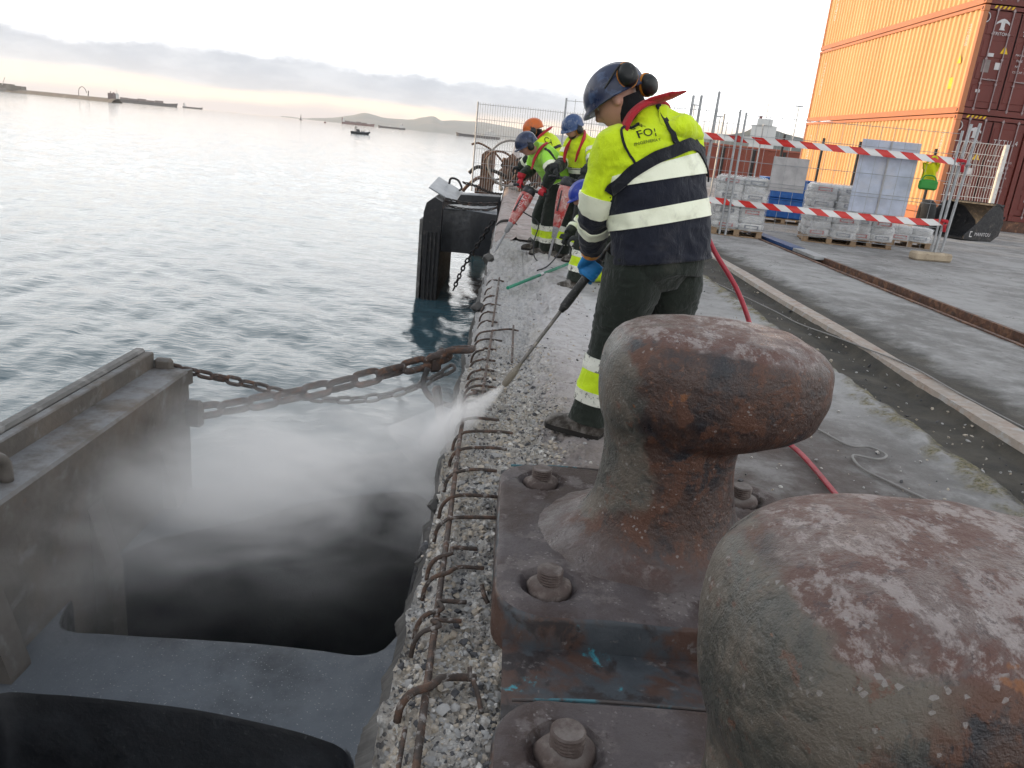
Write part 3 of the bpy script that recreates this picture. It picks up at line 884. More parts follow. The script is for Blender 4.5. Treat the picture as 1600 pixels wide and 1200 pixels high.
# face of the quay down into the water
zf = np.array([0.0, -0.05, -0.12, -0.22, -0.36, -0.55, -0.8, -1.2, -1.7, -2.3, -3.2])
rows = []
for k, z in enumerate(zf):
    L = edge_line.copy()
    if k:
        L[:, 2] = L[:, 2] * max(0, 1 - k * 0.3) + z - 0.02
        L[:, 0] += 0.045 * fbm(L, 3.0, 4, 44) - 0.02 + 0.02 * fbm(L, 12, 3, 45)
    rows.append(L)
far_line = [np.array([[-0.21, y, z] for y in np.geomspace(13.0, 400, 30)]) for z in zf]
mb = MB()
mb.grid(np.array(rows)[:, ::-1])
mb.grid(np.array(far_line)[:, ::-1])
mb.build('quay_face', M['aggregate_dark'], quay, smooth=True)
# intact strip with rounded coping further on
mb = MB()
prof = [(0.80, -0.006), (0.30, 0.006), (0.16, 0.010), (0.13, 0.035)] + [(-0.06 + 0.15 * math.cos(a), -0.085 + 0.15 * math.sin(a)) for a in np.radians(np.linspace(55, 200, 12))]
yl = np.concatenate([np.linspace(11.1, 22, 60), np.geomspace(22.5, 400, 25)])
gg = np.array([[(x, y, z) for x, z in prof] for y in yl])
gg += 0.006 * fbm(gg, 4, 3, 51)[..., None]
gg[:4, 4:, 2] -= np.array([0.09, 0.06, 0.03, 0.01])[:, None] * 1.0
mb.grid(gg[:, ::-1])
mb.build('coping', M['coping'], quay, smooth=60)

def surf_z(x, y):
    hit = EDGE_BVH.ray_cast(Vector((x, y, 1.0)), Vector((0, 0, -1)))
    return hit[0].z if hit[0] is not None else 0.0

# loose stones and exposed aggregate on the broken strip (nobody could count them)
def stone_shape(rng):
    v = np.array([(1, 0, 0), (-1, 0, 0), (0, 1, 0), (0, -1, 0), (0, 0, 1), (0, 0, -1), (.6, .6, .5), (-.6, .55, .5), (.55, -.6, .45), (-.55, -.6, .5)], float)
    v *= rng.uniform(0.7, 1.15, (len(v), 1))
    bm = bmesh.new()
    for p in v:
        bm.verts.new(p)
    bmesh.ops.convex_hull(bm, input=bm.verts)
    bm.verts.ensure_lookup_table()
    bm.verts.index_update()
    vs = np.array([x.co[:] for x in bm.verts])
    fs = [tuple(x.index for x in f.verts) for f in bm.faces]
    bm.free()
    return vs, fs
rng = np.random.RandomState(3)
SHAPES = [stone_shape(rng) for _ in range(10)]
def scatter(n, ylo, yhi, xfn, size, mats, name, parent, zf=None, sink=0.25, flat=(0.5, 0.9)):
    mb = MB()
    for i in range(n):
        y = ylo * (yhi / ylo) ** rng.uniform()
        x = xfn(y)
        s = size[0] * (size[1] / size[0]) ** (rng.uniform() ** 2.2)
        vs, fs = SHAPES[rng.randint(len(SHAPES))]
        a = rng.uniform(0, 6.28, 3)
        Q = rotz(a[0]) @ rotx(rng.normal(0, 0.4)) @ roty(rng.normal(0, 0.4))
        sc = s * np.array([rng.uniform(0.7, 1.3), rng.uniform(0.7, 1.3), rng.uniform(*flat)])
        z = (zf or surf_z)(x, y)
        mb.add((vs * sc) @ Q.T + (x, y, z + s * (0.5 - sink) * 0.6), fs, rng.choice(len(mats), p=[0.22, 0.30, 0.34, 0.14][:len(mats)] if len(mats) == 4 else None))
    o = mb.build(name, mats, parent)
    o['kind'] = 'stuff'
    return o
SM = [M['stone_white'], M['stone_grey'], M['stone_tan'], M['stone_dark']]
scatter(11000, 1.15, 5.2, lambda y: rng.uniform(-0.185, 0.36), (0.0030, 0.019), SM, 'aggregate', edge_obj, None, 0.55)
def deck_z(x, y):
    return float(deck_height(np.array([[x]]), np.array([[y]]))[0, 0])
_dz = {}
def near_deck(x, y):
    return surf_z(x, y) if x < 0.78 else 0.004
scatter(1500, 2.6, 11.0, lambda y: rng.uniform(0.2, 1.0) if rng.uniform() < 0.75 else rng.uniform(1.0, 2.3), (0.003, 0.014), SM, 'rubble', quay, near_deck, 0.2)
scatter(1100, 2.6, 14.0, lambda y: rng.choice([2.36 + rng.normal(0, 0.05), rng.uniform(2.42, 2.95), rng.uniform(3.15, 3.5)], p=[0.5, 0.3, 0.2]), (0.004, 0.018), [M['stone_tan'], M['stone_dark'], M['stone_grey']], 'gravel', quay, lambda x, y: -0.01 if x < 2.44 else -0.045, 0.2)

# ---- reinforcing bars left standing in the hacked edge
def ribbed(mb, pts, r, n=8, step=0.013):
    P = np.asarray(pts, float)
    L = np.linalg.norm(np.diff(P, axis=0), axis=1).sum()
    k = max(8, int(L / step) * 2)
    C_ = catmull(P, k)
    rad = r * (1 + 0.11 * (np.arange(k) % 2))
    mb.tube(C_, rad, n)
# (y at inland end, inland x, y at the bend, height)
HOOKS = [(1.64, 0.02, 1.60, 0.030), (1.92, -0.05, 1.87, 0.018), (1.99, -0.05, 1.95, 0.020), (2.21, -0.01, 2.15, 0.020), (2.33, -0.02, 2.27, 0.020),
         (2.57, 0.08, 2.52, 0.024), (2.74, 0.06, 2.70, 0.026), (2.98, 0.06, 2.93, 0.028), (3.21, 0.10, 3.17, 0.030), (3.42, 0.13, 3.37, 0.032), (3.60, 0.07, 3.56, 0.030),
         (3.80, 0.03, 3.77, 0.018), (3.95, 0.02, 3.92, 0.014), (4.08, 0.01, 4.06, 0.012), (4.22, 0.04, 4.19, 0.010), (4.36, 0.05, 4.33, 0.010), (4.55, 0.04, 4.52, 0.006),
         (4.78, 0.03, 4.76, 0.004), (5.05, 0.05, 5.02, 0.0), (5.34, 0.04, 5.31, 0.0), (5.66, 0.17, 5.52, 0.006), (5.95, 0.02, 5.92, -0.004), (6.28, 0.02, 6.26, -0.006), (6.62, 0.0, 6.60, -0.008),
         (6.98, 0.02, 6.96, -0.01), (7.4, 0.0, 7.38, -0.012), (7.85, 0.0, 7.83, -0.014)]
for i, (ye_, xe_, yb, h) in enumerate(HOOKS):
    mb = MB()
    r = 0.0070 if i else 0.0100
    jx, jy = rng.normal(0, 0.022) if i > 1 else 0, rng.normal(0, 0.014)
    xe_ += jx - (0.035 if ye_ > 3.7 else 0); ye_ += jy
    h -= 0.024 if ye_ > 3.7 else 0.010
    xe_ = -0.10 + (xe_ + 0.10) * 0.78
    ribbed(mb, [(xe_ + 0.03, ye_ + 0.012, h - 0.006), (xe_ - 0.05, ye_ - 0.01, h + 0.004), (-0.09, yb + 0.015, h + 0.002), (-0.135, yb, h - 0.012), (-0.158, yb - 0.008, h - 0.045), (-0.165, yb - 0.012, h - 0.09)], r)
    mb.build('rebar_hook', M['rebar'], edge_obj, smooth=True)
def lbar(pts, r=0.009):
    mb = MB()
    ribbed(mb, pts, r)
    mb.build('rebar', M['rebar'], edge_obj, smooth=True)
lbar([(-0.082, 1.0, -0.004), (-0.095, 1.4, -0.006), (-0.108, 2.1, -0.004), (-0.118, 2.65, 0.002), (-0.132, 3.25, 0.008), (-0.135, 3.62, 0.004), (-0.136, 3.95, -0.03)], 0.0095)
lbar([(-0.128, 1.0, -0.035), (-0.136, 1.36, -0.038), (-0.140, 1.55, -0.055)], 0.006)
lbar([(-0.06, 3.75, -0.02), (-0.055, 4.3, -0.010), (-0.05, 5.0, -0.012), (-0.045, 5.6, -0.02)], 0.008)
lbar([(0.105, 4.75, -0.01), (0.108, 5.3, 0.008), (0.112, 5.75, -0.005)], 0.007)
lbar([(-0.05, 5.7, -0.012), (-0.045, 6.6, -0.012), (-0.04, 7.9, -0.02)], 0.008)
lbar([(0.015, 1.64, 0.035), (0.03, 1.615, 0.015), (0.045, 1.575, -0.015)], 0.006)
lbar([(0.005, 1.665, 0.05), (0.01, 1.64, 0.03)], 0.006)
lbar([(0.075, 2.585, 0.035), (0.083, 2.53, 0.012), (0.092, 2.46, -0.03)], 0.006)
lbar([(0.02, 2.10, 0.02), (0.03, 2.075, 0.0), (0.045, 2.06, -0.02)], 0.007)
# lumps of concrete still hanging on the face
for i, (y, z, s) in enumerate(((2.62, -0.24, 0.055), (2.95, -0.16, 0.05), (2.78, -0.30, 0.04), (6.7, -0.10, 0.09), (5.1, -0.16, 0.05), (9.3, -0.06, 0.12))):
    vs, fs = SHAPES[i]
    mb = MB()
    mb.add(vs * s * 0.8 + (-0.20, y, z), fs)
    mb.build('concrete_lump', M['aggregate_dark'], edge_obj)

# ---- crane rail strip and rail slot
mb = MB()
yl = np.concatenate([geo_steps(0.6, 30, 0.02), np.geomspace(31, 300, 20)])
g = np.array([[(2.955 + 0.012 * math.sin(y * 1.3), y, -0.03), (2.965 + 0.012 * math.sin(y * 1.3), y, 0.012), (3.115 + 0.008 * math.sin(y * 2.1), y, 0.014), (3.125, y, -0.03)] for y in yl])
mb.grid(g[:, ::-1])
tag(mb.build('crane_rail', M['rail_top'], smooth=30), 'pale worn crane rail strip between two dirt filled channels', 'rail')
rail = empty('slot_rail', (4.9, 8, -0.1), 'rusty steel lined rail slot running past the shrink wrapped pallets', 'rail')
for nm, x0, x1, z0, z1, mt in (('near_lip', 4.735, 4.785, -0.12, 0.012, 'rail_rust'), ('far_lip', 5.045, 5.10, -0.12, 0.030, 'rail_rust'), ('rail_head', 4.885, 4.955, -0.15, -0.045, 'rail_top')):
    mb = MB()
    mb.box(((x0 + x1) / 2, 150, (z0 + z1) / 2), (x1 - x0, 300, z1 - z0))
    mb.build(nm.split('_')[0] + '_lip' if 'lip' in nm else nm, M[mt], rail)
mb = MB()
mb.box((5.0, 14.6, 0.020), (0.24, 2.6, 0.05))
mb.build('blue_cover', M['rail_blue'], rail)
mb = MB()
mb.box((5.0, 12.75, 0.020), (0.22, 1.0, 0.05))
mb.build('pale_cover', M['galv'], rail)
for k in range(26):
    mb = MB()
    mb.box((4.845, 7.4 + k * 0.085, -0.06), (0.11, 0.022, 0.05))
    mb.build('grate_bar', M['rail_rust'], rail)

# ---- far land, hills and breakwater
def ridge(name, pts, depth, label, mat='hill', jag=18.0, seed=1):
    """pts: (x, y, crest height) along the crest"""
    P = catmull([(x, y, z) for x, y, z in pts], 120)
    T, S, B = frames(P * np.array([1, 1, 0]) + 0.0)
    rows = []
    for k, f_ in enumerate((-1, -0.66, -0.36, -0.15, 0, 0.25, 0.6, 1)):
        hz = (1 - abs(f_)) ** 1.15
        q = P.copy()
        out = np.stack([T[:, 1], -T[:, 0], 0 * T[:, 0]], -1)
        q[:, :2] += out[:, :2] * depth * f_
        n = fbm(q, 1.0 / (depth * 0.5), 5, seed, 0.55)
        q[:, 2] = (P[:, 2] + jag * n * (1.0 if f_ == 0 else 1.4)) * hz + (WATER if hz == 0 else 0)
        rows.append(q)
    mb = MB()
    mb.grid(np.array(rows))
    o = mb.build(name, M[mat], smooth=True)
    return tag(o, label, kind='structure')
ridge('mountains', [(-2500, 8650, 5), (-2251, 8714, 10), (-1992, 8777, 50), (-1827, 8812, 80), (-1661, 8845, 122), (-1458, 8881, 104), (-1290, 8907, 108), (-1148, 8926, 112), (-1046, 8939, 142), (-920, 8953, 168), (-835, 8961, 130), (-730, 8970, 138), (-519, 8985, 146), (-341, 8993, 142), (-54, 9000, 121), (305, 8995, 100), (900, 8960, 90), (1600, 8860, 60)], 900, 'far blue grey mountain ridge across the bay', jag=26, seed=4)
ridge('hill', [(250, 1480, 20), (344, 1460, 38), (370, 1453, 44), (401, 1445, 53), (431, 1437, 69), (458, 1428, 62), (484, 1420, 55), (507, 1412, 52), (546, 1397, 45), (700, 1330, 38), (950, 1200, 30)], 170, 'dark hill behind the container terminal', jag=7, seed=9)

def ship(name, a, b, hull_h, label, group, hull='ship_hull', house=0.12, house_at=0.88, boxes=0, bow=1, wide=18.0, deckgear=0):
    """a, b: stern and bow on the water line"""
    a, b = np.array(a + (WATER,), float), np.array(b + (WATER,), float)
    L = np.linalg.norm(b - a)
    d = (b - a) / L
    s = np.array([d[1], -d[0], 0])
    rt = empty(name, tuple((a + b) / 2), label, 'ship', group)
    st = [(0.0, 0.78, 0.0), (0.03, 1.0, 0.0), (0.5, 1.0, 0.0), (0.85, 0.95, 0.05), (0.94, 0.65, 0.25), (1.0, 0.04, 0.45)]
    g = []
    for f_, w, sh in st:
        c = a + d * L * f_
        hw = wide * 0.5 * w
        top = hull_h * (1 + sh)
        ext = d * L * 0.02 * (f_ > 0.9)
        g.append([c + s * hw * 0.82 + (0, 0, -1.0), c + s * hw + ext + (0, 0, top), c - s * hw + ext + (0, 0, top), c - s * hw * 0.82 + (0, 0, -1.0)])
    mb = MB()
    mb.grid(np.array(g), True, 0, True, True)
    mb.build('hull', M[hull], rt)
    c = a + d * L * house_at
    Q = np.stack([d, s, np.array([0, 0, 1.0])], 1)
    hh = hull_h * 1.5
    mb = MB()
    mb.box(c + (0, 0, hull_h + hh * 0.5), (L * house, wide * 0.8, hh), Q)
    mb.box(c + (0, 0, hull_h + hh * 1.12), (L * house * 0.6, wide * 0.95, hh * 0.24), Q)
    mb.build('bridge', M['ship_white'], rt)
    mb = MB()
    mb.cyl(c + (0, 0, hull_h + hh * 1.2), c + (0, 0, hull_h + hh * 2.0), L * 0.006, 6)
    mb.build('mast', M['ship_white'], rt)
    mb = MB()
    mb.box(c - d * L * 0.05 + (0, 0, hull_h + hh * 0.7), (L * 0.03, wide * 0.2, hh * 1.3), Q)
    mb.build('funnel', M['ship_red'], rt)
    for k in range(boxes):
        mb = MB()
        cc = a + d * L * (0.08 + 0.70 * (k + 0.5) / boxes)
        hz = hull_h * random.uniform(0.5, 0.95)
        mb.box(cc + (0, 0, hull_h + hz / 2), (L * 0.66 / boxes, wide * 0.9, hz), Q)
        mb.build('container_stack', M['ship_box'], rt)
    for k in range(deckgear):
        mb = MB()
        cc = a + d * L * (0.12 + 0.6 * (k + 0.5) / deckgear)
        mb.cyl(cc + (0, 0, hull_h), cc + (0, 0, hull_h * 2.0), L * 0.006, 6)
        mb.build('deck_crane', M['ship_white'], rt)
    return rt
GS = 'ships lying off the port'
ship('cargo_ship', (-1150, 2332), (-1000, 2392), 8, 'long grey cargo ship just beyond the breakwater tip', GS, house=0.06, house_at=0.03, boxes=5, wide=26)
ship('cargo_ship', (-1330, 3235), (-1262, 3262), 6, 'faint small cargo ship far out on the pale horizon', GS, house=0.1, house_at=0.1, wide=18)
ship('cargo_ship', (-632, 2930), (-520, 2954), 7, 'reddish loaded cargo ship in front of the mountain ridge', GS, hull='ship_red', house=0.08, house_at=0.06, boxes=4, wide=22)
ship('cargo_ship', (-340, 2477), (-420, 2464), 5, 'low dark tanker with white bridge at its right end', GS, house=0.14, house_at=0.16, deckgear=2, wide=18)
ship('cargo_ship', (-36, 1800), (-132, 1795), 5.2, 'long dark tanker behind the top of the seaside mesh fence', GS, house=0.26, house_at=0.24, deckgear=3, wide=20)
ship('harbour_ship', (120, 486), (176, 468), 10, 'white ship superstructure showing above the far containers', GS, hull='ship_white', house=0.24, house_at=0.45, wide=11)
# sail far out
sb = empty('sailing_boat', (-514.5, 1933, WATER), 'tiny dark sailing boat on the horizon', 'boat')
mb = MB(); mb.box((-514.5, 1933, WATER + 0.6), (7, 3, 1.6), None, 0); mb.build('hull', M['ship_hull'], sb)
mb = MB(); mb.add([(-516, 1933, -0.5), (-513, 1933, -0.5), (-514.3, 1933, 13), (-514.5, 1932.6, 3)], [(0, 1, 2), (0, 3, 2), (1, 3, 2)]); mb.build('sail', M['ship_hull'], sb)
by = empty('buoy', (-345, 1460, WATER), 'small dark buoy right of the sailing boat', 'buoy')
mb = MB(); mb.ellipsoid((-345, 1460, WATER + 0.6), (2.2, 2.2, 1.5), None, 10, 6); mb.build('float', M['ship_red'], by)
mb = MB(); mb.cyl((-345, 1460, WATER + 1.5), (-345, 1460, WATER + 4.5), 0.25, 6); mb.build('post', M['ship_hull'], by)
# rigid inflatable patrol boat
rb = empty('patrol_boat', (-56.6, 294.5, WATER), 'grey inflatable patrol boat with people and antenna frame', 'boat')
for s in (-1, 1):
    mb = MB()
    mb.tube(catmull([(-60.0, 294.6 + s * 1.0, WATER + 0.55), (-56.5, 294.6 + s * 1.15, WATER + 0.50), (-54.3, 294.6 + s * 0.8, WATER + 0.6), (-53.3, 294.6, WATER + 0.85)], 16), 0.32, 8)
    mb.build('tube', M['rib_grey'], rb, smooth=True)
mb = MB(); mb.prism([(-60, 293.7), (-55, 293.6), (-53.6, 294.6), (-55, 295.6), (-60, 295.5)], WATER - 0.1, WATER + 0.5); mb.build('hull', M['rib_grey'], rb)
mb = MB(); mb.box((-57.6, 294.6, WATER + 1.0), (0.9, 0.9, 1.3)); mb.build('console', M['rib_grey'], rb)
mb = MB()
for x in (-58.6, -58.1):
    mb.cyl((x, 293.9, WATER + 0.5), (x, 294.2, WATER + 2.3), 0.06, 6); mb.cyl((x, 295.3, WATER + 0.5), (x, 295.0, WATER + 2.3), 0.06, 6)
mb.box((-58.35, 294.6, WATER + 2.35), (0.9, 1.1, 0.12)); mb.cyl((-58.4, 294.6, WATER + 2.3), (-58.6, 294.6, WATER + 3.3), 0.05, 6)
mb.build('antenna_frame', M['rib_grey'], rb)
for k, (x, dy) in enumerate(((-57.0, -0.3), (-56.2, 0.3), (-55.4, 0.0))):
    p = empty('person', (x, 294.6 + dy, WATER + 0.5), ['dark clad person at the console of the patrol boat', 'dark clad person sitting amidships in the patrol boat', 'dark clad person sitting near the bow of the patrol boat'][k], 'person', 'crew of the patrol boat')
    mb = MB()
    mb.tube([(x, 294.6 + dy, WATER + 0.5), (x, 294.6 + dy, WATER + 1.0), (x, 294.6 + dy, WATER + 1.22), (x, 294.6 + dy, WATER + 1.28), (x, 294.6 + dy, WATER + 1.42), (x, 294.6 + dy, WATER + 1.52)], [0.2, 0.24, 0.14, 0.08, 0.12, 0.05], 8)
    mb.build('body', M['rib_grey'], p, smooth=True)
# breakwater
bw = empty('breakwater', (-700, 1260, WATER), 'long low stone breakwater with small buildings at its end', 'breakwater')
mb = MB()
P = catmull([(-1150, 1520), (-855, 1352), (-700, 1258), (-573, 1167)], 60)
P3 = np.column_stack([P, np.zeros(len(P))])
T, S, B = frames(P3)
o_ = np.stack([T[:, 1], -T[:, 0], 0 * T[:, 0]], -1)
g = np.array([[p + o * k + (0, 0, z) for k, z in ((9, -2.5), (4, 2.0 + random.uniform(-.3, .3)), (0, 3.4), (-4, 2.2 + random.uniform(-.3, .3)), (-9, -2.5))] for p, o in zip(P3, o_)])
mb.grid(g[:, ::-1], False, 0, False, False)
mb.build('mole', M['breakwater'], bw)
mb = MB(); mb.box((-870, 1362, 6), (55, 20, 9)); mb.box((-905, 1380, 9), (30, 16, 14)); mb.build('warehouse', M['breakwater'], bw)
mb = MB(); mb.box((-815, 1330, 4.5), (24, 14, 8)); mb.build('shed', M['breakwater'], bw)
mb = MB(); mb.box((-585, 1177, 6), (8, 7, 9)); mb.cyl((-588, 1180, 3), (-588, 1180, 13), 0.6, 6); mb.build('beacon_house', M['ship_box'], bw)
mb = MB(); mb.tube(catmull([(-661, 1230, 3), (-660, 1230, 12), (-653, 1226, 16), (-646, 1221, 13), (-643, 1219, 8)], 24), 0.45, 6); mb.cyl((-640, 1217, 3), (-639, 1217, 11), 0.7, 6); mb.build('loading_arm', M['ship_hull'], bw)
mb = MB(); mb.cyl((-868, 1360, 10), (-868, 1360, 24), 0.6, 6); mb.cyl((-850, 1350, 8), (-842, 1346, 20), 0.6, 6); mb.build('crane', M['ship_white'], bw)

# unseen hull added left of the picture to keep low sun off the quay
ship('added_sun_blocker', (-96, -150), (-88, 46), 19, 'dark ship hull added out of view to block the low sun', None, house=0.1, house_at=0.12, wide=24)

# light morning haze over the bay
hz = MB()
hz.box((0, 4000, 160), (16000, 13000, 326))
hm = bpy.data.materials.new('morning_haze')
hm.use_nodes = True
hm.node_tree.nodes.clear()
pv = hm.node_tree.nodes.new('ShaderNodeVolumePrincipled')
pv.inputs['Color'].default_value = (0.86, 0.90, 0.96, 1)
pv.inputs['Density'].default_value = 6.0e-5
pv.inputs['Anisotropy'].default_value = 0.2
ho = hm.node_tree.nodes.new('ShaderNodeOutputMaterial')
hm.node_tree.links.new(pv.outputs[0], ho.inputs['Volume'])
haze = hz.build('haze', hm)
tag(haze, 'thin morning haze over the bay', kind='stuff')
# ------------------------------------------------------------------ bollards
def superring(xl, xr, wy, z, n=56, e=2.6, yc=0.0):
    """plan outline from xl to xr, half depth wy"""
    th = np.linspace(0, 2 * math.pi, n, endpoint=False)
    c, s = np.cos(th), np.sin(th)
    cc = np.sign(c) * np.abs(c) ** (2 / e)
    ss = np.sign(s) * np.abs(s) ** (2 / e)
    x = (xl + xr) / 2 + cc * (xr - xl) / 2
    return np.stack([x, yc + ss * wy, np.full(n, z)], -1)
def catmull_lin(pts, n):
    P = np.array(list(pts) + [pts[0]], float)
    c = np.concatenate([[0], np.cumsum(np.linalg.norm(np.diff(P, axis=0), axis=1))])
    s = np.linspace(0, c[-1], n, endpoint=False)
    return np.stack([np.interp(s, c, P[:, 0]), np.interp(s, c, P[:, 1])], -1)
def bollard(cx, cy, label, mat, seed, plate_top=0.125):
    rt = empty('bollard', (cx, cy, 0), label, 'bollard', 'mooring bollards on the quay edge')
    # rings: z, left, right, half depth, exponent (x measured from the column centre)
    rings = [(0.110, -0.435, 0.435, 0.40, 2.1), (0.126, -0.385, 0.39, 0.35, 2.0), (0.140, -0.345, 0.35, 0.318, 2.0), (0.16, -0.305, 0.312, 0.285, 2.0), (0.19, -0.265, 0.275, 0.255, 2.0), (0.25, -0.235, 0.235, 0.232, 2.0), (0.33, -0.222, 0.215, 0.22, 2.0),
             (0.42, -0.218, 0.205, 0.215, 2.0), (0.485, -0.222, 0.205, 0.218, 2.1), (0.515, -0.230, 0.225, 0.226, 2.2), (0.530, -0.236, 0.30, 0.238, 2.3), (0.545, -0.242, 0.365, 0.248, 2.4), (0.575, -0.250, 0.420, 0.262, 2.5),
             (0.62, -0.258, 0.435, 0.275, 2.6), (0.68, -0.262, 0.446, 0.282, 2.6), (0.74, -0.258, 0.440, 0.280, 2.6), (0.785, -0.244, 0.432, 0.268, 2.5), (0.820, -0.216, 0.395, 0.244, 2.4), (0.845, -0.172, 0.340, 0.204, 2.4), (0.860, -0.11, 0.265, 0.150, 2.3), (0.868, -0.03, 0.17, 0.08, 2.2)]
    A = np.array(rings)
    zi = np.linspace(0, len(A) - 1, 110)
    I = np.stack([np.interp(zi, np.arange(len(A)), A[:, k]) for k in range(5)], 1)
    I2 = I.copy()
    for _ in range(3):
        I2[1:-1] = 0.25 * I2[:-2] + 0.5 * I2[1:-1] + 0.25 * I2[2:]
    g = np.array([superring(xl, xr, wy, z, 96, e) for z, xl, xr, wy, e in I2])
    g += (cx, cy, 0)
    # pitted hand-cast surface
    nrm = np.cross(np.gradient(g, axis=1), np.gradient(g, axis=0))
    nrm /= np.linalg.norm(nrm, axis=-1)[..., None] + 1e-9
    g += nrm * (0.010 * fbm(g, 3.0, 3, seed) + 0.0035 * fbm(g, 13, 3, seed + 5) + 0.0012 * fbm(g, 40, 2, seed + 9))[..., None]
    mb = MB()
    mb.grid(g, True, 0, False, True)
    mb.build('post', M[mat], rt, smooth=True)
    # base plate with rounded corners
    def plate(z0, z1, grow, name, mats, zslope=0.0, cuts=()):
        hx, hy, rc = 0.545 + grow, 0.52 + grow, 0.14
        pts = []
        for sx, sy, a0 in ((1, 1, 0), (-1, 1, 90), (-1, -1, 180), (1, -1, 270)):
            for a in np.radians(np.linspace(a0, a0 + 90, 9)):
                pts.append(((hx - rc) * sx + rc * math.cos(a), (hy - rc) * sy + rc * math.sin(a)))
        out = catmull_lin(pts, 150)
        rows = [np.column_stack([out, np.full(len(out), z0)]), np.column_stack([out, np.full(len(out), z1 - 0.018)]), np.column_stack([out * 0.988, np.full(len(out), z1 - 0.005)]), np.column_stack([out * 0.965, np.full(len(out), z1)])]
        for s in np.linspace(0.94, 0.12, 44):
            rows.append(np.column_stack([out * s, np.full(len(out), z1 + 0.004 * (1 - s))]))
        gg = np.array(rows) + (cx, cy, 0)
        gg += 0.004 * fbm(gg, 8, 4, seed + 3)[..., None] * np.array([0.6, 0.6, 1])
        # countersunk pockets round the bolts
        for bx, by, pr in cuts:
            d = np.hypot(gg[..., 0] - bx, gg[..., 1] - by)
            gg[4:, :, 2] -= (0.030 * smooth(d, pr, pr * 0.8))[4:]
        m = MB()
        m.grid(gg[:, ::-1], True, 0, False, False, mif=(lambda i, j: 1 if i < 2 else 0) if len(mats) > 1 else None)
        return m.build(name, mats, rt, smooth=50)
    bolts = [(cx - 0.385, cy + 0.36), (cx - 0.385, cy - 0.36), (cx + 0.385, cy + 0.36), (cx + 0.385, cy - 0.36)]
    plate(-0.03, plate_top - 0.002, 0.0, 'base_plate', [M['plate'], M['teal']], 0, [(x, y, 0.088) for x, y in bolts])
    # paint line left on the edge of the plate
    mb = MB()
    mb.tube(catmull([(cx - 0.50, cy + 0.522, plate_top - 0.022), (cx - 0.3, cy + 0.528, plate_top - 0.012), (cx, cy + 0.528, plate_top - 0.012), (cx + 0.3, cy + 0.527, plate_top - 0.014)], 30), 0.0048, 6)
    mb.build('paint_edge', M['teal_edge'], rt, smooth=True)
    for k, (bx, by) in enumerate(bolts):
        b = MB()
        zb = plate_top - 0.03
        n = 18
        prof = [(0.066, zb - 0.01), (0.067, zb + 0.012), (0.058, zb + 0.030), (0.043, zb + 0.038), (0.040, zb + 0.040)]
        gg = np.array([[(bx + r * (1 + 0.08 * math.sin(3 * a + k) + 0.05 * math.sin(7 * a)) * math.cos(a), by + r * (1 + 0.08 * math.sin(3 * a + k)) * math.sin(a), z + 0.006 * math.sin(2 * a + k)) for a in np.linspace(0, 6.283, n, endpoint=False)] for r, z in prof])
        b.grid(gg, True, 0, False, True)
        nut = b.build('nut', M['bolt'], rt, smooth=40)
        b = MB()
        gg = []
        for q in range(13):
            z = zb + 0.03 + q * 0.0042
            r = 0.0385 if q % 2 else 0.0355
            if q == 12: r = 0.034
            gg.append([(bx + r * math.cos(a), by + r * math.sin(a), z) for a in np.linspace(0, 6.283, 20, endpoint=False)])
        b.grid(np.array(gg), True, 0, False, True)
        b.build('stud', M['bolt'], nut, smooth=35)
    return rt
bollard(0.60, 2.33, 'rusty mauve brown bollard beside the man with the lance', 'bollard_a', 60)
bollard(0.61, 0.97, 'nearest bollard, grey and rust patched, cut off by the picture corner', 'bollard_b', 80)
# steel tray between the two plates
mb = MB()
gx = np.linspace(0.09, 1.15, 30)
gy = np.linspace(1.46, 1.84, 16)
gt = heightfield(gx, gy, lambda X, Y: 0.018 + 0.006 * fbm(np.stack([X, Y, 0 * X], -1), 6, 3, 71))
mb.grid(gt)
tray = mb.build('steel_tray', M['teal'], smooth=True)
tag(tray, 'stained steel plate with teal flecks between the two bollard bases', 'plate')

# ------------------------------------------------------------------ fenders
def leg_shape(rt, upper, lower, ztop, zbot, name='rubber_leg'):
    """plan outlines of the two sides of a leg, panel end first"""
    n = 40
    U, Lw = catmull(upper, n), catmull(lower, n)
    rows = []
    for z, ins in ((ztop - 0.02, 0.0), (ztop - 0.004, 0.012), (ztop, 0.03)):
        pass
    g = []
    for i in range(n):
        u, l = U[i], Lw[i]
        d = (l - u) / (np.linalg.norm(l - u) + 1e-9)
        ring = [(u, zbot), (u, ztop - 0.7 * (ztop - zbot)), (u, ztop - 0.025), (u + d * 0.008, ztop - 0.006), (u + d * 0.03, ztop)]
        ring += [(u * (1 - f_) + l * f_, ztop + 0.003 * math.sin(i * 0.9 + f_ * 7)) for f_ in (0.3, 0.5, 0.7)]
        ring += [(l - d * 0.03, ztop), (l - d * 0.008, ztop - 0.006), (l, ztop - 0.025), (l, ztop - 0.7 * (ztop - zbot)), (l, zbot)]
        g.append([(p[0], p[1], z) for p, z in ring])
    mb = MB()
    mb.grid(np.array(g), False, 0)
    mb.grid(np.array([[r[0] for r in g], [r[-1] for r in g]]), False, 0)
    return mb.build(name, M['rubber'], rt, smooth=50)
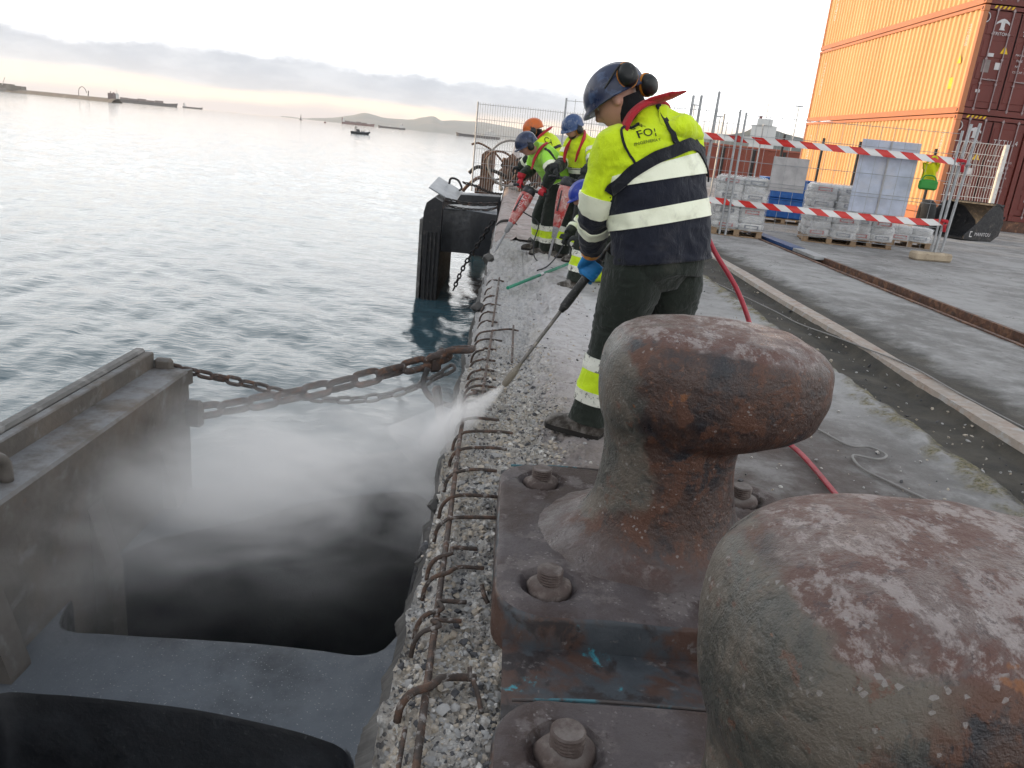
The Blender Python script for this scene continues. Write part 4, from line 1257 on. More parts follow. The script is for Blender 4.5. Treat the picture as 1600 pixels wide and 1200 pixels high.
def panel_box(rt, x0, x1, y0, y1, ztop, zbot, stiff=5):
    """steel panel: facing plate seaward, rim, shelf and ribbed inner face"""
    mb = MB()
    mb.bbox(((x0 + 0.03), (y0 + y1) / 2, (ztop + zbot) / 2 + 0.012), (0.06, y1 - y0, ztop - zbot), 0.012)
    mb.build('facing', M['panel_edge'], rt)
    mb = MB()
    mb.bbox(((x0 + 0.062 + x1) / 2, (y0 + y1) / 2, (ztop - 0.09 + zbot) / 2), (x1 - x0 - 0.062, y1 - y0 - 0.02, ztop - 0.09 - zbot), 0.012)
    mb.bbox((x0 + 0.085, (y0 + y1) / 2, ztop - 0.05), (0.045, y1 - y0 - 0.02, 0.095), 0.006)
    mb.build('frame', M['panel'], rt)
    for k in range(stiff):
        y = y0 + 0.35 + (y1 - y0 - 0.7) * k / (stiff - 1)
        mb = MB()
        mb.add([(x1 - 0.005, y - 0.06, zbot + 0.1), (x1 - 0.005, y + 0.06, zbot + 0.1), (x1 + 0.075, y + 0.06, zbot + 0.15), (x1 + 0.075, y - 0.06, zbot + 0.15),
                (x1 - 0.005, y - 0.06, ztop - 0.38), (x1 - 0.005, y + 0.06, ztop - 0.38), (x1 + 0.075, y + 0.06, ztop - 0.72), (x1 + 0.075, y - 0.06, ztop - 0.72)],
               [(0, 3, 2, 1), (4, 5, 6, 7), (0, 1, 5, 4), (1, 2, 6, 5), (2, 3, 7, 6), (3, 0, 4, 7)])
        mb.build('stiffener', M['panel'], rt)
fen = empty('dock_fender', (-1.0, 3.0, WATER), 'near dock fender, steel panel on black rubber legs, half veiled by spray', 'fender')
panel_box(fen, -2.02, -1.72, 0.6, 4.16, 0.035, -1.75)
# wing of the frame at the far end
mb = MB()
mb.prism([(-1.95, 4.13), (-1.735, 4.13), (-1.72, 4.20), (-1.76, 4.22), (-1.95, 4.165)], -0.15, -0.065)
mb.build('corner_wing', M['panel'], fen)
for y in (2.55, 1.2):
    mb = MB()
    mb.tube(catmull([(-1.80, y - 0.10, -0.06), (-1.80, y - 0.09, 0.03), (-1.80, y, 0.075), (-1.80, y + 0.09, 0.03), (-1.80, y + 0.10, -0.06)], 16), 0.024, 8)
    mb.build('lifting_eye', M['panel'], fen, smooth=True)
leg_shape(fen, [(-1.74, 2.95), (-1.66, 2.68), (-1.45, 2.66), (-1.13, 2.67), (-0.85, 2.675), (-0.61, 2.665), (-0.45, 2.655), (-0.36, 2.70), (-0.30, 2.84)],
          [(-1.74, 2.06), (-1.68, 2.26), (-1.50, 2.285), (-1.30, 2.285), (-0.98, 2.27), (-0.69, 2.225), (-0.50, 2.18), (-0.385, 2.12), (-0.31, 1.94)], -0.70, -1.85)
leg_shape(fen, [(-1.74, 4.10), (-1.70, 4.02), (-1.55, 4.10), (-1.36, 4.22), (-1.05, 4.50), (-0.69, 4.80), (-0.50, 4.93), (-0.37, 5.04), (-0.30, 5.22)],
          [(-1.74, 3.02), (-1.72, 3.20), (-1.64, 3.38), (-1.50, 3.52), (-1.28, 3.68), (-0.97, 3.97), (-0.60, 4.16), (-0.42, 4.20), (-0.30, 4.08)], -0.72, -1.85)
mb = MB()
mb.bbox((-0.272, 3.4, -1.2), (0.05, 4.4, 1.15), 0.01)
mb.build('base_plate', M['black_steel'], fen)
for y, z in ((2.0, -0.75), (2.85, -0.75), (4.1, -0.8), (5.15, -0.8)):
    mb = MB()
    mb.cyl((-0.305, y, z), (-0.24, y, z), 0.035, 6)
    mb.build('bolt', M['bolt'], fen)

# far fender of the same kind
def fender_far(y0, label, mat_panel, tilted=True, dx=0.0):
    rt = empty('dock_fender', (-1.0 + dx, y0 + 1.8, WATER), label, 'fender')
    x0, x1 = -1.68 + dx, -1.36 + dx
    yA, yB = y0, y0 + 3.5
    mb = MB()
    poly = [(x0, WATER - 0.6), (x1, WATER - 0.6), (x1, 0.02), (x0 + 0.16, 0.10), (x0 + 0.0, -0.02), (x0 - 0.05, -0.22)] if tilted else [(x0, WATER - .6), (x1, WATER - .6), (x1, 0.92), (x0 + 0.12, 0.98), (x0, 0.86)]
    n = len(poly)
    v = [(x, yA, z) for x, z in poly] + [(x, yB, z) for x, z in poly]
    mb.add(v, [tuple(range(n)), tuple(range(2 * n - 1, n - 1, -1))] + [(i, n + i, n + (i + 1) % n, (i + 1) % n) for i in range(n)])
    mb.build('frame', M[mat_panel], rt)
    mb = MB()
    mb.bbox((x0 - 0.085, (yA + yB) / 2, (WATER - 0.6 - 0.36) / 2), (0.07, yB - yA, 2.24 if tilted else 2.8), 0.01)
    mb.build('facing', M['panel_edge' if tilted else mat_panel], rt)
    for k in range(4):
        mb = MB()
        mb.box((x1 - 0.27 + k * 0.08, yA - 0.02, WATER / 2 - 0.45), (0.035, 0.05, 1.7))
        mb.build('stiffener', M[mat_panel], rt)
    return rt
ff = fender_far(15.9, 'black dock fender beyond the workers with a tilted plate on its head', 'black_steel')
leg_shape(ff, [(-1.38, 17.3), (-1.1, 17.5), (-0.7, 17.9), (-0.3, 18.3)], [(-1.38, 16.2), (-1.1, 16.25), (-0.7, 16.2), (-0.24, 15.9)], -0.13, -1.02)
leg_shape(ff, [(-1.38, 19.4), (-1.0, 19.6), (-0.6, 19.8), (-0.24, 20.2)], [(-1.38, 18.6), (-1.0, 18.8), (-0.6, 19.0), (-0.24, 19.1)], 0.0, -1.02)
mb = MB()
Q = rot_from((0.80, -0.1, -0.40), (0.05, 1, 0.12))
mb.bbox((-1.38, 16.9, 0.20), (0.62, 1.3, 0.03), 0.008, Q)
mb.build('tilted_plate', M['galv'], ff)
mb = MB()
mb.tube(catmull([(-1.36, 17.3, 0.30), (-1.33, 17.3, 0.42), (-1.18, 17.3, 0.40), (-1.08, 17.3, 0.24), (-1.14, 17.3, 0.18)], 14), 0.025, 6)
mb.build('plate_handle', M['black_steel'], ff)
f3 = fender_far(22.8, 'rusty brown fender panel behind the seaside mesh fence', 'rust_metal', False, 0.75)
f3['label'] = 'rusty brown fender panel behind the seaside mesh fence'

# ------------------------------------------------------------------ chains
def link_mesh(L, W, r, name, mat, ns=10, nl=8):
    """stadium link: outer length L, outer width W, bar radius r; lies along X in the XY plane"""
    c = []
    hw = W / 2 - r
    hl = L / 2 - r - hw
    for a in np.radians(np.linspace(-90, 90, nl)):
        c.append((hl + hw * math.cos(a), hw * math.sin(a), 0))
    for a in np.radians(np.linspace(90, 270, nl)):
        c.append((-hl + hw * math.cos(a), hw * math.sin(a), 0))
    c = np.array(c)
    n = len(c)
    g = []
    for i in range(n):
        t_ = c[(i + 1) % n] - c[i - 1]
        t_ /= np.linalg.norm(t_)
        s = np.array([-t_[1], t_[0], 0])
        g.append([c[i] + r * (math.cos(a) * s + math.sin(a) * np.array([0, 0, 1])) for a in np.linspace(0, 6.283, ns, endpoint=False)])
    g = np.array(g + [g[0]])
    mb = MB()
    mb.grid(g, True)
    me = mb.mesh(name)
    me.materials.append(mat)
    me.polygons.foreach_set('use_smooth', [True] * len(me.polygons))
    return me
def chain(name, path, L, W, r, mats, label, group=None, jitter=0.06, twist=0.0):
    """links strung along the path; neighbours turn a quarter"""
    P = catmull(path, 400)
    cum = np.concatenate([[0], np.cumsum(np.linalg.norm(np.diff(P, axis=0), axis=1))])
    pitch = L - 2.2 * r
    n = int(cum[-1] / pitch)
    rt = empty(name, tuple(P[0]), label, 'chain', group)
    mes = [link_mesh(L, W, r, 'link', m) for m in mats]
    for k in range(n):
        s = (k + 0.5) * pitch
        c = np.array([np.interp(s, cum, P[:, i]) for i in range(3)])
        e = np.array([np.interp(min(s + pitch * 0.5, cum[-1]), cum, P[:, i]) for i in range(3)]) - np.array([np.interp(s - pitch * 0.5, cum, P[:, i]) for i in range(3)])
        e /= np.linalg.norm(e)
        up = np.array([0, 0, 1.0])
        side = np.cross(up, e); side /= np.linalg.norm(side)
        up2 = np.cross(e, side)
        a = (k % 2) * math.pi / 2 + R(40) + random.uniform(-jitter, jitter) * 3 + twist
        y_ = math.cos(a) * side + math.sin(a) * up2
        z_ = np.cross(e, y_)
        o = link_obj('link', mes[(k * len(mats)) // n], rt)
        Mx = Matrix(((e[0], y_[0], z_[0], 0), (e[1], y_[1], z_[1], 0), (e[2], y_[2], z_[2], 0), (0, 0, 0, 1)))
        o.matrix_local = Matrix.Translation(Vector(c) - Vector(P[0])) @ Mx
    return rt
chain('chain', [(-1.70, 4.12, -0.30), (-1.45, 4.25, -0.275), (-1.15, 4.40, -0.225), (-0.8, 4.575, -0.150), (-0.5, 4.72, -0.075), (-0.22, 4.86, -0.005)], 0.205, 0.115, 0.021, [M['chain']], 'heavy rusty chain from the near fender panel to the quay')
chain('chain', [(-1.86, 4.16, -0.05), (-1.72, 4.24, -0.10), (-1.5, 4.42, -0.20), (-1.2, 4.62, -0.325), (-0.9, 4.74, -0.36), (-0.6, 4.82, -0.30), (-0.4, 4.86, -0.20), (-0.2, 4.88, -0.06)], 0.115, 0.066, 0.0115, [M['chain'], M['chain_dusty']], 'thinner dust covered chain sagging below the heavy one')
# shackle block where the chains meet the quay and the anchor bracket under it
sh = empty('chain_shackle', (-0.33, 4.85, -0.05), 'rusty shackle block joining the two chains by the quay edge', 'shackle')
mb = MB(); mb.bbox((-0.40, 4.80, -0.075), (0.085, 0.10, 0.11), 0.02, rotz(0.4)); mb.build('block', M['chain'], sh)
mb = MB(); mb.cyl((-0.45, 4.70, -0.10), (-0.36, 4.92, -0.02), 0.022, 10); mb.build('pin', M['chain'], sh, smooth=40)
mb = MB(); mb.tube(catmull([(-0.40, 4.80, -0.03), (-0.30, 4.78, 0.02), (-0.18, 4.85, 0.015), (-0.17, 4.95, 0.005), (-0.30, 4.96, -0.02), (-0.38, 4.86, -0.05)], 24), 0.022, 8); mb.build('bow', M['chain'], sh, smooth=True)
br = empty('anchor_bracket', (-0.22, 4.45, -0.25), 'dark steel hook bracket fixed to the quay face below the chains', 'bracket')
mb = MB(); mb.tube(catmull([(-0.42, 4.62, -0.06), (-0.44, 4.60, -0.16), (-0.38, 4.56, -0.24), (-0.26, 4.52, -0.26), (-0.16, 4.50, -0.26)], 20), 0.018, 8); mb.build('hook', M['chain_black'], br, smooth=True)
mb = MB(); mb.bbox((-0.31, 4.42, -0.28), (0.05, 0.07, 0.34), 0.01, roty(-0.2)); mb.build('bar', M['chain_black'], br)
mb = MB(); mb.bbox((-0.30, 4.30, -0.42), (0.22, 0.10, 0.05), 0.01); mb.build('foot', M['chain'], br)
# pad eye on the near panel
mb = MB(); mb.bbox((-1.69, 4.11, -0.30), (0.12, 0.06, 0.16), 0.02); mb.build('pad_eye', M['panel'], fen)
mb = MB(); mb.bbox((-1.86, 4.15, -0.05), (0.10, 0.05, 0.10), 0.015); mb.build('pad_eye', M['panel'], fen)
# chains of the far fender
chain('chain', [(-1.32, 16.1, 0.06), (-0.9, 16.3, 0.0), (-0.6, 16.5, 0.0), (-0.22, 16.8, 0.02)], 0.165, 0.10, 0.018, [M['chain_black']], 'taut black chain from the head of the far fender to the quay')
chain('chain', [(-1.30, 16.1, -0.06), (-1.0, 16.2, -0.10), (-0.7, 16.4, -0.115), (-0.45, 16.5, -0.10), (-0.18, 16.7, -0.02)], 0.11, 0.066, 0.012, [M['chain_black']], 'thin chain sagging just above the far fender rubber')
chain('chain', [(-1.06, 17.3, 0.36), (-0.8, 17.8, 0.28), (-0.5, 18.6, 0.12), (-0.2, 19.4, 0.05)], 0.13, 0.075, 0.013, [M['chain_black']], 'thin chain from the tilted plate back to the quay')
chain('chain', [(-0.28, 14.6, -0.12), (-0.50, 15.0, -0.55), (-0.80, 15.5, -1.15), (-1.05, 16.0, -1.85)], 0.16, 0.095, 0.016, [M['chain_black']], 'slanting chain across the far fender rubber down to the water')
# rope loop on the coping
mb = MB()
mb.tube(catmull([(-0.235, 12.6, -0.12), (-0.14, 12.68, 0.055), (0.0, 12.75, 0.09), (0.1, 12.8, 0.05), (0.14, 12.8, 0.012)], 24), 0.022, 8)
tag(mb.build('rope_loop', M['chain_black'], smooth=True), 'dark rope looped over the rounded coping ahead of the workers', 'rope')
# ------------------------------------------------------------------ people
def nv(v):
    v = np.asarray(v, float)
    return v / (np.linalg.norm(v) + 1e-12)
def cloth_disp(P, amp, seed, freq=9.0, ax=None):
    """fold relief; ax: direction along which the folds are drawn out"""
    Q = P.copy()
    if ax is not None:
        a = nv(ax)
        Q = P - 0.55 * (P @ a)[..., None] * a
    w = 0.05 * np.stack([fbm(P, 6, 2, seed + 1), fbm(P, 6, 2, seed + 2), fbm(P, 6, 2, seed + 3)], -1)
    return amp * (fbm(Q + w, freq, 3, seed, 0.5, True) * 0.7 + 0.5 * fbm(P, freq * 0.45, 2, seed + 9) + 0.45 * fbm(P * np.array([1, 1, 2.3]) + w * 2, freq * 1.9, 2, seed + 13, 0.5, True))
class Shell:
    """a lofted sleeve, leg or torso: surf(t, off) gives the rings at t in 0..1"""
    def __init__(s, keys, hint, n=40, e=2.0, amp=0.006, seed=1, freq=9.0, samples=200, axis_folds=True):
        # keys: (x, y, z, a, bf, bb)
        s.K = catmull(keys, samples)
        s.T, s.S, s.B = frames(s.K[:, :3], hint)
        s.n, s.e, s.amp, s.seed, s.freq, s.m = n, e, amp, seed, freq, samples
        s.ax = nv(s.K[-1, :3] - s.K[0, :3]) if axis_folds else None
    def surf(s, ts, off=0.0):
        ts = np.asarray(ts, float)
        x = ts * (s.m - 1)
        ip = lambda A: np.stack([np.interp(x, np.arange(s.m), A[:, k]) for k in range(A.shape[1])], -1)
        K, S, B = ip(s.K), ip(s.S), ip(s.B)
        th = np.linspace(0, 2 * math.pi, s.n, endpoint=False)
        c, q = np.cos(th), np.sin(th)
        cc = np.sign(c) * np.abs(c) ** (2 / s.e)
        qq = np.sign(q) * np.abs(q) ** (2 / s.e)
        depth = np.where(q[None] > 0, K[:, 4:5], K[:, 5:6])
        base = K[:, None, :3] + (cc[None] * K[:, 3:4])[..., None] * S[:, None] + (qq[None] * depth)[..., None] * B[:, None]
        rad = nv_rows(base - K[:, None, :3])
        d = cloth_disp(base, s.amp, s.seed, s.freq, s.ax)
        return base + rad * (d + off)[..., None]
    def grid(s, t0, t1, rows, off=0.0):
        return s.surf(np.linspace(t0, t1, rows), off)
    def band(s, t0, t1, off=0.0065, rows=6):
        ts = np.concatenate([[t0], np.linspace(t0, t1, rows), [t1]])
        g = s.surf(ts, off)
        g[0] = s.surf([t0], -0.004)[0]
        g[-1] = s.surf([t1], -0.004)[0]
        return g
def nv_rows(v):
    return v / (np.linalg.norm(v, axis=-1)[..., None] + 1e-12)

def head_grid(c, F, up, sc=1.0):
    F = nv(F)
    Q = rot_from(np.cross(F, up), F)          # columns: right, forward, up
    nu, nvv = 48, 40
    th = np.linspace(0, 2 * math.pi, nu, endpoint=False)
    ph = np.linspace(-math.pi / 2 + 0.03, math.pi / 2 - 0.03, nvv)
    TH, PH = np.meshgrid(th, ph)
    x = 0.076 * np.cos(PH) * np.sin(TH)
    y = 0.097 * np.cos(PH) * np.cos(TH)
    z = 0.125 * np.sin(PH)
    low = np.clip(-z / 0.125, 0, 1)
    x = x * (1 - 0.34 * low ** 1.6)
    y = np.where(y < 0, y * (1 - 0.55 * low ** 1.2), y * (1 - 0.06 * low))
    y = y + 0.012 * low
    fr = np.clip(np.cos(PH) * np.cos(TH), 0, 1)
    gs = lambda x0, z0, sx, sz: np.exp(-((x - x0) / sx) ** 2 - ((z - z0) / sz) ** 2) * (fr > 0)
    y = y + 0.026 * gs(0, -0.022, 0.013, 0.018) + 0.013 * gs(0, 0.004, 0.010, 0.026) + 0.006 * gs(0, 0.032, 0.05, 0.010)
    for s in (-1, 1):
        y = y - 0.012 * gs(s * 0.031, 0.012, 0.015, 0.010) + 0.005 * gs(s * 0.045, -0.02, 0.02, 0.018)
    y = y + 0.007 * gs(0, -0.062, 0.024, 0.007) - 0.004 * gs(0, -0.070, 0.022, 0.003) + 0.006 * gs(0, -0.079, 0.02, 0.007) + 0.006 * gs(0, -0.108, 0.02, 0.014)
    L = np.stack([x, y, z], -1) * sc
    return L @ Q.T + c, Q
def in_head(c, Q, p, sc=1.0):
    return np.asarray(c) + Q @ (np.asarray(p, float) * sc)

def helmet(rt, c, Q, mat, sc=1.0, peak=0.035, muffs='ears', muff_rot=0.0, strap=True):
    n, m = 56, 18
    th = np.linspace(0, 2 * math.pi, n, endpoint=False)
    rows = []
    for k, ph in enumerate(np.linspace(R(88), R(0), m)):
        x = 0.114 * math.cos(ph) * np.sin(th)
        y = 0.139 * math.cos(ph) * np.cos(th) - 0.006
        z = 0.034 + 0.118 * math.sin(ph) + np.zeros(n)
        rows.append(np.stack([x, y, z], -1))
    low = np.clip(np.cos(th), -1, 1)
    for dz, gr in ((-0.018, 1.005), (-0.030, 1.03), (-0.034, 1.0), (-0.016, 0.95), (0.02, 0.9)):
        r = rows[m - 1].copy()
        r[:, :2] *= gr
        pk = peak * np.clip(low, 0, 1) ** 2 if gr > 1.0 else 0
        r[:, 1] += pk
        r[:, 2] += dz * (1 - 0.35 * np.clip(low, 0, 1)) - 0.018 * np.clip(-low, 0, 1)
        rows.append(r)
    g = np.array(rows)
    rid = 0.004 * np.exp(-(g[..., 0] / 0.012) ** 2) + 0.003 * np.exp(-((np.abs(g[..., 0]) - 0.055) / 0.009) ** 2)
    g[:m] += nv_rows(g[:m] - np.array([0, 0, 0.03])) * rid[:m][..., None]
    mb = MB()
    mb.grid((g * sc) @ Q.T + c, True, 0, True, False)
    h = mb.build('helmet', M[mat], rt, smooth=50)
    if muffs:
        for s in (-1, 1):
            if isinstance(muffs, list):
                wp_, wa_ = muffs[(s + 1) // 2]
                p, ax = Q.T @ (np.asarray(wp_) - c) / sc, nv(Q.T @ np.asarray(wa_))
            elif muffs == 'ears':
                p, ax = np.array([s * 0.105, -0.005, -0.02]), np.array([s, 0, 0])
            elif muffs == 'parked':
                p, ax = np.array([s * 0.085, -0.098, 0.070]), nv([s * 0.72, -0.70, 0.10])
            a, b = p - ax * 0.012, p + ax * 0.034
            prof = [(0.0, 0.036), (0.010, 0.043), (0.030, 0.041), (0.046, 0.032), (0.053, 0.016)]
            mb = MB()
            P = [in_head(c, Q, p - ax * 0.014 + ax * d, sc) for d, r in prof]
            mb.tube(P, [r * sc for d, r in prof], 18, 0, True, 1.22, Q @ np.array([0, 1, 0.2]))
            cup = mb.build('earmuff', M['muff'], rt, smooth=45)
            mb = MB()
            P = [in_head(c, Q, p - ax * 0.014 + ax * d, sc) for d in (0.004, 0.013)]
            mb.tube(P, [0.0455 * sc] * 2, 18, 0, True, 1.22, Q @ np.array([0, 1, 0.2]))
            mb.build('ring', M['muff_orange'], cup, smooth=40)
            mb = MB()
            mb.tube(catmull([in_head(c, Q, p + ax * 0.02, sc), in_head(c, Q, p + ax * 0.02 + np.array([0, 0.01, 0.05]), sc), in_head(c, Q, np.array([s * 0.112, 0.0, 0.05]), sc)], 10), 0.005 * sc, 6)
            mb.build('arm', M['muff'], cup)
    return h

def glove(rt, name, wrist, grip, axis, palm_from, mat, bar=0.020, sc=1.0, cuff=None, cuff_mat=None, thumb=1):
    """a hand closed round a bar: grip = centre on the bar, axis = bar direction towards the little finger, palm_from = side the palm touches"""
    A = nv(axis)
    N = np.asarray(palm_from, float); N = nv(N - np.dot(N, A) * A)      # from the bar to the palm
    B = np.cross(A, N)                                                   # fingers run off to +B first
    fr = 0.0105 * sc
    mb = MB()
    offs = [-0.033, -0.011, 0.011, 0.031]
    reach = [1.0, 1.06, 1.0, 0.86]
    for o, q in zip(offs, reach):
        rr_ = bar + fr * 0.95
        pts = []
        for a in np.radians(np.linspace(-55, 200 * q, 12)):
            k = 1.0 + 0.10 * math.sin(3 * a)
            pts.append(np.asarray(grip) + A * o * sc + rr_ * k * (math.cos(a) * N + math.sin(a) * B))
        mb.tube(pts, [fr * 1.12] * 4 + [fr * 1.05] * 4 + [fr] * 3 + [fr * 0.6], 8)
    # thumb: leaves the side of the palm and closes against the fingers from below
    pts = []
    for a, o in zip(np.radians(np.linspace(-20, -170, 9)), np.linspace(-0.030, -0.052, 9) * thumb):
        pts.append(np.asarray(grip) + A * o * sc + (bar + fr * 1.3) * (math.cos(a) * N + math.sin(a) * B))
    mb.tube(pts, [fr * 1.5, fr * 1.45] + [fr * 1.2] * 4 + [fr * 1.1, fr, fr * 0.6], 8)
    # palm and back of the hand down to the wrist
    k0 = np.asarray(grip) + N * (bar + 0.012 * sc) - A * 0.001
    W = np.asarray(wrist, float)
    hint = A
    P = np.array([k0 + B * 0.022 * sc + N * 0.004, k0 - B * 0.012 * sc + N * 0.006, (k0 * 0.5 + W * 0.5) + N * 0.004, W])
    K = catmull(P, 12)
    T, S, Bb = frames(K, hint)
    wa = np.interp(np.linspace(0, 1, 12), [0, 0.3, 0.7, 1], [0.036, 0.047, 0.041, 0.033]) * sc
    wb = np.interp(np.linspace(0, 1, 12), [0, 0.3, 0.7, 1], [0.012, 0.019, 0.021, 0.026]) * sc
    th = np.linspace(0, 6.283, 16, endpoint=False)
    g = K[:, None] + (wa[:, None] * np.cos(th)[None])[..., None] * S[:, None] + (wb[:, None] * np.sin(th)[None])[..., None] * Bb[:, None]
    mb.grid(g, True, 0, True, True)
    o = mb.build(name, M[mat], rt, smooth=True)
    remesh(o, 0.0048 * sc)
    if cuff is not None:
        c2 = MB()
        e = np.asarray(cuff, float)
        d = nv(e - W)
        c2.tube(catmull([W - d * 0.012, W + d * 0.02, W + d * 0.055, e], 10), [0.036 * sc, 0.042 * sc, 0.048 * sc, 0.052 * sc, 0.053 * sc, 0.053 * sc, 0.053 * sc, 0.054 * sc, 0.054 * sc, 0.054 * sc], 18)
        c2.build('cuff', M[cuff_mat or mat], o, smooth=50)
    return o
def remesh(o, voxel, its=2):
    md = o.modifiers.new('r', 'REMESH')
    md.mode = 'VOXEL'
    md.voxel_size = voxel
    md.use_smooth_shade = True
    dg = bpy.context.evaluated_depsgraph_get()
    dg.update()
    me = bpy.data.meshes.new_from_object(o.evaluated_get(dg))
    o.modifiers.remove(md)
    old = o.data
    mats = list(old.materials)
    o.data = me
    me.materials.clear()
    for m in mats:
        me.materials.append(m)
    me.polygons.foreach_set('use_smooth', [True] * len(me.polygons))
    # settle the voxel steps
    bm = bmesh.new(); bm.from_mesh(me)
    for _ in range(its):
        bmesh.ops.smooth_vert(bm, verts=bm.verts, factor=0.5, use_axis_x=True, use_axis_y=True, use_axis_z=True)
    bm.to_mesh(me); bm.free()
    bpy.data.meshes.remove(old)
def boot(rt, ankle, toe, sc=1.0, mat='boot'):
    """ankle: joint above the heel; toe: direction on the ground"""
    D = nv([toe[0], toe[1], 0])
    S = np.array([D[1], -D[0], 0])
    a = np.asarray(ankle, float)
    z0 = a[2] - 0.095 * sc
    heel = np.array([a[0], a[1], z0]) - D * 0.075 * sc
    sec = [(0.0, 0.032, 0.065), (0.02, 0.042, 0.100), (0.06, 0.046, 0.120), (0.11, 0.047, 0.122), (0.15, 0.050, 0.105), (0.20, 0.055, 0.085), (0.245, 0.055, 0.076), (0.28, 0.046, 0.062), (0.300, 0.024, 0.042)]
    A = catmull([(x, 0, 0, w, h) for x, w, h in sec], 22)
    th = np.linspace(0, math.pi, 13)
    g = []
    for x, _, _, w, h in A:
        g.append([heel + D * x * sc + S * (w * sc * math.cos(t_)) + np.array([0, 0, 0.018 * sc + max(h - 0.018, 0.01) * sc * math.sin(t_) ** 0.7]) for t_ in th])
    mb = MB()
    mb.grid(np.array(g), False)
    mb.add([v for v in np.array(g)[0]], [tuple(range(13))]); mb.add([v for v in np.array(g)[-1]], [tuple(range(12, -1, -1))])
    mb.tube([heel + D * 0.068 * sc + (0, 0, 0.05 * sc), heel + D * 0.072 * sc + (0, 0, 0.11 * sc), heel + D * 0.074 * sc + (0, 0, 0.17 * sc)], [0.046 * sc, 0.046 * sc, 0.050 * sc], 16, 0, True, 1.15, S)
    o = mb.build('boot', M[mat], rt, smooth=60)
    mb = MB()
    pl = [(x, w * 1.08) for x, w, h in sec]
    pts = [(heel + D * x * sc + S * w * sc)[:2] for x, w in pl] + [(heel + D * x * sc - S * w * sc)[:2] for x, w in pl[::-1]]
    mb.prism(pts[::-1], z0, z0 + 0.026 * sc)
    mb.build('sole', M['sole'], o)
    return o

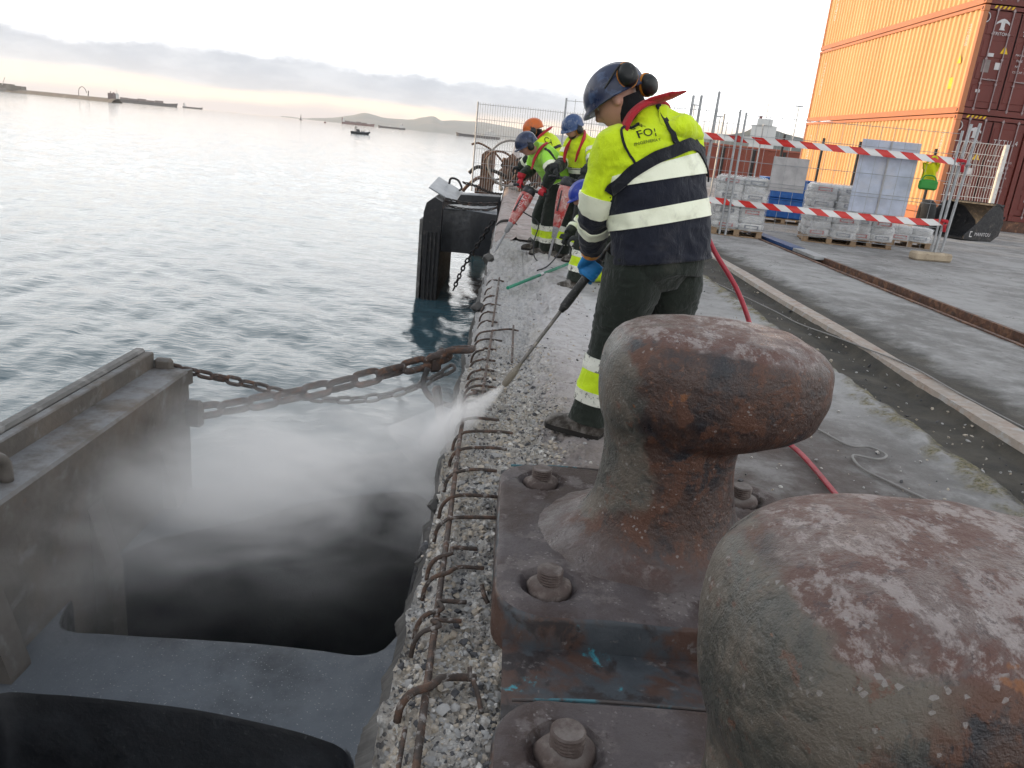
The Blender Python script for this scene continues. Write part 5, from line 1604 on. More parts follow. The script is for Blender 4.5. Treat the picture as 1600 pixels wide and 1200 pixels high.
def person(label, J, look, F, jacket_cols, helmet_mat, legs_band=True, detail=1.0, glove_spec=(), torso_a=1.0, muffs='ears', jacket_t=(0.26, 0.355, 0.53, 0.625), sleeve_bands=((0.50, 0.60), (0.74, 0.83)), sleeve_split=0.5, seed=1, beard=False, gaiter=True, bands=True, collar=None, peak=0.035, head_up=(0, 0, 1), boots=True, group='workers in high visibility clothing on the quay', sc=1.0, upper='hivis'):
    base = (J['anL'] + J['anR']) / 2
    rt = empty('person', (base[0], base[1], 0.0), label, 'person', group)
    F = nv([F[0], F[1], 0])
    Rv = np.array([F[1], -F[0], 0])
    n1 = int(44 * detail) + 8
    # body, one continuous skin under the clothes
    mb = MB()
    spine = catmull([np.r_[J['pelvis'], 0.13], np.r_[J['waist'], 0.115], np.r_[J['chest'], 0.13], np.r_[J['neck'], 0.062]], 16)
    T, S, B = frames(spine[:, :3], Rv)
    th = np.linspace(0, 6.283, 20, endpoint=False)
    g = spine[:, None, :3] + (spine[:, 3:4] * 1.25 * np.cos(th)[None])[..., None] * S[:, None] + (spine[:, 3:4] * 0.85 * np.sin(th)[None])[..., None] * B[:, None]
    mb.grid(g, True, 0, True, True)
    hg, Q = head_grid(J['head'], look, head_up, sc)
    mb.grid(hg, True, 0, True, True)
    mb.tube(catmull([J['neck'] - 0.02 * nv(J['neck'] - J['chest']), J['neck'] * 0.5 + in_head(J['head'], Q, (0, -0.015, -0.09), sc) * 0.5, in_head(J['head'], Q, (0, -0.018, -0.05), sc)], 8), 0.056 * sc, 14)
    for s in (-1, 1):
        mb.ellipsoid(in_head(J['head'], Q, (s * 0.079, -0.012, -0.008), sc), np.array((0.011, 0.019, 0.033)) * sc, Q, 10, 8)
    for s in 'LR':
        mb.tube(catmull([J['chest'] * 0.3 + J['sh' + s] * 0.7, J['sh' + s], J['el' + s], J['wr' + s]], 18), np.interp(np.linspace(0, 1, 18), [0, .25, .6, .75, 1], [.06, .055, .042, .042, .028]), 12)
        mb.tube(catmull([J['pelvis'] * 0.4 + J['hip' + s] * 0.6, J['hip' + s], J['kn' + s], J['an' + s]], 20), np.interp(np.linspace(0, 1, 20), [0, .2, .55, .7, 1], [.085, .082, .055, .055, .036]), 12)
    body = mb.build('body', M['skin'], rt, smooth=True)
    remesh(body, 0.006 if detail >= 1 else 0.008)
    for s in (-1, 1):
        mb = MB()
        mb.ellipsoid((0, 0, 0), (0.0115, 0.0115, 0.0115), None, 12, 9)
        V = mb.verts()
        fc = [V[list(f_)].mean(0) for f_ in mb.f]
        mb.m = [1 if c_[1] > 0.0092 else 0 for c_ in fc]
        mb.v = [(V * sc) @ Q.T + in_head(J['head'], Q, (s * 0.031, 0.073, 0.012), sc)]
        mb.build('eye', [M['eye'], M['iris']], body, smooth=True)
    if beard:
        mb = MB()
        rows = []
        for z in np.linspace(-0.075, -0.118, 7):
            low = np.clip(-z / 0.125, 0, 1)
            a_ = math.sqrt(max(1 - (z / 0.127) ** 2, 0.02))
            rows.append([in_head(J['head'], Q, (0.079 * a_ * (1 - 0.33 * low ** 1.6) * math.sin(t_), 0.101 * a_ * math.cos(t_) + 0.014 * low + 0.004 * (abs(t_) < 0.5), z), sc) for t_ in np.linspace(-1.45, 1.45, 22)])
        mb.grid(np.array(rows)[:, ::-1])
        mb.build('beard', M['beard'], body, smooth=True)
    helmet(rt, J['head'], Q, helmet_mat, sc, peak, muffs)
    if gaiter:
        mb = MB()
        g = sweep(catmull([in_head(J['head'], Q, (0, -0.045, -0.02), sc), in_head(J['head'], Q, (0, -0.035, -0.075), sc), J['neck'] + 0.015 * nv(J['head'] - J['neck']), J['neck'] - 0.03 * nv(J['head'] - J['neck'])], 14), np.interp(np.linspace(0, 1, 14), [0, .4, .7, 1], [.066, .068, .074, .085]) * sc, 24, 1.0, Rv)
        g += 0.004 * fbm(g, 20, 3, seed + 70)[..., None]
        mb.grid(g, True)
        mb.build('neck_gaiter', M['gaiter'], rt, smooth=True)
    # jacket
    up_c, lo_c = jacket_cols
    w = torso_a
    zax = nv(J['neck'] - J['pelvis'])
    hem = J['pelvis'] - 0.02 * zax
    keys = [np.r_[hem, 0.245 * w, 0.165 * w, 0.175 * w], np.r_[J['waist'], 0.236 * w, 0.160 * w, 0.165 * w], np.r_[J['waist'] * 0.45 + J['chest'] * 0.55, 0.240 * w, 0.160 * w, 0.160 * w], np.r_[J['chest'], 0.244 * w, 0.160 * w, 0.150 * w],
            np.r_[J['chest'] * 0.55 + J['neck'] * 0.45, 0.232 * w, 0.140 * w, 0.145 * w], np.r_[J['chest'] * 0.22 + J['neck'] * 0.78, 0.172 * w, 0.115 * w, 0.132 * w], np.r_[J['neck'], 0.092 * w, 0.090 * w, 0.100 * w], np.r_[J['neck'] + 0.03 * nv(J['head'] - J['neck']), 0.084 * w, 0.084 * w, 0.092 * w]]
    # S is the person's right, B = T x S: along the spine (up) x right = forward side is -q... depth order set so that +q is the front
    tor = Shell(keys, Rv, n=int(72 * detail) + 16, e=2.35, amp=0.013, seed=seed, freq=6.5, axis_folds=False)
    slv = {}
    for s in 'LR':
        sh, el, wr = J['sh' + s], J['el' + s], J['wr' + s]
        inn = sh + 0.085 * nv(J['chest'] - sh)
        ks = [np.r_[inn, .070, .075, .075], np.r_[sh, .086, .086, .086], np.r_[sh * .5 + el * .5, .082, .082, .082], np.r_[el, .074, .076, .076], np.r_[el * .5 + wr * .5, .070, .070, .070], np.r_[wr, .057, .057, .057]]
        ks = [np.r_[k[:3], k[3:] * (0.96 * w)] for k in ks]
        slv[s] = Shell(ks, F, n=int(30 * detail) + 10, e=2.0, amp=0.0125, seed=seed + 11 + ord(s), freq=9, axis_folds=False)
    mb = MB()
    nt_ = int(90 * detail)
    tsplit = (jacket_t[2] + jacket_t[3]) / 2
    mb.grid(tor.grid(0, 1, nt_), True, 0, True, True, mif=lambda i, j: 1 if i / nt_ < tsplit else 0)
    # turned-in hem
    h0 = tor.surf([0.0])[0]
    hc = h0.mean(0)
    ns_ = int(60 * detail)
    for s in 'LR':
        mb.grid(slv[s].grid(0, 1, ns_), True, 0, True, True, mif=lambda i, j: 1 if i / ns_ > sleeve_split else 0)
    jk = mb.build('jacket', [M[up_c], M[lo_c]], rt, smooth=True)
    V0 = mb.verts()
    kd = KDTree(len(mb.f))
    for i_, f_ in enumerate(mb.f):
        kd.insert(Vector(V0[list(f_)].mean(0)), i_)
    kd.balance()
    remesh(jk, 0.0065 if detail >= 1 else 0.009, 3)
    off_ = wloc(rt)
    jk.data.polygons.foreach_set('material_index', [mb.m[kd.find(p_.center + off_)[1]] for p_ in jk.data.polygons])
    jbvh = BVHTree.FromPolygons([v_.co + off_ for v_ in jk.data.vertices], [tuple(p_.vertices) for p_ in jk.data.polygons])
    if bands:
        for t0, t1 in ((jacket_t[0], jacket_t[1]), (jacket_t[2], jacket_t[3])):
            m2 = MB(); m2.grid(tor.band(t0, t1), True); m2.build('reflective_band', M['reflex'], jk, smooth=60)
        for s in 'LR':
            for t0, t1 in sleeve_bands:
                m2 = MB(); m2.grid(slv[s].band(t0, t1), True); m2.build('reflective_band', M['reflex'], jk, smooth=60)
    # trousers
    mb = MB()
    pk = [np.r_[J['hipL'] * .5 + J['hipR'] * .5 - zax * 0.11, 0.085, 0.085, 0.09], np.r_[J['hipL'] * .5 + J['hipR'] * .5 - zax * 0.03, 0.205, 0.14, 0.152], np.r_[J['pelvis'], 0.212, 0.145, 0.152], np.r_[J['pelvis'] + zax * 0.10, 0.18, 0.125, 0.125]]
    pel = Shell(pk, Rv, n=int(40 * detail) + 12, e=2.2, amp=0.005, seed=seed + 40)
    mb.grid(pel.grid(0, 1, 16), True, 0, True, True)
    lg = {}
    for s in 'LR':
        hp, kn, an = J['hip' + s], J['kn' + s], J['an' + s]
        ks = [np.r_[hp + 0.05 * zax, .124, .126, .130], np.r_[hp * .8 + kn * .2, .134, .130, .134], np.r_[hp * .4 + kn * .6, .116, .114, .114], np.r_[kn, .100, .102, .098], np.r_[kn * .6 + an * .4, .097, .093, .099], np.r_[kn * .2 + an * .8, .092, .090, .092], np.r_[an - 0.02 * nv(kn - an), .088, .088, .088]]
        lg[s] = Shell(ks, F, n=int(34 * detail) + 10, e=2.1, amp=0.013, seed=seed + 50 + ord(s), freq=7)
        mb.grid(lg[s].grid(0, 1, int(80 * detail)), True, 0, False, True)
    tr = mb.build('trousers', M['trouser'], rt, smooth=True)
    if legs_band:
        for s in 'LR':
            m2 = MB(); m2.grid(lg[s].band(0.615, 0.69), True); m2.build('reflective_band', M['reflex_worn'], tr, smooth=60)
            m2 = MB(); m2.grid(lg[s].band(0.69, 0.80, 0.004), True); m2.build('yellow_band', M['hivis_shade'], tr, smooth=60)
            m2 = MB(); m2.grid(lg[s].band(0.80, 0.875), True); m2.build('reflective_band', M['reflex_worn'], tr, smooth=60)
    if boots:
        for s in 'LR':
            boot(rt, J['an' + s], J['toe' + s])
    for gl in glove_spec:
        glove(rt, 'glove', **gl)
    rt['_'] = 0
    del rt['_']
    return rt, jk, jbvh, tor, slv, Q
def ribbon(name, pts, width, mat, parent, bvh, off=0.006, n=40, thick=0.004, view=None):
    """a strap lying on the cloth along pts (nearest points are taken on it)"""
    P = catmull(pts, n)
    Nn = []
    for i in range(n):
        h = bvh.find_nearest(Vector(P[i]))
        P[i] = np.array(h[0]); Nn.append(np.array(h[1]))
    Nn = np.array(Nn)
    for _ in range(3):
        P[1:-1] = 0.25 * P[:-2] + 0.5 * P[1:-1] + 0.25 * P[2:]
        Nn[1:-1] = 0.25 * Nn[:-2] + 0.5 * Nn[1:-1] + 0.25 * Nn[2:]
    Nn = nv_rows(Nn)
    T = nv_rows(np.gradient(P, axis=0))
    S = nv_rows(np.cross(T, Nn))
    rows = []
    for k in np.linspace(-1, 1, 7):
        q = P + S * k * width / 2
        out = np.array([np.array(bvh.find_nearest(Vector(x))[0]) for x in q])
        d = ((out - P) * Nn).sum(1)
        rows.append(q + Nn * np.clip(d, -0.02, 0.02)[:, None] + Nn * off)
    g = np.array(rows)
    full = np.concatenate([[g[0] - Nn * thick * 2], g, [g[-1] - Nn * thick * 2]])
    mb = MB()
    mb.grid(full.transpose(1, 0, 2), False)
    return mb.build(name, M[mat], parent, smooth=60)
def print_on(name, body, size, origin, ux, uy, mat, parent, bvh, direction, spacing=1.0, off=0.0025, bold=0.0):
    """lettering printed on cloth: each corner is dropped onto the surface along direction"""
    v, f = text_mesh(body, size, spacing=spacing)
    mb = MB()
    out = []
    ux, uy, d = nv(ux), nv(uy), nv(direction)
    for x, y, _ in v:
        p = np.asarray(origin) + ux * x + uy * y
        h = bvh.ray_cast(Vector(p - d * 0.5), Vector(d))
        q = np.array(h[0]) if h[0] is not None else p
        out.append(q - d * off)
    mb.add(out, f)
    return mb.build(name, M[mat], parent)
A_ = lambda *v: np.array(v, float)

# -- the man with the blasting lance
J = dict(pelvis=A_(.705, 3.52, .905), waist=A_(.690, 3.53, 1.02), chest=A_(.625, 3.555, 1.27), neck=A_(.545, 3.575, 1.475), head=A_(.425, 3.60, 1.555),
         shL=A_(.430, 3.475, 1.365), elL=A_(.385, 3.50, 1.12), wrL=A_(.408, 3.70, .885), shR=A_(.765, 3.655, 1.40), elR=A_(.83, 3.86, 1.17), wrR=A_(.70, 3.86, 1.10),
         hipL=A_(.605, 3.47, .86), knL=A_(.535, 3.55, .47), anL=A_(.480, 3.53, .095), toeL=A_(-.86, .50, 0),
         hipR=A_(.785, 3.57, .86), knR=A_(.83, 3.66, .46), anR=A_(.85, 3.62, .095), toeR=A_(-.45, .9, 0))
LT, LH = A_(.052, 3.70, .165), A_(.432, 3.78, .775)
LD = nv(LH - LT)
man, jk, jb, tor, slv, Qm = person('man in yellow and navy jacket seen from behind, blasting the quay edge with a lance', J, (-.74, .26, -.66), (-.5, .866), ('hivis', 'navy'), 'helmet_navy', detail=1.5, muffs=[(A_(.446, 3.495, 1.655), A_(.05, -.97, .15)), (A_(.545, 3.555, 1.628), A_(.70, -.66, .0))], seed=3,
    jacket_t=(0.265, 0.375, 0.545, 0.655), sleeve_bands=((0.47, 0.57), (0.705, 0.79)), sleeve_split=0.52, peak=0.028,
    glove_spec=[dict(wrist=J['wrL'] + A_(0, .012, -.02), grip=LH, axis=LD, palm_from=A_(-.75, .1, .45), mat='glove_blue', bar=0.023, sc=1.08, cuff=J['wrL'] + A_(-.004, -.045, .075), cuff_mat='cuff_orange'),
                dict(wrist=J['wrR'], grip=LH + LD * 0.36, axis=-LD, palm_from=A_(.8, .3, .4), mat='glove_blue', bar=0.022, cuff=J['wrR'] + A_(.05, 0, .03), cuff_mat='cuff_orange')])
# others
def std(d):
    return {k: A_(*v) for k, v in d.items()}
J2 = std(dict(pelvis=(.58, 9.90, .88), waist=(.53, 9.87, .98), chest=(.40, 9.80, 1.15), neck=(.255, 9.75, 1.255), head=(.135, 9.68, 1.305), shL=(.40, 9.60, 1.19), elL=(.42, 9.50, .92), wrL=(.425, 9.55, .70),
     shR=(.27, 9.99, 1.20), elR=(.20, 10.08, .97), wrR=(.115, 9.98, .82), hipL=(.60, 9.80, .84), knL=(.50, 9.70, .46), anL=(.51, 9.74, .095), toeL=(-.9, -.3, 0), hipR=(.55, 10.0, .84), knR=(.40, 10.0, .46), anR=(.42, 10.12, .095), toeR=(-.95, -.1, 0)))
JT2, JB2 = A_(.235, 9.66, .80), A_(.025, 9.52, .36)
jd2 = nv(JB2 - JT2)
h2 = nv(A_(.33, -.36, -.16)); h2 = nv(h2 - np.dot(h2, jd2) * jd2)
G2L, G2R = JT2 + h2 * .19 - jd2 * .0, JT2 - h2 * .19
J2['wrL'] = G2L + A_(.03, -.02, .085); J2['wrR'] = G2R + A_(.01, .02, .085)
J2['elL'] = A_(.47, 9.45, 1.02); J2['elR'] = A_(.22, 10.02, 1.02)
p2, jk2, jb2, *_ = person('bent worker in dark blue helmet and red gloves, drilling at the quay edge', J2, (-.72, -.25, -.62), (-.94, -.30), ('hivis_green', 'trouser'), 'helmet_navy', detail=0.8, seed=13, gaiter=False, sleeve_split=.44, sleeve_bands=((.40, .50),), jacket_t=(.10, .17, .20, .21), muffs='ears',
    glove_spec=[dict(wrist=G2L + A_(.03, -.02, .085), grip=G2L, axis=h2, palm_from=A_(.3, -.2, 1), mat='glove_red', bar=.018, cuff=G2L + A_(.045, -.025, .14), cuff_mat='glove_red'),
                dict(wrist=G2R + A_(.01, .02, .085), grip=G2R, axis=-h2, palm_from=A_(.1, .3, 1), mat='glove_red', bar=.018, cuff=G2R + A_(.02, .025, .14), cuff_mat='glove_red')])
J3 = std(dict(pelvis=(.90, 9.62, .93), waist=(.875, 9.60, 1.05), chest=(.80, 9.56, 1.28), neck=(.735, 9.53, 1.45), head=(.652, 9.49, 1.545), shL=(.915, 9.40, 1.38), elL=(.905, 9.20, 1.16), wrL=(.775, 9.13, 1.06),
     shR=(.675, 9.70, 1.38), elR=(.58, 9.60, 1.14), wrR=(.525, 9.42, 1.02), hipL=(.96, 9.52, .90), knL=(.87, 9.38, .49), anL=(.88, 9.45, .095), toeL=(-.8, -.55, 0), hipR=(.83, 9.70, .90), knR=(.72, 9.60, .49), anR=(.70, 9.66, .095), toeR=(-.9, -.4, 0)))
JT3, JB3 = A_(.645, 9.16, .985), A_(.56, 9.10, .40)
jd3 = nv(JB3 - JT3)
h3 = nv(A_(.30, -.22, .0)); h3 = nv(h3 - np.dot(h3, jd3) * jd3)
G3L, G3R = JT3 + h3 * .18, JT3 - h3 * .18
J3['wrL'] = G3L + A_(.02, .02, .08); J3['wrR'] = G3R + A_(-.02, .06, .07)
p3, jk3, jb3, *_ = person('upright bearded worker in light blue helmet with jackhammer, red life vest straps', J3, (-.66, -.50, -.52), (-.82, -.57), ('hivis', 'trouser'), 'helmet_blue', detail=0.8, seed=23, beard=True, gaiter=False, sleeve_split=.47, sleeve_bands=((.30, .38), (.47, .56)), jacket_t=(.30, .38, .40, .41), torso_a=.97,
    glove_spec=[dict(wrist=G3L + A_(.02, .02, .08), grip=G3L, axis=h3, palm_from=A_(.2, .1, 1), mat='glove_dark', bar=.018, cuff=G3L + A_(.03, .025, .12)),
                dict(wrist=G3R + A_(-.02, .06, .07), grip=G3R, axis=-h3, palm_from=A_(-.2, .2, 1), mat='glove_dark', bar=.018, cuff=G3R + A_(-.02, .085, .11))])
J4 = std(dict(pelvis=(.62, 11.05, .90), waist=(.59, 11.07, 1.02), chest=(.47, 11.06, 1.26), neck=(.345, 11.03, 1.42), head=(.225, 10.98, 1.50), shL=(.38, 10.88, 1.36), elL=(.22, 10.86, 1.14), wrL=(.10, 11.0, 1.0),
     shR=(.53, 11.24, 1.36), elR=(.42, 11.4, 1.14), wrR=(.24, 11.42, 1.02), hipL=(.57, 10.95, .87), knL=(.50, 10.9, .48), anL=(.52, 10.92, .095), toeL=(-.9, .3, 0), hipR=(.68, 11.15, .87), knR=(.66, 11.15, .48), anR=(.68, 11.2, .095), toeR=(-.9, .3, 0)))
p4, jk4, jb4, *_ = person('worker in orange helmet standing behind the one in dark blue helmet', J4, (-.80, .10, -.45), (-.85, .42), ('hivis', 'trouser'), 'helmet_orange', detail=0.7, seed=33, sleeve_split=.5, jacket_t=(.24, .33, .40, .41), muffs='ears')
J5 = std(dict(pelvis=(1.02, 7.90, .36), waist=(1.0, 7.86, .47), chest=(.90, 7.78, .68), neck=(.80, 7.73, .80), head=(.705, 7.68, .895), shL=(.92, 7.62, .76), elL=(.86, 7.45, .58), wrL=(.72, 7.5, .50),
     shR=(.84, 7.95, .76), elR=(.72, 8.02, .58), wrR=(.62, 7.9, .48), hipL=(.98, 7.78, .36), knL=(.775, 7.56, .55), anL=(.715, 7.53, .10), toeL=(-.75, -.5, 0), hipR=(1.02, 8.0, .34), knR=(.80, 8.05, .12), anR=(1.15, 8.1, .11), toeR=(-.6, .1, 0)))
p5, *_ = person('crouching worker in bright blue helmet, mostly hidden behind the man with the lance', J5, (-.80, -.05, -.55), (-.9, -.35), ('hivis', 'trouser'), 'helmet_bright', detail=0.7, seed=43, muffs=None)
# open work gloves of the two without tools
for rt_, Jx in ((p4, J4), (p5, J5)):
    for s in 'LR':
        d = nv(Jx['wr' + s] - Jx['el' + s])
        gp = Jx['wr' + s] + d * 0.085
        glove(rt_, 'glove', Jx['wr' + s] + d * 0.01, gp, np.cross(d, [0, 0, 1]) + A_(0, 0, .1), A_(0, 0, 1) + d * .2, 'glove_dark', bar=0.026)
# ------------------------------------------------------------------ tools on the quay
ln = empty('blasting_lance', tuple(LT), 'long lance with black grip and brown nozzle held over the quay edge', 'lance')
Lf = lambda s: LT + LD * s
mb = MB()
mb.tube([Lf(s) for s in (0.0, 0.01, 0.06, 0.095, 0.125, 0.15)], [0.012, 0.017, 0.020, 0.018, 0.011, 0.009], 16)
mb.build('nozzle', M['lance_tip'], ln, smooth=60)
mb = MB()
mb.tube([Lf(0.14), Lf(0.50)], 0.0095, 12)
mb.build('tube', M['lance_steel'], ln, smooth=60)
mb = MB()
mb.tube([Lf(s) for s in (0.47, 0.49, 0.50, 0.55, 0.60, 0.75, 0.78, 0.79)], [0.014, 0.019, 0.0225, 0.0235, 0.022, 0.022, 0.020, 0.014], 16)
mb.build('grip', M['lance_black'], ln, smooth=60)
mb = MB()
mb.tube([Lf(0.78), Lf(1.02)], 0.014, 12)
mb.tube([Lf(1.0), Lf(1.02), Lf(1.16), Lf(1.18)], [0.014, 0.021, 0.021, 0.012], 12)
mb.build('rear_tube', M['lance_black'], ln, smooth=60)
mb = MB()
mb.tube(catmull([Lf(1.03) + (0.02, 0.0, -0.02), Lf(1.08) + (0.06, 0, -0.04), Lf(1.15) + (0.06, 0, -0.03)], 10), 0.006, 8)
mb.build('trigger', M['lance_black'], ln, smooth=True)
# red pressure hose
hp = [Lf(1.17), Lf(1.25) + (0.06, 0.02, 0.0), A_(.86, 3.92, 1.12), A_(.98, 3.88, 1.00), A_(1.05, 3.86, .90), A_(1.17, 3.80, .74), A_(1.265, 3.76, .55), A_(1.34, 3.76, .32), A_(1.43, 3.75, .11), A_(1.50, 3.66, .03), A_(1.53, 3.50, .022), A_(1.53, 3.28, .022), A_(1.52, 3.0, .022), A_(1.50, 2.4, .022), A_(1.60, 1.6, .022), A_(1.8, 0.8, .022), A_(2.0, -1.0, .022)]
mb = MB()
mb.tube(catmull(hp, 160), 0.0122, 12)
tag(mb.build('hose', M['hose_red'], smooth=True), 'red pressure hose trailing from the lance past the bollards', 'hose')
# green pole on the ground
gp = empty('pole', (.38, 7.98, .02), 'thin green pole with a white band lying on the rubble', 'pole')
a, b = A_(.05, 7.09, .035), A_(.74, 8.92, .045)
for f0, f1, r, nm, mt in ((0, .475, .016, 'green_section', 'green_pole'), (.475, .525, .0175, 'white_band', 'white_tapeband'), (.525, 1, .016, 'green_section', 'green_pole')):
    mb = MB(); mb.cyl(a + (b - a) * f0, a + (b - a) * f1, r, 10); mb.build(nm, M[mt], gp, smooth=40)
# thin cables on the deck
def cable(name, pts, r, mat, label, n=90):
    m = MB(); m.tube(catmull(pts, n), r, 6)
    return tag(m.build(name, M[mat], smooth=True), label, 'cable', 'cables lying on the quay')
cable('cable', [(1.62, 4.3, .012), (1.78, 3.9, .012), (1.86, 3.70, .012), (1.97, 3.70, .013), (2.01, 3.60, .014), (1.93, 3.53, .014), (1.83, 3.56, .014), (1.80, 3.50, .012), (1.80, 3.38, .012), (1.88, 3.22, .012), (2.0, 3.0, .012), (2.2, 2.6, .012)], .0065, 'cable_grey', 'thin grey cable with a small loop on the deck')
cable('cable', [(2.5, 9.0, -.03), (2.72, 7.6, -.03), (2.79, 7.02, -.03), (2.92, 6.57, -.02), (2.95, 6.04, .02), (3.09, 5.54, .022), (3.10, 4.87, .022), (3.21, 4.35, -.01), (3.30, 3.8, -.02), (3.38, 3.0, -.02)], .006, 'cable_grey', 'long grey wire lying along the crane rail strip')
cable('cable', [(.95, 5.2, .012), (1.1, 5.35, .012), (1.35, 5.5, .012), (1.5, 5.75, .012), (1.65, 6.2, .012)], .005, 'cable_black', 'short black wire on the deck behind the man with the lance')

# jackhammers
def jackhammer(top, bot, hdir, label, lettering=None, bit=0.42, side=None):
    d = nv(bot - top); L = np.linalg.norm(bot - top)
    rt = empty('jackhammer', tuple(bot + d * bit), label, 'jackhammer', 'red demolition hammers')
    P = lambda s: top + d * s
    hint = hdir
    mb = MB()
    g = sweep([P(s * L) for s in (0.14, 0.17, 0.30, 0.50, 0.72, 0.90, 0.96)], [0.075, 0.088, 0.092, 0.082, 0.064, 0.050, 0.040], 20, 0.82, hint)
    mb.grid(g, True, 0, True, True)
    hs = mb.build('housing', M['jack_red'], rt, smooth=50)
    bv = BVHTree.FromPolygons([Vector(v) for v in mb.verts()], mb.f)
    for s in (-1, 1):
        m2 = MB(); m2.bbox(P(0.45 * L) + nv(np.cross(d, hint)) * s * 0.070, (0.022, 0.012, 0.24), 0.004, np.stack([hint, nv(np.cross(d, hint)), d], 1)); m2.build('vent', M['jack_black'], hs)
    mb = MB()
    g = sweep([P(s * L) for s in (-0.03, 0.0, 0.06, 0.13, 0.16)], [0.055, 0.075, 0.085, 0.086, 0.076], 18, 0.85, hint)
    mb.grid(g, True, 0, True, True)
    mb.build('motor_cap', M['jack_black'], rt, smooth=50)
    mb = MB()
    mb.tube(catmull([top - hdir * .27 + d * .02, top - hdir * .20, top - hdir * .10 + d * .01, top, top + hdir * .10 + d * .01, top + hdir * .20, top + hdir * .27 + d * .02], 30), 0.0175, 10)
    mb.build('handle', M['jack_black'], rt, smooth=True)
    mb = MB()
    mb.tube([P(L * .95), P(L * 1.02), P(L + .03), P(L + .09), P(L + .10)], [0.040, 0.040, 0.033, 0.030, 0.022], 14)
    mb.build('chuck', M['steel'], rt, smooth=40)
    mb = MB()
    mb.tube([P(L + .09), P(L + bit * .85), P(L + bit)], [0.0145, 0.0145, 0.004], 10)
    mb.build('chisel', M['steel'], rt, smooth=40)
    if lettering:
        nn_ = nv(side)
        uy = nv(-hint + 0) if False else nv(np.cross(nn_, d))
        ux = -d
        if lettering:
            print_on('lettering', lettering, 0.075, P(0.42 * L) + nn_ * 0.12, ux, np.cross(nn_, ux), 'decal_white', rt, bv, -nn_, 1.0, 0.003)
    return rt
jackhammer(JT2, JB2, h2, 'tilted jackhammer with white lettering held by the bent worker', 'HILTI', 0.40, A_(-.1, -1, .35))
jackhammer(JT3, JB3, h3, 'upright jackhammer held by the bearded worker', None, 0.36)
cable('cable', [tuple(JT2 + jd2 * .30 + h2 * .08), (.36, 9.45, .42), (.33, 9.30, .22), (.34, 9.1, .07), (.42, 8.8, .03), (.55, 8.6, .02)], .008, 'cable_black', 'black power cable hanging from the tilted jackhammer')
cable('cable', [tuple(JT3 + jd3 * .1 + h3 * .09), (.74, 9.0, .72), (.70, 8.95, .40), (.60, 8.85, .15), (.48, 8.6, .04), (.36, 8.3, .03)], .008, 'cable_black', 'black power cable hanging from the upright jackhammer')

# ------------------------------------------------------------------ life vests, hood and print on the jackets
def collar(rt, name, pts, wid, thick, mat, hint, bump=0.004):
    P = catmull(pts, 44)
    g = sweep(P[:, :3], wid, 16, thick, hint)
    g += bump * fbm(g, 14, 3, 77)[..., None]
    m = MB(); m.grid(g, True, 0, True, True)
    return m.build(name, M[mat], rt, smooth=True)
# main man: red collar of the life vest, black harness, yellow hood, lettering
nu, nvv = 36, 24
top_l = catmull([(.585, 3.50, 1.555), (.66, 3.53, 1.575), (.75, 3.57, 1.56), (.845, 3.61, 1.50)], nu)
bot_l = catmull([(.605, 3.46, 1.47), (.665, 3.45, 1.435), (.745, 3.50, 1.42), (.845, 3.59, 1.435)], nu)
hg_ = np.zeros((nvv, nu, 3)); hn_ = np.zeros((nvv, nu, 3))
for a in range(nvv):
    for b in range(nu):
        q = top_l[b] * (1 - a / (nvv - 1)) + bot_l[b] * a / (nvv - 1)
        h = jb.find_nearest(Vector(q))
        hg_[a, b] = np.array(h[0]); hn_[a, b] = np.array(h[1])
for _ in range(6):
    hn_[1:-1, 1:-1] = (hn_[:-2, 1:-1] + hn_[2:, 1:-1] + hn_[1:-1, :-2] + hn_[1:-1, 2:]) / 4
    hg_[1:-1, 1:-1] = (hg_[:-2, 1:-1] + hg_[2:, 1:-1] + hg_[1:-1, :-2] + hg_[1:-1, 2:]) / 4
hn_ = nv_rows(hn_)
UU, VV = np.meshgrid(np.linspace(0, 1, nu), np.linspace(0, 1, nvv))
prof = np.clip(np.sin(np.pi * VV), 0, 1) ** .45 * np.clip(np.sin(np.pi * (0.06 + 0.92 * UU)), 0, 1) ** .5
lift = (0.022 + 0.030 * UU) * prof + 0.010 * prof * np.sin(UU * 9 + VV * 6) + 0.016 * prof * fbm(hg_, 12, 3, 91, 0.5, True) - 0.006 * (1 - prof)
mb = MB()
mb.grid(hg_ + hn_ * lift[..., None])
mb.build('hood', M['hivis'], jk, smooth=True)
collar(man, 'vest_collar', [(.455, 3.44, 1.405), (.462, 3.455, 1.455), (.490, 3.475, 1.510), (.535, 3.490, 1.548), (.585, 3.53, 1.560), (.625, 3.57, 1.55), (.64, 3.62, 1.52)], np.interp(np.linspace(0, 1, 44), [0, .1, .5, .9, 1], [.012, .030, .036, .034, .012]), 0.42, 'redcloth', (.45, -.75, .45))
collar(man, 'collar_flap', [(.52, 3.49, 1.540), (.60, 3.485, 1.575), (.70, 3.48, 1.612)], np.interp(np.linspace(0, 1, 44), [0, .2, .7, 1], [.02, .036, .03, .006]), 0.3, 'redcloth', (.2, -.8, .5))
ribbon('harness_belt', [(.395, 3.47, 1.165), (.459, 3.386, 1.205), (.496, 3.369, 1.257), (.558, 3.375, 1.307), (.626, 3.406, 1.344), (.693, 3.452, 1.376), (.766, 3.522, 1.395), (.822, 3.574, 1.375), (.86, 3.64, 1.33)], 0.052, 'strap', jk, jb, 0.0135)
ribbon('harness_strap', [(.590, 3.50, 1.545), (.602, 3.496, 1.519), (.632, 3.47, 1.47), (.665, 3.458, 1.42), (.69, 3.452, 1.378)], 0.024, 'strap', jk, jb, 0.014)
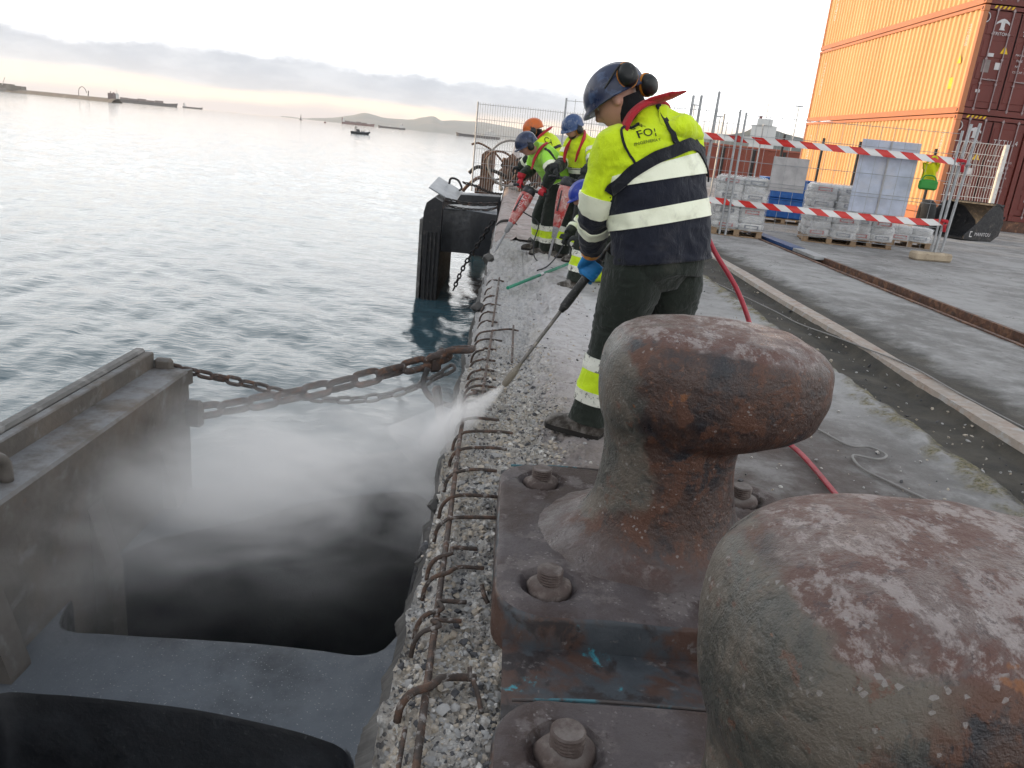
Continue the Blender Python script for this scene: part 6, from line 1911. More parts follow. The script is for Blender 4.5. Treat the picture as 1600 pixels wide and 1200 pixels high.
ribbon('harness_cord', [(.515, 3.462, 1.468), (.48, 3.44, 1.46), (.44, 3.414, 1.44), (.452, 3.38, 1.387), (.489, 3.388, 1.326), (.515, 3.37, 1.29)], 0.009, 'strap', jk, jb, 0.009)
ribbon('harness_belt', [(.795, 3.53, 1.42), (.83, 3.57, 1.35), (.85, 3.60, 1.26)], 0.05, 'strap', jk, jb, 0.0135)
bd = nv(A_(-.42, .88, -.32))
ux_, uy_ = nv(A_(.86, .45, .19)), nv(A_(-.16, .05, .97))
print_on('lettering', 'G R', 0.028, (.576, 3.3, 1.503), ux_, uy_, 'print_black', jk, jb, bd, 1.3, 0.004)
print_on('lettering', 'FO', 0.050, (.594, 3.3, 1.468), ux_, uy_, 'print_black', jk, jb, bd, 1.0, 0.004)
print_on('lettering', 'I', 0.050, (.642, 3.3, 1.478), ux_, uy_, 'print_black', jk, jb, bd, 1.0, 0.004)
print_on('lettering', 'INGENIERIA Y', 0.019, (.606, 3.3, 1.432), ux_, uy_, 'print_black', jk, jb, bd, 1.0, 0.004)
# life vests of the others
collar(p2, 'vest_collar', [(.22, 9.60, 1.03), (.235, 9.60, 1.12), (.26, 9.615, 1.20), (.31, 9.64, 1.29), (.36, 9.72, 1.335), (.37, 9.82, 1.33)], np.interp(np.linspace(0, 1, 44), [0, .3, .8, 1], [.022, .034, .040, .02]), 0.45, 'redcloth', (.3, -.8, .4))
ribbon('harness_strap', [(.345, 9.60, 1.32), (.406, 9.546, 1.264), (.445, 9.52, 1.19), (.46, 9.50, 1.12)], 0.03, 'strap', jk2, jb2, 0.010)
collar(p3, 'vest_collar', [(.715, 9.38, 1.17), (.735, 9.385, 1.26), (.765, 9.38, 1.36), (.79, 9.40, 1.45), (.80, 9.50, 1.50), (.785, 9.60, 1.50)], np.interp(np.linspace(0, 1, 44), [0, .2, .8, 1], [.018, .034, .042, .02]), 0.45, 'redcloth', (-.3, -.8, .3))
collar(p3, 'vest_collar', [(.60, 9.47, 1.15), (.595, 9.48, 1.22), (.61, 9.50, 1.31), (.65, 9.52, 1.39), (.69, 9.57, 1.46)], np.interp(np.linspace(0, 1, 44), [0, .2, .8, 1], [.018, .030, .036, .02]), 0.45, 'redcloth', (-.6, -.7, .2))
collar(p4, 'vest_collar', [(.27, 10.87, 1.35), (.31, 10.86, 1.42), (.37, 10.88, 1.48), (.43, 10.94, 1.53), (.47, 11.0, 1.56)], np.interp(np.linspace(0, 1, 44), [0, .2, .8, 1], [.018, .036, .042, .02]), 0.45, 'redcloth', (.3, -.8, .4))
ribbon('harness_belt', [(.46, 10.86, 1.26), (.52, 10.88, 1.29), (.60, 10.95, 1.33), (.66, 11.05, 1.36)], 0.04, 'strap', jk4, jb4, 0.010)
print_on('lettering', 'CA', 0.11, (.50, 10.6, 1.40), (.9, .3, -.2), (.15, 0, 1), 'print_black', jk4, jb4, (-.25, .95, -.1), 1.0, 0.006)
# ------------------------------------------------------------------ containers
def container(loc, label, dims=(2.44, 13.1, 3.08), side='cont_sunlit', sidef='cont_sunlit_frame', end='cont_red', logo=True, tier=0):
    W, Lc, H = dims
    rt = empty('shipping_container', loc, label, 'container', 'stacked shipping containers')
    x0, y0, z0 = loc            # corner: seaward, near, bottom
    post = 0.17
    # corrugated seaward side
    mb = MB()
    prof = []
    y = y0 + post
    n = 44
    pit = (Lc - 2 * post) / n
    for k in range(n):
        prof += [(x0 + 0.033, y), (x0 + 0.033, y + pit * .32), (x0 + 0.088, y + pit * .5), (x0 + 0.088, y + pit * .82)]
        y += pit
    prof.append((x0 + 0.035, y))
    g = np.array([[(x, yy_, z0 + 0.17) for x, yy_ in prof], [(x, yy_, z0 + H - 0.10) for x, yy_ in prof]])
    mb.grid(g)
    sp = mb.build('side_panel', M[side], rt)
    for nm, zc, hh, xo in (('bottom_rail', z0 + 0.09, 0.18, 0.0), ('top_rail', z0 + H - 0.05, 0.10, 0.0)):
        for xs_, ys_, dd in ((x0 + 0.035, y0 + Lc / 2, (0.07, Lc - 2 * post, hh)), (x0 + W - 0.035, y0 + Lc / 2, (0.07, Lc - 2 * post, hh))):
            mb = MB(); mb.box((xs_, ys_, zc), dd); mb.build(nm, M[sidef if xs_ < x0 + 1 else end], rt)
    mb = MB(); mb.box((x0 + W / 2, y0 + Lc / 2, z0 + H - 0.02), (W - 0.15, Lc - 0.1, 0.03)); mb.build('roof', M[end], rt)
    mb = MB(); mb.box((x0 + W - 0.06, y0 + Lc / 2, z0 + H / 2), (0.04, Lc - 2 * post, H - 0.3)); mb.build('back_panel', M[end], rt)
    mb = MB(); mb.box((x0 + W / 2, y0 + Lc - 0.06, z0 + H / 2), (W - 0.3, 0.04, H - 0.3)); mb.build('end_panel', M[end], rt)
    for xa in (x0 + post / 2, x0 + W - post / 2):
        for ya in (y0 + post / 2, y0 + Lc - post / 2):
            mb = MB()
            mb.box((xa, ya, z0 + H / 2), (post - 0.02, post - 0.02, H - 0.36), None, 0)
            mb.build('corner_post', [M[sidef if xa < x0 + 1 else end]], rt)
            for zc in (z0 + 0.09, z0 + H - 0.09):
                mb = MB(); mb.bbox((xa, ya, zc), (post + 0.006, post + 0.006, 0.175), 0.012); cs = mb.build('corner_casting', M[sidef if xa < x0 + 1 else end], rt)
                mb = MB(); mb.bbox((xa - (post / 2 + 0.001 if xa < x0 + 1 else 0), ya - (0 if xa < x0 + 1 else post / 2 + 0.001), zc), (0.012, 0.06, 0.09) if xa < x0 + 1 else (0.06, 0.012, 0.09), 0.005); mb.build('slot', M['gasket'], cs)
    # end frame rails and doors
    mb = MB(); mb.box((x0 + W / 2, y0 + 0.08, z0 + 0.09), (W - 2 * post, 0.12, 0.17)); mb.build('door_sill', M[end], rt)
    mb = MB(); mb.box((x0 + W / 2, y0 + 0.08, z0 + H - 0.06), (W - 2 * post, 0.12, 0.11)); mb.build('door_header', M[end], rt)
    dw = (W - 2 * post) / 2
    for k in range(2):
        xa = x0 + post + dw * k
        mb = MB()
        zz_ = np.linspace(z0 + 0.19, z0 + H - 0.13, 5)
        mb.bbox((xa + dw / 2, y0 + 0.085, z0 + H / 2 + 0.03), (dw - 0.02, 0.05, H - 0.33), 0.008)
        dr = mb.build('door', M[end], rt)
        for q in range(4):
            mb = MB(); mb.bbox((xa + dw / 2, y0 + 0.062, z0 + 0.52 + q * (H - 0.55) / 4 + 0.1), (dw - 0.16, 0.03, (H - 0.6) / 4 - 0.14), 0.012); mb.build('door_panel', M[end], dr)
        for q in (0.27, 0.74):
            mb = MB()
            mb.cyl((xa + dw * q, y0 + 0.02, z0 + 0.10), (xa + dw * q, y0 + 0.02, z0 + H - 0.06), 0.018, 8)
            for zq in (0.16, 0.9, 1.6, 2.3, H - 0.12):
                mb.bbox((xa + dw * q, y0 + 0.03, z0 + zq), (0.075, 0.05, 0.06), 0.008)
            rod = mb.build('locking_rod', M['rod'], dr)
            mb = MB(); mb.bbox((xa + dw * q + (0.14 if q < .5 else -0.14), y0 + 0.012, z0 + 1.02), (0.34, 0.016, 0.03), 0.004, roty(0.06)); mb.build('handle', M['rod'], dr)
        mb = MB(); mb.box((xa + dw / 2 + (dw / 2 - 0.004 if k == 0 else -dw / 2 + 0.004), y0 + 0.058, z0 + H / 2), (0.03, 0.02, H - 0.34)); mb.build('gasket', M['gasket'], dr)
    def decal(name, dx, dz, w, h, mat, tri=False):
        m = MB()
        yq = y0 + 0.036
        if tri:
            m.add([(x0 + dx - w / 2, yq, z0 + dz - h / 2), (x0 + dx + w / 2, yq, z0 + dz - h / 2), (x0 + dx, yq, z0 + dz + h / 2)], [(0, 1, 2)])
        else:
            m.add([(x0 + dx - w / 2, yq, z0 + dz - h / 2), (x0 + dx + w / 2, yq, z0 + dz - h / 2), (x0 + dx + w / 2, yq, z0 + dz + h / 2), (x0 + dx - w / 2, yq, z0 + dz + h / 2)], [(0, 1, 2, 3)])
        return m.build(name, M[mat], rt)
    def words_(s, dx, dz, size, mat='decal_white', name='lettering', sp=1.0):
        v, f = text_mesh(s, size, spacing=sp)
        m = MB(); m.add(np.stack([x0 + dx + v[:, 0], np.full(len(v), y0 + 0.033), z0 + dz + v[:, 1]], -1), f)
        return m.build(name, M[mat], rt)
    # arrow-shaped shipping mark over the maker's line
    ax, az = 0.70, H - 0.50
    mb = MB()
    poly = [(-.21, -.02), (-.20, .05), (-.09, .13), (-.03, .15), (0, .16), (.03, .15), (.09, .13), (.20, .05), (.21, -.02), (.14, .03), (.06, .05), (.06, -.10), (.09, -.16), (-.09, -.16), (-.06, -.10), (-.06, .05), (-.14, .03)]
    mb.add([(x0 + ax + x, y0 + 0.033, z0 + az + z) for x, z in poly], [tuple(range(len(poly)))])
    mb.build('emblem', M['decal_white'], rt)
    words_('TRITON', ax, az - 0.27, 0.13)
    mb = MB()
    mb.tube(catmull([(x0 + .16 + .10 * math.cos(a), y0 + .034, z0 + H - .34 + .13 * math.sin(a)) for a in np.linspace(0, 6.28, 14)], 28), 0.018, 4)
    mb.build('ring_mark', M['decal_white'], rt)
    words_('TTTU 4', 1.75, H - 0.72, 0.20, sp=1.25)
    words_('MAX.GW.  30.480 KG', 1.72, H - 1.30, 0.085)
    words_('TARE      3.700 KG', 1.72, H - 1.46, 0.085)
    words_('NET     26.780 KG', 1.72, H - 1.62, 0.085)
    words_('CU.CAP. 76.4 CU.M', 1.72, H - 1.78, 0.085)
    decal('triangle_mark', 0.95, H - 1.18, 0.24, 0.24, 'decal_yellow', True)
    decal('plate', 0.50, H - 1.68, 0.24, 0.36, 'decal_grey')
    decal('plate', 0.86, H - 1.66, 0.17, 0.20, 'decal_white')
    decal('label_strip', 0.55, H - 1.36, 0.22, 0.10, 'decal_white')
    decal('label_strip', 0.45, H - 2.40, 0.14, 0.09, 'decal_white')
    for q in range(5):
        m = MB()
        bx = x0 + 0.30 + q * 0.13
        zq = z0 + H - 0.045
        m.add([(bx, y0 + 0.017, zq - 0.04), (bx + 0.06, y0 + 0.017, zq - 0.04), (bx + 0.11, y0 + 0.017, zq + 0.04), (bx + 0.05, y0 + 0.017, zq + 0.04)], [(0, 1, 2, 3)])
        m.build('hazard_stripe', M['decal_yellow'], rt)
    # marks on the seaward side
    def sdecal(name, dy, dz, w, h, mat, tri=False):
        m = MB(); xq = x0 + 0.031
        pts = [(xq, y0 + dy + w / 2, z0 + dz - h / 2), (xq, y0 + dy - w / 2, z0 + dz - h / 2)] + ([(xq, y0 + dy, z0 + dz + h / 2)] if tri else [(xq, y0 + dy - w / 2, z0 + dz + h / 2), (xq, y0 + dy + w / 2, z0 + dz + h / 2)])
        m.add(pts, [tuple(range(len(pts)))])
        m.build(name, M[mat], rt)
    sdecal('triangle_mark', 0.75, 1.62, 0.24, 0.26, 'decal_yellow', True)
    sdecal('yellow_mark', 0.95, 0.92, 0.22, 0.34, 'decal_yellow')
    v, f = text_mesh('TTTU 428160', 0.22, spacing=1.0)
    for dy, rot_ in ((0.62, False), (12.2, True)):
        m = MB()
        if rot_:
            m.add(np.stack([np.full(len(v), x0 + 0.031), y0 + dy - v[:, 1], z0 + 1.85 - v[:, 0] * 1.1], -1), f)
        else:
            m.add(np.stack([np.full(len(v), x0 + 0.031), y0 + dy - v[:, 1], z0 + 2.3 - v[:, 0] * 0.5], -1), f)
        m.build('lettering', M['decal_white'], rt)
    return rt
CX, CY = 13.62, 25.4
container((CX, CY, 0.34), 'dark red container with sunlit orange side at the bottom of the tall stack')
container((CX, CY, 3.45), 'middle container of the tall stack, with yellow warning triangle')
container((CX, CY, 6.56), 'topmost container of the tall stack, cut off by the picture edge')
for zq, lb in ((0.34, 'bottom'), (3.45, 'middle'), (6.56, 'topmost')):
    container((CX + 2.50, CY + 0.05, zq), lb + ' dark red container of the stack cut off by the right picture edge', side='cont_red', sidef='cont_red')
sup = empty('container_support', (CX + 1.2, CY + 6.5, 0), 'low steel bearers under the tall container stack', 'support')
for yq in (CY + 0.25, CY + 6.5, CY + 12.8):
    mb = MB(); mb.bbox((CX + 2.47, yq, 0.168), (5.0, 0.5, 0.336), 0.01); mb.build('bearer', M['rail_rust'], sup)
mb = MB(); mb.box((CX + 0.05, CY + 6.5, 0.17), (0.06, 11.6, 0.30)); mb.build('skirt', M['cont_sunlit_frame'], sup)

# low row of containers further off
def plain_container(loc, label, rz, dims, mat, group):
    W, Lc, H = dims
    rt = empty('shipping_container', loc, label, 'container', group)
    n = 26
    prof = []
    pit = (W - 0.24) / n
    x = loc[0] + 0.12
    for k in range(n):
        prof += [(x, 0.05), (x + pit * .3, 0.05), (x + pit * .5, 0.10), (x + pit * .8, 0.10)]
        x += pit
    mb = MB(); mb.grid(np.array([[(px, loc[1] + py, loc[2] + 0.15) for px, py in prof], [(px, loc[1] + py, loc[2] + H - 0.1) for px, py in prof]])[::-1]); mb.build('side_panel', M[mat], rt)
    mb = MB(); mb.box((loc[0] + W / 2, loc[1] + Lc / 2 + 0.06, loc[2] + H / 2), (W - 0.06, Lc - 0.1, H - 0.06)); mb.build('shell', M[mat], rt)
    for zc, hh in ((0.08, 0.16), (H - 0.06, 0.12)):
        mb = MB(); mb.box((loc[0] + W / 2, loc[1] + 0.05, loc[2] + zc), (W, 0.12, hh)); mb.build('rail', M[mat], rt)
    for xa in (0.07, W - 0.07):
        mb = MB(); mb.box((loc[0] + xa, loc[1] + 0.05, loc[2] + H / 2), (0.14, 0.14, H - 0.33)); mb.build('corner_post', M['dark_post'], rt)
    return rt
FL = ['first red container of the far low row, left end nearest the man', 'second red container of the far low row', 'third red container of the far low row', 'fourth red container of the far low row, next to the tall stack']
for k in range(4):
    plain_container((13.6 + k * 2.52, 62 + k * 0.4, 0.0), FL[k], 0, (2.44, 6.0, 2.55), 'cont_far', 'low row of red containers far along the quay')
# fence of dark posts in front of the stacks
for k, (x, y) in enumerate(((8.0, 24.2), (9.12, 24.0), (10.18, 23.9), (11.2, 23.8), (12.3, 23.6))):
    fp = empty('fence_post', (x, y, 0), ['first dark post of the line before the containers, from the sea side', 'second dark post of the line before the containers', 'third dark post of the line before the containers, by the pale board', 'fourth dark post of the line before the containers', 'fifth dark post of the line before the containers, by the double fence leg'][k], 'post', 'dark posts before the containers')
    mb = MB(); mb.box((x, y, 1.13), (0.06, 0.06, 2.26)); mb.build('upright', M['dark_post'], fp)
    mb = MB(); mb.bbox((x, y, 0.04), (0.35, 0.5, 0.08), 0.02); mb.build('foot', M['block'], fp)

# ------------------------------------------------------------------ mesh fences
def mesh_panel(name, p0, p1, z0, z1, label, group, vs=0.055, hs=0.20, wire=0.0035, mat='galv', kinks=False, frame=True, curved=False):
    p0, p1 = np.array(p0, float), np.array(p1, float)
    L = np.linalg.norm(p1 - p0)
    d = (p1 - p0) / L
    nrm = np.array([d[1], -d[0]])
    rt = empty(name, (p0[0], p0[1], 0), label, 'fence', group)
    at = lambda u, z, o=0.0: (p0[0] + d[0] * u + nrm[0] * o, p0[1] + d[1] * u + nrm[1] * o, z)
    if frame:
        for u in (0.0, L):
            mb = MB(); mb.cyl(at(u, 0.02), at(u, z1 + 0.05), 0.021, 10); mb.build('post', M[mat], rt, smooth=40)
    mb = MB()
    def bar(a, b, r):
        mb.tube([a, b], r, 4)
    n = int(L / vs)
    for k in range(1, n):
        u = L * k / n
        if curved:
            zs = np.linspace(z0, z1, 14)
            mb.tube([at(u, z, 0.028 * (i in (3, 8, 11)) + (0.09 * ((z - z1 + 0.5) / 0.5) ** 2 if z > z1 - 0.5 else 0)) for i, z in enumerate(zs)], wire, 4)
        else:
            bar(at(u, z0), at(u, z1 + 0.04), wire)
    m = max(2, int((z1 - z0) / hs))
    for k in range(m + 1):
        z = z0 + (z1 - z0) * k / m
        bar(at(0, z), at(L, z), wire * 1.15)
        if kinks and k in (1, m - 1, m // 2):
            bar(at(0, z + 0.06), at(L, z + 0.06), wire * 1.15)
    w = mb.build('wire_mesh', M[mat], rt)
    w['kind'] = 'stuff'
    return rt
GF = 'welded mesh fence panels'
fA = mesh_panel('mesh_fence', (7.56, 13.8), (4.1, 14.7), 0.18, 2.16, 'mesh fence panel with the pale boards and two warning tapes', GF, 0.20, 0.34, 0.0042, kinks=True)
mesh_panel('mesh_fence', (4.0, 14.75), (0.95, 16.6), 0.18, 2.20, 'mesh fence panel right behind the man with the lance', GF, 0.20, 0.34, 0.0042)
mesh_panel('mesh_fence', (6.5, 21.5), (2.6, 22.5), 0.18, 2.30, 'distant mesh fence panel behind the shrink wrapped pallets', GF, 0.15, 0.30, 0.005)
mesh_panel('mesh_fence', (-1.0, 20.0), (2.4, 20.3), 0.02, 2.10, 'seaside mesh fence panel in front of the scrap heap', GF, 0.062, 0.30, 0.0045)
mesh_panel('mesh_fence', (11.9, 22.0), (13.38, 22.1), 0.45, 2.46, 'pale curved top mesh fence beside the loader bucket', GF, 0.075, 0.28, 0.007, 'white_post', frame=False, curved=True)
wp = empty('fence_post', (13.42, 22.1, 0), 'thick white fence post beside the loader bucket', 'post')
mb = MB(); mb.bbox((13.42, 22.1, 1.24), (0.11, 0.11, 2.48), 0.01); mb.build('upright', M['white_post'], wp)
mb = MB(); mb.bbox((13.42, 22.1, 0.03), (0.35, 0.35, 0.06), 0.01); mb.build('foot', M['block'], wp)
# end leg of the first panel and its block
el = empty('end_pole', (7.68, 13.85, 0), 'double galvanised end leg of the mesh fence where the tapes are tied', 'post')
mb = MB(); mb.cyl((7.62, 13.80, 0.05), (7.68, 13.80, 2.33), 0.024, 10); mb.build('tube', M['galv'], el, smooth=40)
mb = MB(); mb.cyl((7.76, 13.86, 0.05), (7.86, 13.86, 2.36), 0.024, 10); mb.build('tube', M['galv'], el, smooth=40)
mb = MB(); mb.bbox((7.72, 13.83, 1.68), (0.24, 0.12, 0.05), 0.01); mb.build('clamp', M['galv'], el)
bk = MB(); bk.bbox((7.52, 13.72, 0.075), (0.72, 0.24, 0.15), 0.03, rotz(0.15))
tag(bk.build('fence_block', M['block']), 'sandy concrete block under the fence end leg', 'block')
for k, (x, y, h) in enumerate(((3.20, 15.3, 2.45), (3.36, 15.35, 2.47), (5.5, 21.9, 2.55), (3.62, 15.1, 2.55))):
    fp = MB(); fp.cyl((x, y, 0), (x + 0.03, y, h), 0.026, 10)
    tag(fp.build('fence_pole', M['galv'], smooth=40), ['left one of the paired poles above the man\'s hood', 'right one of the paired poles above the man\'s hood', 'tall pale pole in the distant mesh fence', 'thicker slanting pole right of the paired ones'][k], 'pole', 'scaffold poles in the fence')

# boards on the fence
def board(name, c, w, h, dirx, mat, label, thick=0.02, tilt=0.0):
    dx = nv([dirx[0], dirx[1], 0])
    Q = np.stack([dx, np.array([-dx[1], dx[0], 0]), np.array([0, 0, 1.0])], 1) @ roty(tilt)
    m = MB(); m.bbox(c, (w, thick, h), 0.004, Q)
    return tag(m.build(name, M[mat]), label, 'board', 'boards on the mesh fence')
fd = (3.46, -0.90)
board('board', (5.02, 14.55, 1.21), 0.62, 0.60, fd, 'board_grey', 'small grey board hung on the mesh fence')
bb = empty('board', (6.60, 14.30, 1.1), 'large pale blue panel leaning behind the mesh fence', 'board', 'boards on the mesh fence')
for k in range(2):
    dx = nv([fd[0], fd[1], 0]); Q = np.stack([dx, np.array([-dx[1], dx[0], 0]), np.array([0, 0, 1.0])], 1)
    m = MB(); m.bbox(A_(6.60, 14.22, 1.32) + dx * (-0.24 + 0.49 * k), (0.475, 0.03, 1.26), 0.006, Q); m.build('sheet', M['board_white'], bb)
m = MB(); m.bbox(A_(6.60, 14.20, 1.32), (0.03, 0.05, 1.26), 0.004, Q); m.build('joint_strip', M['board_grey'], bb)

# warning tapes
def tape(pts, w, label, rep=0.42):
    P = catmull(pts, 90)
    cum = np.concatenate([[0], np.cumsum(np.linalg.norm(np.diff(P, axis=0), axis=1))])
    tw = 0.12 * np.sin(np.linspace(0, 9, 90)) + 0.10 * np.sin(np.linspace(0, 23, 90))
    up = np.stack([0 * tw, np.sin(tw), np.cos(tw)], -1)
    mb = MB()
    rows = np.array([P + up * w * f_ + (np.array([0, 1, 0]) * 0.004 * math.sin(f_ * 6)) for f_ in (-.5, -.25, 0, .25, .5)])
    mb.grid(rows.transpose(1, 0, 2))
    o = mb.build('warning_tape', M['tape'], smooth=True)
    me = o.data
    uv = me.uv_layers.new(name='UVMap')
    for lp in me.loops:
        i = lp.vertex_index
        uv.data[lp.index].uv = (cum[i // 5] / rep, (i % 5) / 4)
    return tag(o, label, 'tape', 'red and white warning tapes')
tape([(7.66, 13.77, 1.70), (7.2, 13.86, 1.72), (6.0, 14.15, 1.735), (4.8, 14.48, 1.745), (3.6, 14.95, 1.755), (2.6, 15.4, 1.79), (1.6, 16.0, 1.83)], 0.115, 'upper red and white warning tape stretched along the fence')
tape([(7.62, 13.77, 0.68), (7.2, 13.86, 0.645), (6.0, 14.15, 0.62), (4.8, 14.48, 0.62), (3.9, 14.78, 0.62), (2.6, 15.4, 0.64), (1.6, 16.0, 0.68)], 0.115, 'lower red and white warning tape stretched along the fence')
for (x, y, z) in ((7.66, 13.76, 1.70), (7.62, 13.76, 0.68)):
    m = MB(); m.tube(catmull([(x - .06, y - .03, z + .03), (x + .04, y - .05, z + .02), (x + .07, y + .02, z - .03), (x, y - .06, z - .05), (x + .02, y - .05, z - .16)], 24), 0.028, 8, 0, True, 0.3)
    tag(m.build('tape_knot', plainred if False else M['redcloth'], smooth=True), 'knotted end of the upper warning tape on the fence leg' if z > 1 else 'knotted end of the lower warning tape on the fence leg', 'tape', 'red and white warning tapes')

# ------------------------------------------------------------------ goods on pallets
def pallet(rt, c, w, d, rz):
    Q = rotz(rz)
    pc = lambda x, y, z: np.asarray(c) + Q @ np.array([x, y, z])
    for k in range(3):
        m = MB(); m.box(pc((k - 1) * (w / 2 - 0.06), 0, 0.065), (0.10, d, 0.09), Q); m.build('stringer', M['wood'], rt)
    for k in range(5):
        m = MB(); m.box(pc(0, (k - 2) * (d / 2 - 0.06) / 2, 0.122), (w, 0.11, 0.022), Q); m.build('slat', M['wood'], rt)
        if k % 2 == 0:
            m = MB(); m.box(pc(0, (k - 2) * (d / 2 - 0.06) / 2, 0.010), (w, 0.11, 0.02), Q); m.build('slat', M['wood'], rt)
def bag_stack(c, w, d, nlay, rz, label, seed, lay=0.135, wrap=True):
    rt = empty('pallet_of_bags', tuple(c), label, 'pallet', 'shrink wrapped pallets of bags')
    pallet(rt, c, w, d, rz)
    Q = rotz(rz)
    rg = np.random.RandomState(seed)
    for k in range(nlay):
        for ix in range(2):
            for iy in range(2):
                p = np.asarray(c) + Q @ np.array([(ix - .5) * w * .5 + rg.normal(0, .012), (iy - .5) * d * .5 + rg.normal(0, .012), 0.135 + lay * (k + .5)])
                n_, m_ = 16, 7
                th = np.linspace(0, 6.283, n_, endpoint=False)
                g = []
                for f_ in np.linspace(-1, 1, m_):
                    q = (1 - abs(f_) ** 3.0) ** 0.4 if abs(f_) < 1 else 0.5
                    cx_ = np.sign(np.cos(th)) * np.abs(np.cos(th)) ** .45 * w * .255 * (0.90 + 0.10 * q)
                    cy_ = np.sign(np.sin(th)) * np.abs(np.sin(th)) ** .45 * d * .255 * (0.90 + 0.10 * q)
                    g.append(np.stack([cx_, cy_, np.full(n_, f_ * lay * .50)], -1))
                g = np.array(g)
                g += 0.012 * fbm(g + seed + k * 3 + ix + iy * 7, 5, 2, seed)[..., None]
                mb = MB(); mb.grid(g @ Q.T + p, True, 0, True, True)
                bg_ = mb.build('bag', M['bag'], rt, smooth=50)
                if iy == 0 and k % 2 == 0:
                    m2 = MB()
                    pz = p + Q @ np.array([0, -d * .257, 0])
                    fr_ = [(-.13, -.035), (.13, -.035), (.13, .035), (-.13, .035)]
                    inn = [(-.10, -.018), (.10, -.018), (.10, .018), (-.10, .018)]
                    V = [pz + Q @ np.array([x, -0.004, z]) for x, z in fr_ + inn]
                    m2.add(V, [(0, 1, 5, 4), (1, 2, 6, 5), (2, 3, 7, 6), (3, 0, 4, 7)])
                    m2.build('print', M['bag_print' if (k + ix) % 3 else 'bag_red'], bg_)
    if wrap:
        H = nlay * lay
        th = np.linspace(0, 6.283, 48, endpoint=False)
        g = []
        for f_ in np.linspace(0, 1, 14):
            s = 1.0 if f_ < .93 else 1.0 - (f_ - .93) * 2.5
            g.append(np.stack([np.sign(np.cos(th)) * np.abs(np.cos(th)) ** .3 * w * .525 * s, np.sign(np.sin(th)) * np.abs(np.sin(th)) ** .3 * d * .525 * s, np.full(48, 0.13 + (H + .03) * f_)], -1))
        g.append(g[-1] * np.array([.3, .3, 1]))
        g = np.array(g)
        g += 0.022 * fbm(g * np.array([1, 1, 2.2]) + seed, 6, 3, seed + 4)[..., None] * np.array([1, 1, .3])
        mb = MB(); mb.grid(g @ Q.T + c, True, 0, False, True)
        mb.build('shrink_wrap', M['wrap'], rt, smooth=True)
    return rt
bag_stack(A_(4.42, 15.25, 0), 0.95, 1.0, 7, -.2, 'wrapped pallet of bags just right of the man\'s back', 1)
bag_stack(A_(6.35, 15.55, 0), 1.0, 1.0, 7, -.25, 'wrapped pallet of white bags in front of the blue crates', 2)
bag_stack(A_(7.15, 15.6, 0), 0.85, 0.9, 5, -.22, 'lower wrapped pallet of bags under the large pale blue panel', 3)
bag_stack(A_(6.85, 16.9, 0), 1.0, 1.0, 7, -.3, 'wrapped pallet of bags standing second from the fence, behind two others', 4)
bag_stack(A_(8.35, 16.3, 0), 0.8, 0.8, 2, -.3, 'lowest wrapped pallet, two layers, beside the tyre', 6)
# blue crates
cr_ = empty('pallet_of_crates', (6.75, 19.6, 0), 'stack of blue plastic crates on a pallet behind the small grey board', 'pallet')
pallet(cr_, A_(6.75, 19.6, 0), 1.2, 1.0, -.15)
for k in range(4):
    m = MB()
    m.bbox((6.75, 19.6, 0.14 + 0.115 + k * 0.235), (1.16, 0.96, 0.225), 0.02, rotz(-.15))
    c_ = m.build('crate', M['crate_blue'], cr_)
    m = MB(); m.bbox((6.75, 19.6, 0.14 + 0.21 + k * 0.235), (1.21, 1.01, 0.03), 0.01, rotz(-.15)); m.build('rim', M['crate_blue'], c_)
m = MB()
for f_ in (-.3, .3):
    pass
# tyre of a parked machine
ty = empty('tyre', (9.3, 17.6, 0), 'black tyre standing behind the large pale blue panel', 'tyre')
def torus(c, R0, r0, Q, n=28, m=10):
    a = np.linspace(0, 6.283, n, endpoint=False)
    b = np.linspace(0, 6.283, m, endpoint=False)
    g = np.array([[(math.cos(x) * (R0 + r0 * math.cos(y)), r0 * 1.4 * math.sin(y), math.sin(x) * (R0 + r0 * math.cos(y))) for y in b] for x in a])
    g = np.concatenate([g, g[:1]])
    mb = MB(); mb.grid(g @ np.array(Q).T + c, True)
    return mb
torus(A_(9.3, 17.6, 0.48), 0.37, 0.11, rotz(1.2)).build('tread', M['tyre'], ty, smooth=True)
m = MB(); m.tube([A_(9.3, 17.6, .48) + rotz(1.2) @ A_(0, -.08, 0), A_(9.3, 17.6, .48) + rotz(1.2) @ A_(0, .08, 0)], 0.27, 20); m.build('rim', M['galv'], ty)
# yellow vest and green box hung on the fence
vs_ = empty('hung_vest', (7.30, 13.86, 1.5), 'yellow vest hung on the mesh fence', 'vest')
gx = np.linspace(-.5, .5, 12); gz = np.linspace(-.5, .5, 14)
rows = [[A_(7.24, 13.93, 1.50) + nv([fd[0], fd[1], 0]) * x * (0.26 if z > .1 else 0.22) + (0, -0.03 * math.sin(x * 9 + z * 4) - 0.03, z * 0.30 + 0.02 * math.sin(x * 7)) for x in gx] for z in gz]
m = MB(); m.grid(np.array(rows)); m.grid(np.array(rows)[::-1] + (0, 0.05, 0)); m.build('cloth', M['yellow_vest'], vs_, smooth=True)
m = MB(); m.tube(catmull([A_(7.15, 13.92, 1.63), A_(7.20, 13.88, 1.74), A_(7.27, 13.86, 1.74), A_(7.32, 13.86, 1.63)], 14), 0.02, 6); m.build('shoulder_strap', M['yellow_vest'], vs_)
m = MB(); m.bbox((7.20, 13.80, 1.28), (0.30, 0.10, 0.17), 0.03, rotz(-.25))
gb = m.build('box', M['green_box']); tag(gb, 'green plastic box hung below the yellow vest', 'box')
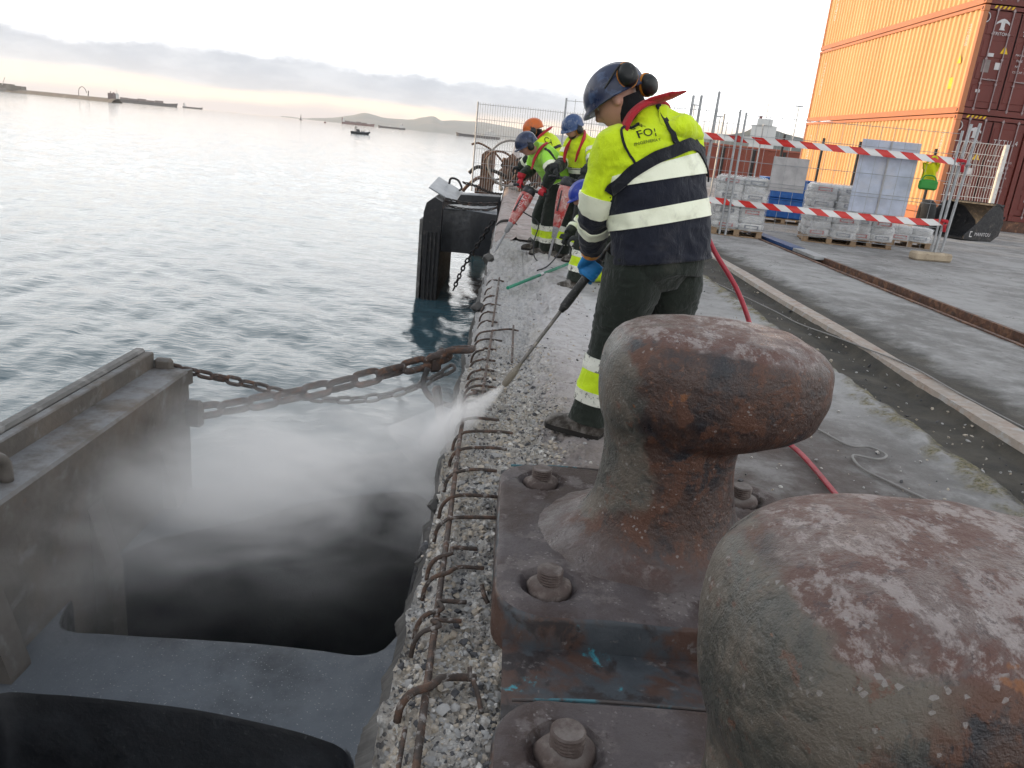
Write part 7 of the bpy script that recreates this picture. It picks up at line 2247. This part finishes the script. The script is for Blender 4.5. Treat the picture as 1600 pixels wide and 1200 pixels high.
m = MB(); m.tube(catmull([A_(7.08, 13.80, 1.35), A_(7.12, 13.80, 1.43), A_(7.26, 13.78, 1.43), A_(7.32, 13.77, 1.35)], 14), 0.012, 6); m.build('handle', M['green_box'], gb)

# loader bucket
bu = empty('loader_bucket', (11.6, 20.6, 0), 'black loader bucket with white lettering standing before the containers', 'bucket')
Qb = rotz(R(-68))
bp = lambda x, y, z: A_(11.78, 20.55, 0) + Qb @ A_(x, y, z)
pr = [(-0.66, 0.03), (0.34, 0.0), (0.58, 0.16), (0.64, 0.48), (0.52, 0.80), (0.36, 0.93), (0.10, 0.84), (-0.30, 0.42), (-0.66, 0.12)]   # side outline: lip low in front, back high (y, z)
for s in (-0.72, 0.72):
    m = MB()
    pts = [bp(s, y, z) for y, z in pr] + [bp(s + 0.03 * np.sign(s), y, z) for y, z in pr]
    n = len(pr)
    m.add(pts, [tuple(range(n)), tuple(range(2 * n - 1, n - 1, -1))] + [(i, n + i, n + (i + 1) % n, (i + 1) % n) for i in range(n)])
    sd = m.build('side_plate', M['black_steel'], bu)
    if s > 0:
        v, f = text_mesh('MANITOU', 0.125)
        m = MB(); m.add([bp(s + 0.034, -0.02 + x, 0.17 + y) for x, y, _ in v], f); m.build('lettering', M['decal_white'], sd)
        m = MB(); m.add([bp(s + 0.034, -0.40 + x * .8, .17 + z * .8) for x, z in ((-.10, -.09), (.02, -.09), (.02, -.06), (-.07, -.06), (-.07, .06), (.0, .06), (.0, .09), (-.10, .09))], [tuple(range(8))]); m.build('emblem', M['decal_white'], sd)
        m = MB(); m.tube(catmull([bp(s + 0.02, y, z) for y, z in pr[4:]], 24), 0.022, 6); m.build('edge_bar', M['black_steel'], sd)
m = MB()
arc = pr[:6]
m.grid(np.array([[bp(-0.72, y, z) for y, z in arc], [bp(0.72, y, z) for y, z in arc]]))
m.grid(np.array([[bp(-0.72, y * 1.05, z * 1.04 - .015) for y, z in arc], [bp(0.72, y * 1.05, z * 1.04 - .015) for y, z in arc]])[::-1])
m.build('shell', M['black_steel'], bu, smooth=40)
m = MB(); m.bbox(bp(0, 0.44, 0.91), (1.50, 0.16, 0.06), 0.01, Qb); m.build('top_beam', M['black_steel'], bu)
for q in (-.3, .3):
    m = MB(); m.bbox(bp(q, 0.70, 0.55), (0.05, 0.22, 0.40), 0.01, Qb); m.build('hitch_bracket', M['black_steel'], bu)

# scrap behind the seaside fence
sc_ = empty('scrap_heap', (0.2, 22, 0), 'heap of rusty scrap, bent pipes and cables behind the seaside fence', 'scrap')
rg = np.random.RandomState(8)
for k in range(16):
    a = A_(rg.uniform(-.7, 1.1), rg.uniform(21.2, 23.5), rg.uniform(0.0, .7))
    an = rg.uniform(0, 6.28)
    L = rg.uniform(.5, 1.5)
    d = A_(math.cos(an), math.sin(an) * .5, rg.normal(0, .35)) * L
    m = MB(); m.tube(catmull([a, a + d * .4 + (0, 0, rg.uniform(0, .25)), a + d * .8 + (0, 0, rg.uniform(-.1, .2)), a + d], 14), rg.uniform(.02, .06), 8)
    m.build('bent_pipe', M[['rust_metal', 'black_steel', 'cable_grey', 'rust_metal'][k % 4]], sc_, smooth=True)
for k, (x, y, r) in enumerate(((-.35, 21.2, .45), (-.1, 21.4, .6), (.3, 21.3, .4))):
    m = torus(A_(x, y, r * .9 + .2), r, .03, rotz(rg.normal(0, .4)) @ rotx(rg.normal(0, .3)), 30, 6)
    m.build('cable_loop', M[['rust_metal', 'cable_grey', 'black_steel'][k]], sc_, smooth=True)
for k in range(5):
    vs, fs = SHAPES[k]
    m = MB(); m.add(vs * A_(.38, .35, .42) * rg.uniform(.6, 1.2) + (rg.uniform(-.6, 1.2), rg.uniform(22.2, 24), rg.uniform(.2, .65)), fs); m.build('scrap_lump', M['rust_metal'], sc_)
m = MB(); m.tube(catmull([(.25, 20.9, .1), (.30, 21.2, .55), (.42, 21.5, 1.0), (.62, 21.6, 1.25), (.9, 21.8, 1.3)], 20), .085, 12); m.build('rusty_duct', M['rust_metal'], sc_, smooth=True)
# distant light masts beyond the containers
for k, (x, y, h) in enumerate(((46, 215, 14.5), (52, 210, 12), (70, 205, 16))):
    lm = empty('light_mast', (x, y, 0), ['left thin light mast above the far containers', 'middle thin light mast above the far containers', 'thin light mast nearest the tall container stack'][k], 'mast', 'distant light masts')
    m = MB(); m.cyl((x, y, 0), (x, y, h), 0.16, 6); m.build('pole', M['galv'], lm)
    m = MB(); m.box((x, y, h), (2.0, .4, .3)); m.build('lamp_bar', M['galv'], lm)
# ------------------------------------------------------------------ spray and dust from the lance
def vol_mat(name, build):
    m = bpy.data.materials.new(name)
    m.use_nodes = True
    t = NT.__new__(NT)
    t.m = m; t.t = m.node_tree
    t.t.nodes.clear()
    t.out = t.t.nodes.new('ShaderNodeOutputMaterial')
    t.geo = t.t.nodes.new('ShaderNodeNewGeometry')
    t.tc = t.t.nodes.new('ShaderNodeTexCoord')
    v = t.n('ShaderNodeVolumePrincipled')
    v.inputs['Color'].default_value = (0.985, 0.975, 0.97, 1)
    v.inputs['Anisotropy'].default_value = 0.25
    t.put(v.inputs['Density'], build(t))
    t.t.links.new(v.outputs[0], t.out.inputs['Volume'])
    return m
def dens_cloud(t):
    x, y, z = t.sep(t.vec('world'))[:3]
    n = t.noise(1.7, 3, 0.6, t.vec('world', (0.55, 1, 1.4)), 0.6)
    n2 = t.noise(5.5, 2, 0.6, t.vec('world', (0.6, 1, 1.2)), 0.4)
    tex = t.math('ADD', t.ss(n, 0.40, 0.62), t.math('MULTIPLY', t.ss(n2, 0.4, 0.7), 0.35))
    # dense by the nozzle, thinning seaward; hangs around and below the level of the deck
    fx = t.math('ADD', t.math('POWER', t.ss(x, -2.0, -0.1, 0.0, 1.0), 1.6), 0.075)
    top = t.math('ADD', t.math('MULTIPLY', x, 0.05), -0.03)
    fz = t.math('MULTIPLY', t.ss(t.math('SUBTRACT', top, z), -0.12, 0.16), t.ss(z, -0.95, -0.28, 0.015, 1.0))
    yc = t.math('ADD', t.math('MULTIPLY', t.math('MULTIPLY', x, x), -0.17), 3.72)
    wd = t.math('ADD', t.math('MULTIPLY', x, -0.50), 0.28)
    dy = t.math('DIVIDE', t.math('ABSOLUTE', t.math('SUBTRACT', y, yc)), wd)
    fy = t.ss(dy, 1.35, 0.25)
    edge = t.math('MULTIPLY', t.ss(x, 0.02, -0.14), t.ss(x, -2.75, -2.2))
    d = t.math('MULTIPLY', t.math('MULTIPLY', tex, fx), t.math('MULTIPLY', fz, fy))
    return t.math('MULTIPLY', t.math('MULTIPLY', d, edge), 12.5)
mb = MB()
mb.box((-1.38, 3.1, -0.62), (2.8, 4.2, 1.76))
cl = mb.build('spray_cloud', vol_mat('spray_mist', dens_cloud))
tag(cl, 'pale spray and dust drifting over the fender', kind='stuff')
# jet leaving the nozzle
JE = A_(-0.30, 3.46, -0.13)
def dens_jet(t):
    mp = t.n('ShaderNodeVectorMath', operation='SUBTRACT')
    t.put(mp.inputs[0], t.vec('world')); mp.inputs[1].default_value = tuple(LT)
    ax = nv(JE - LT); L = float(np.linalg.norm(JE - LT))
    dt = t.n('ShaderNodeVectorMath', operation='DOT_PRODUCT')
    t.put(dt.inputs[0], mp.outputs[0]); dt.inputs[1].default_value = tuple(ax)
    s = t.math('DIVIDE', dt.outputs['Value'], L)
    ln_ = t.n('ShaderNodeVectorMath', operation='LENGTH'); t.put(ln_.inputs[0], mp.outputs[0])
    r = t.math('SQRT', t.math('MAXIMUM', t.math('SUBTRACT', t.math('POWER', ln_.outputs['Value'], 2.0), t.math('POWER', dt.outputs['Value'], 2.0)), 0.0))
    rad = t.math('ADD', t.math('MULTIPLY', s, 0.15), 0.014)
    f = t.ss(t.math('DIVIDE', r, rad), 1.0, 0.15)
    n = t.noise(16, 4, 0.6, t.vec('world'))
    fade = t.math('MULTIPLY', t.ss(s, -0.02, 0.03), t.ss(s, 1.10, 0.72))
    k = t.ss(s, 0.0, 1.0, 60.0, 15.0)
    return t.math('MULTIPLY', t.math('MULTIPLY', f, fade), t.math('MULTIPLY', k, t.ss(n, 0.25, 0.7, 0.45, 1.2)))
ax = nv(JE - LT)
L = np.linalg.norm(JE - LT)
mb = MB()
mb.tube([LT - ax * 0.01, LT + ax * L * 1.12], [0.022, 0.21], 20)
jt = mb.build('spray_jet', vol_mat('spray_jet_mist', dens_jet))
tag(jt, 'dense cone of spray shooting from the lance nozzle', kind='stuff')
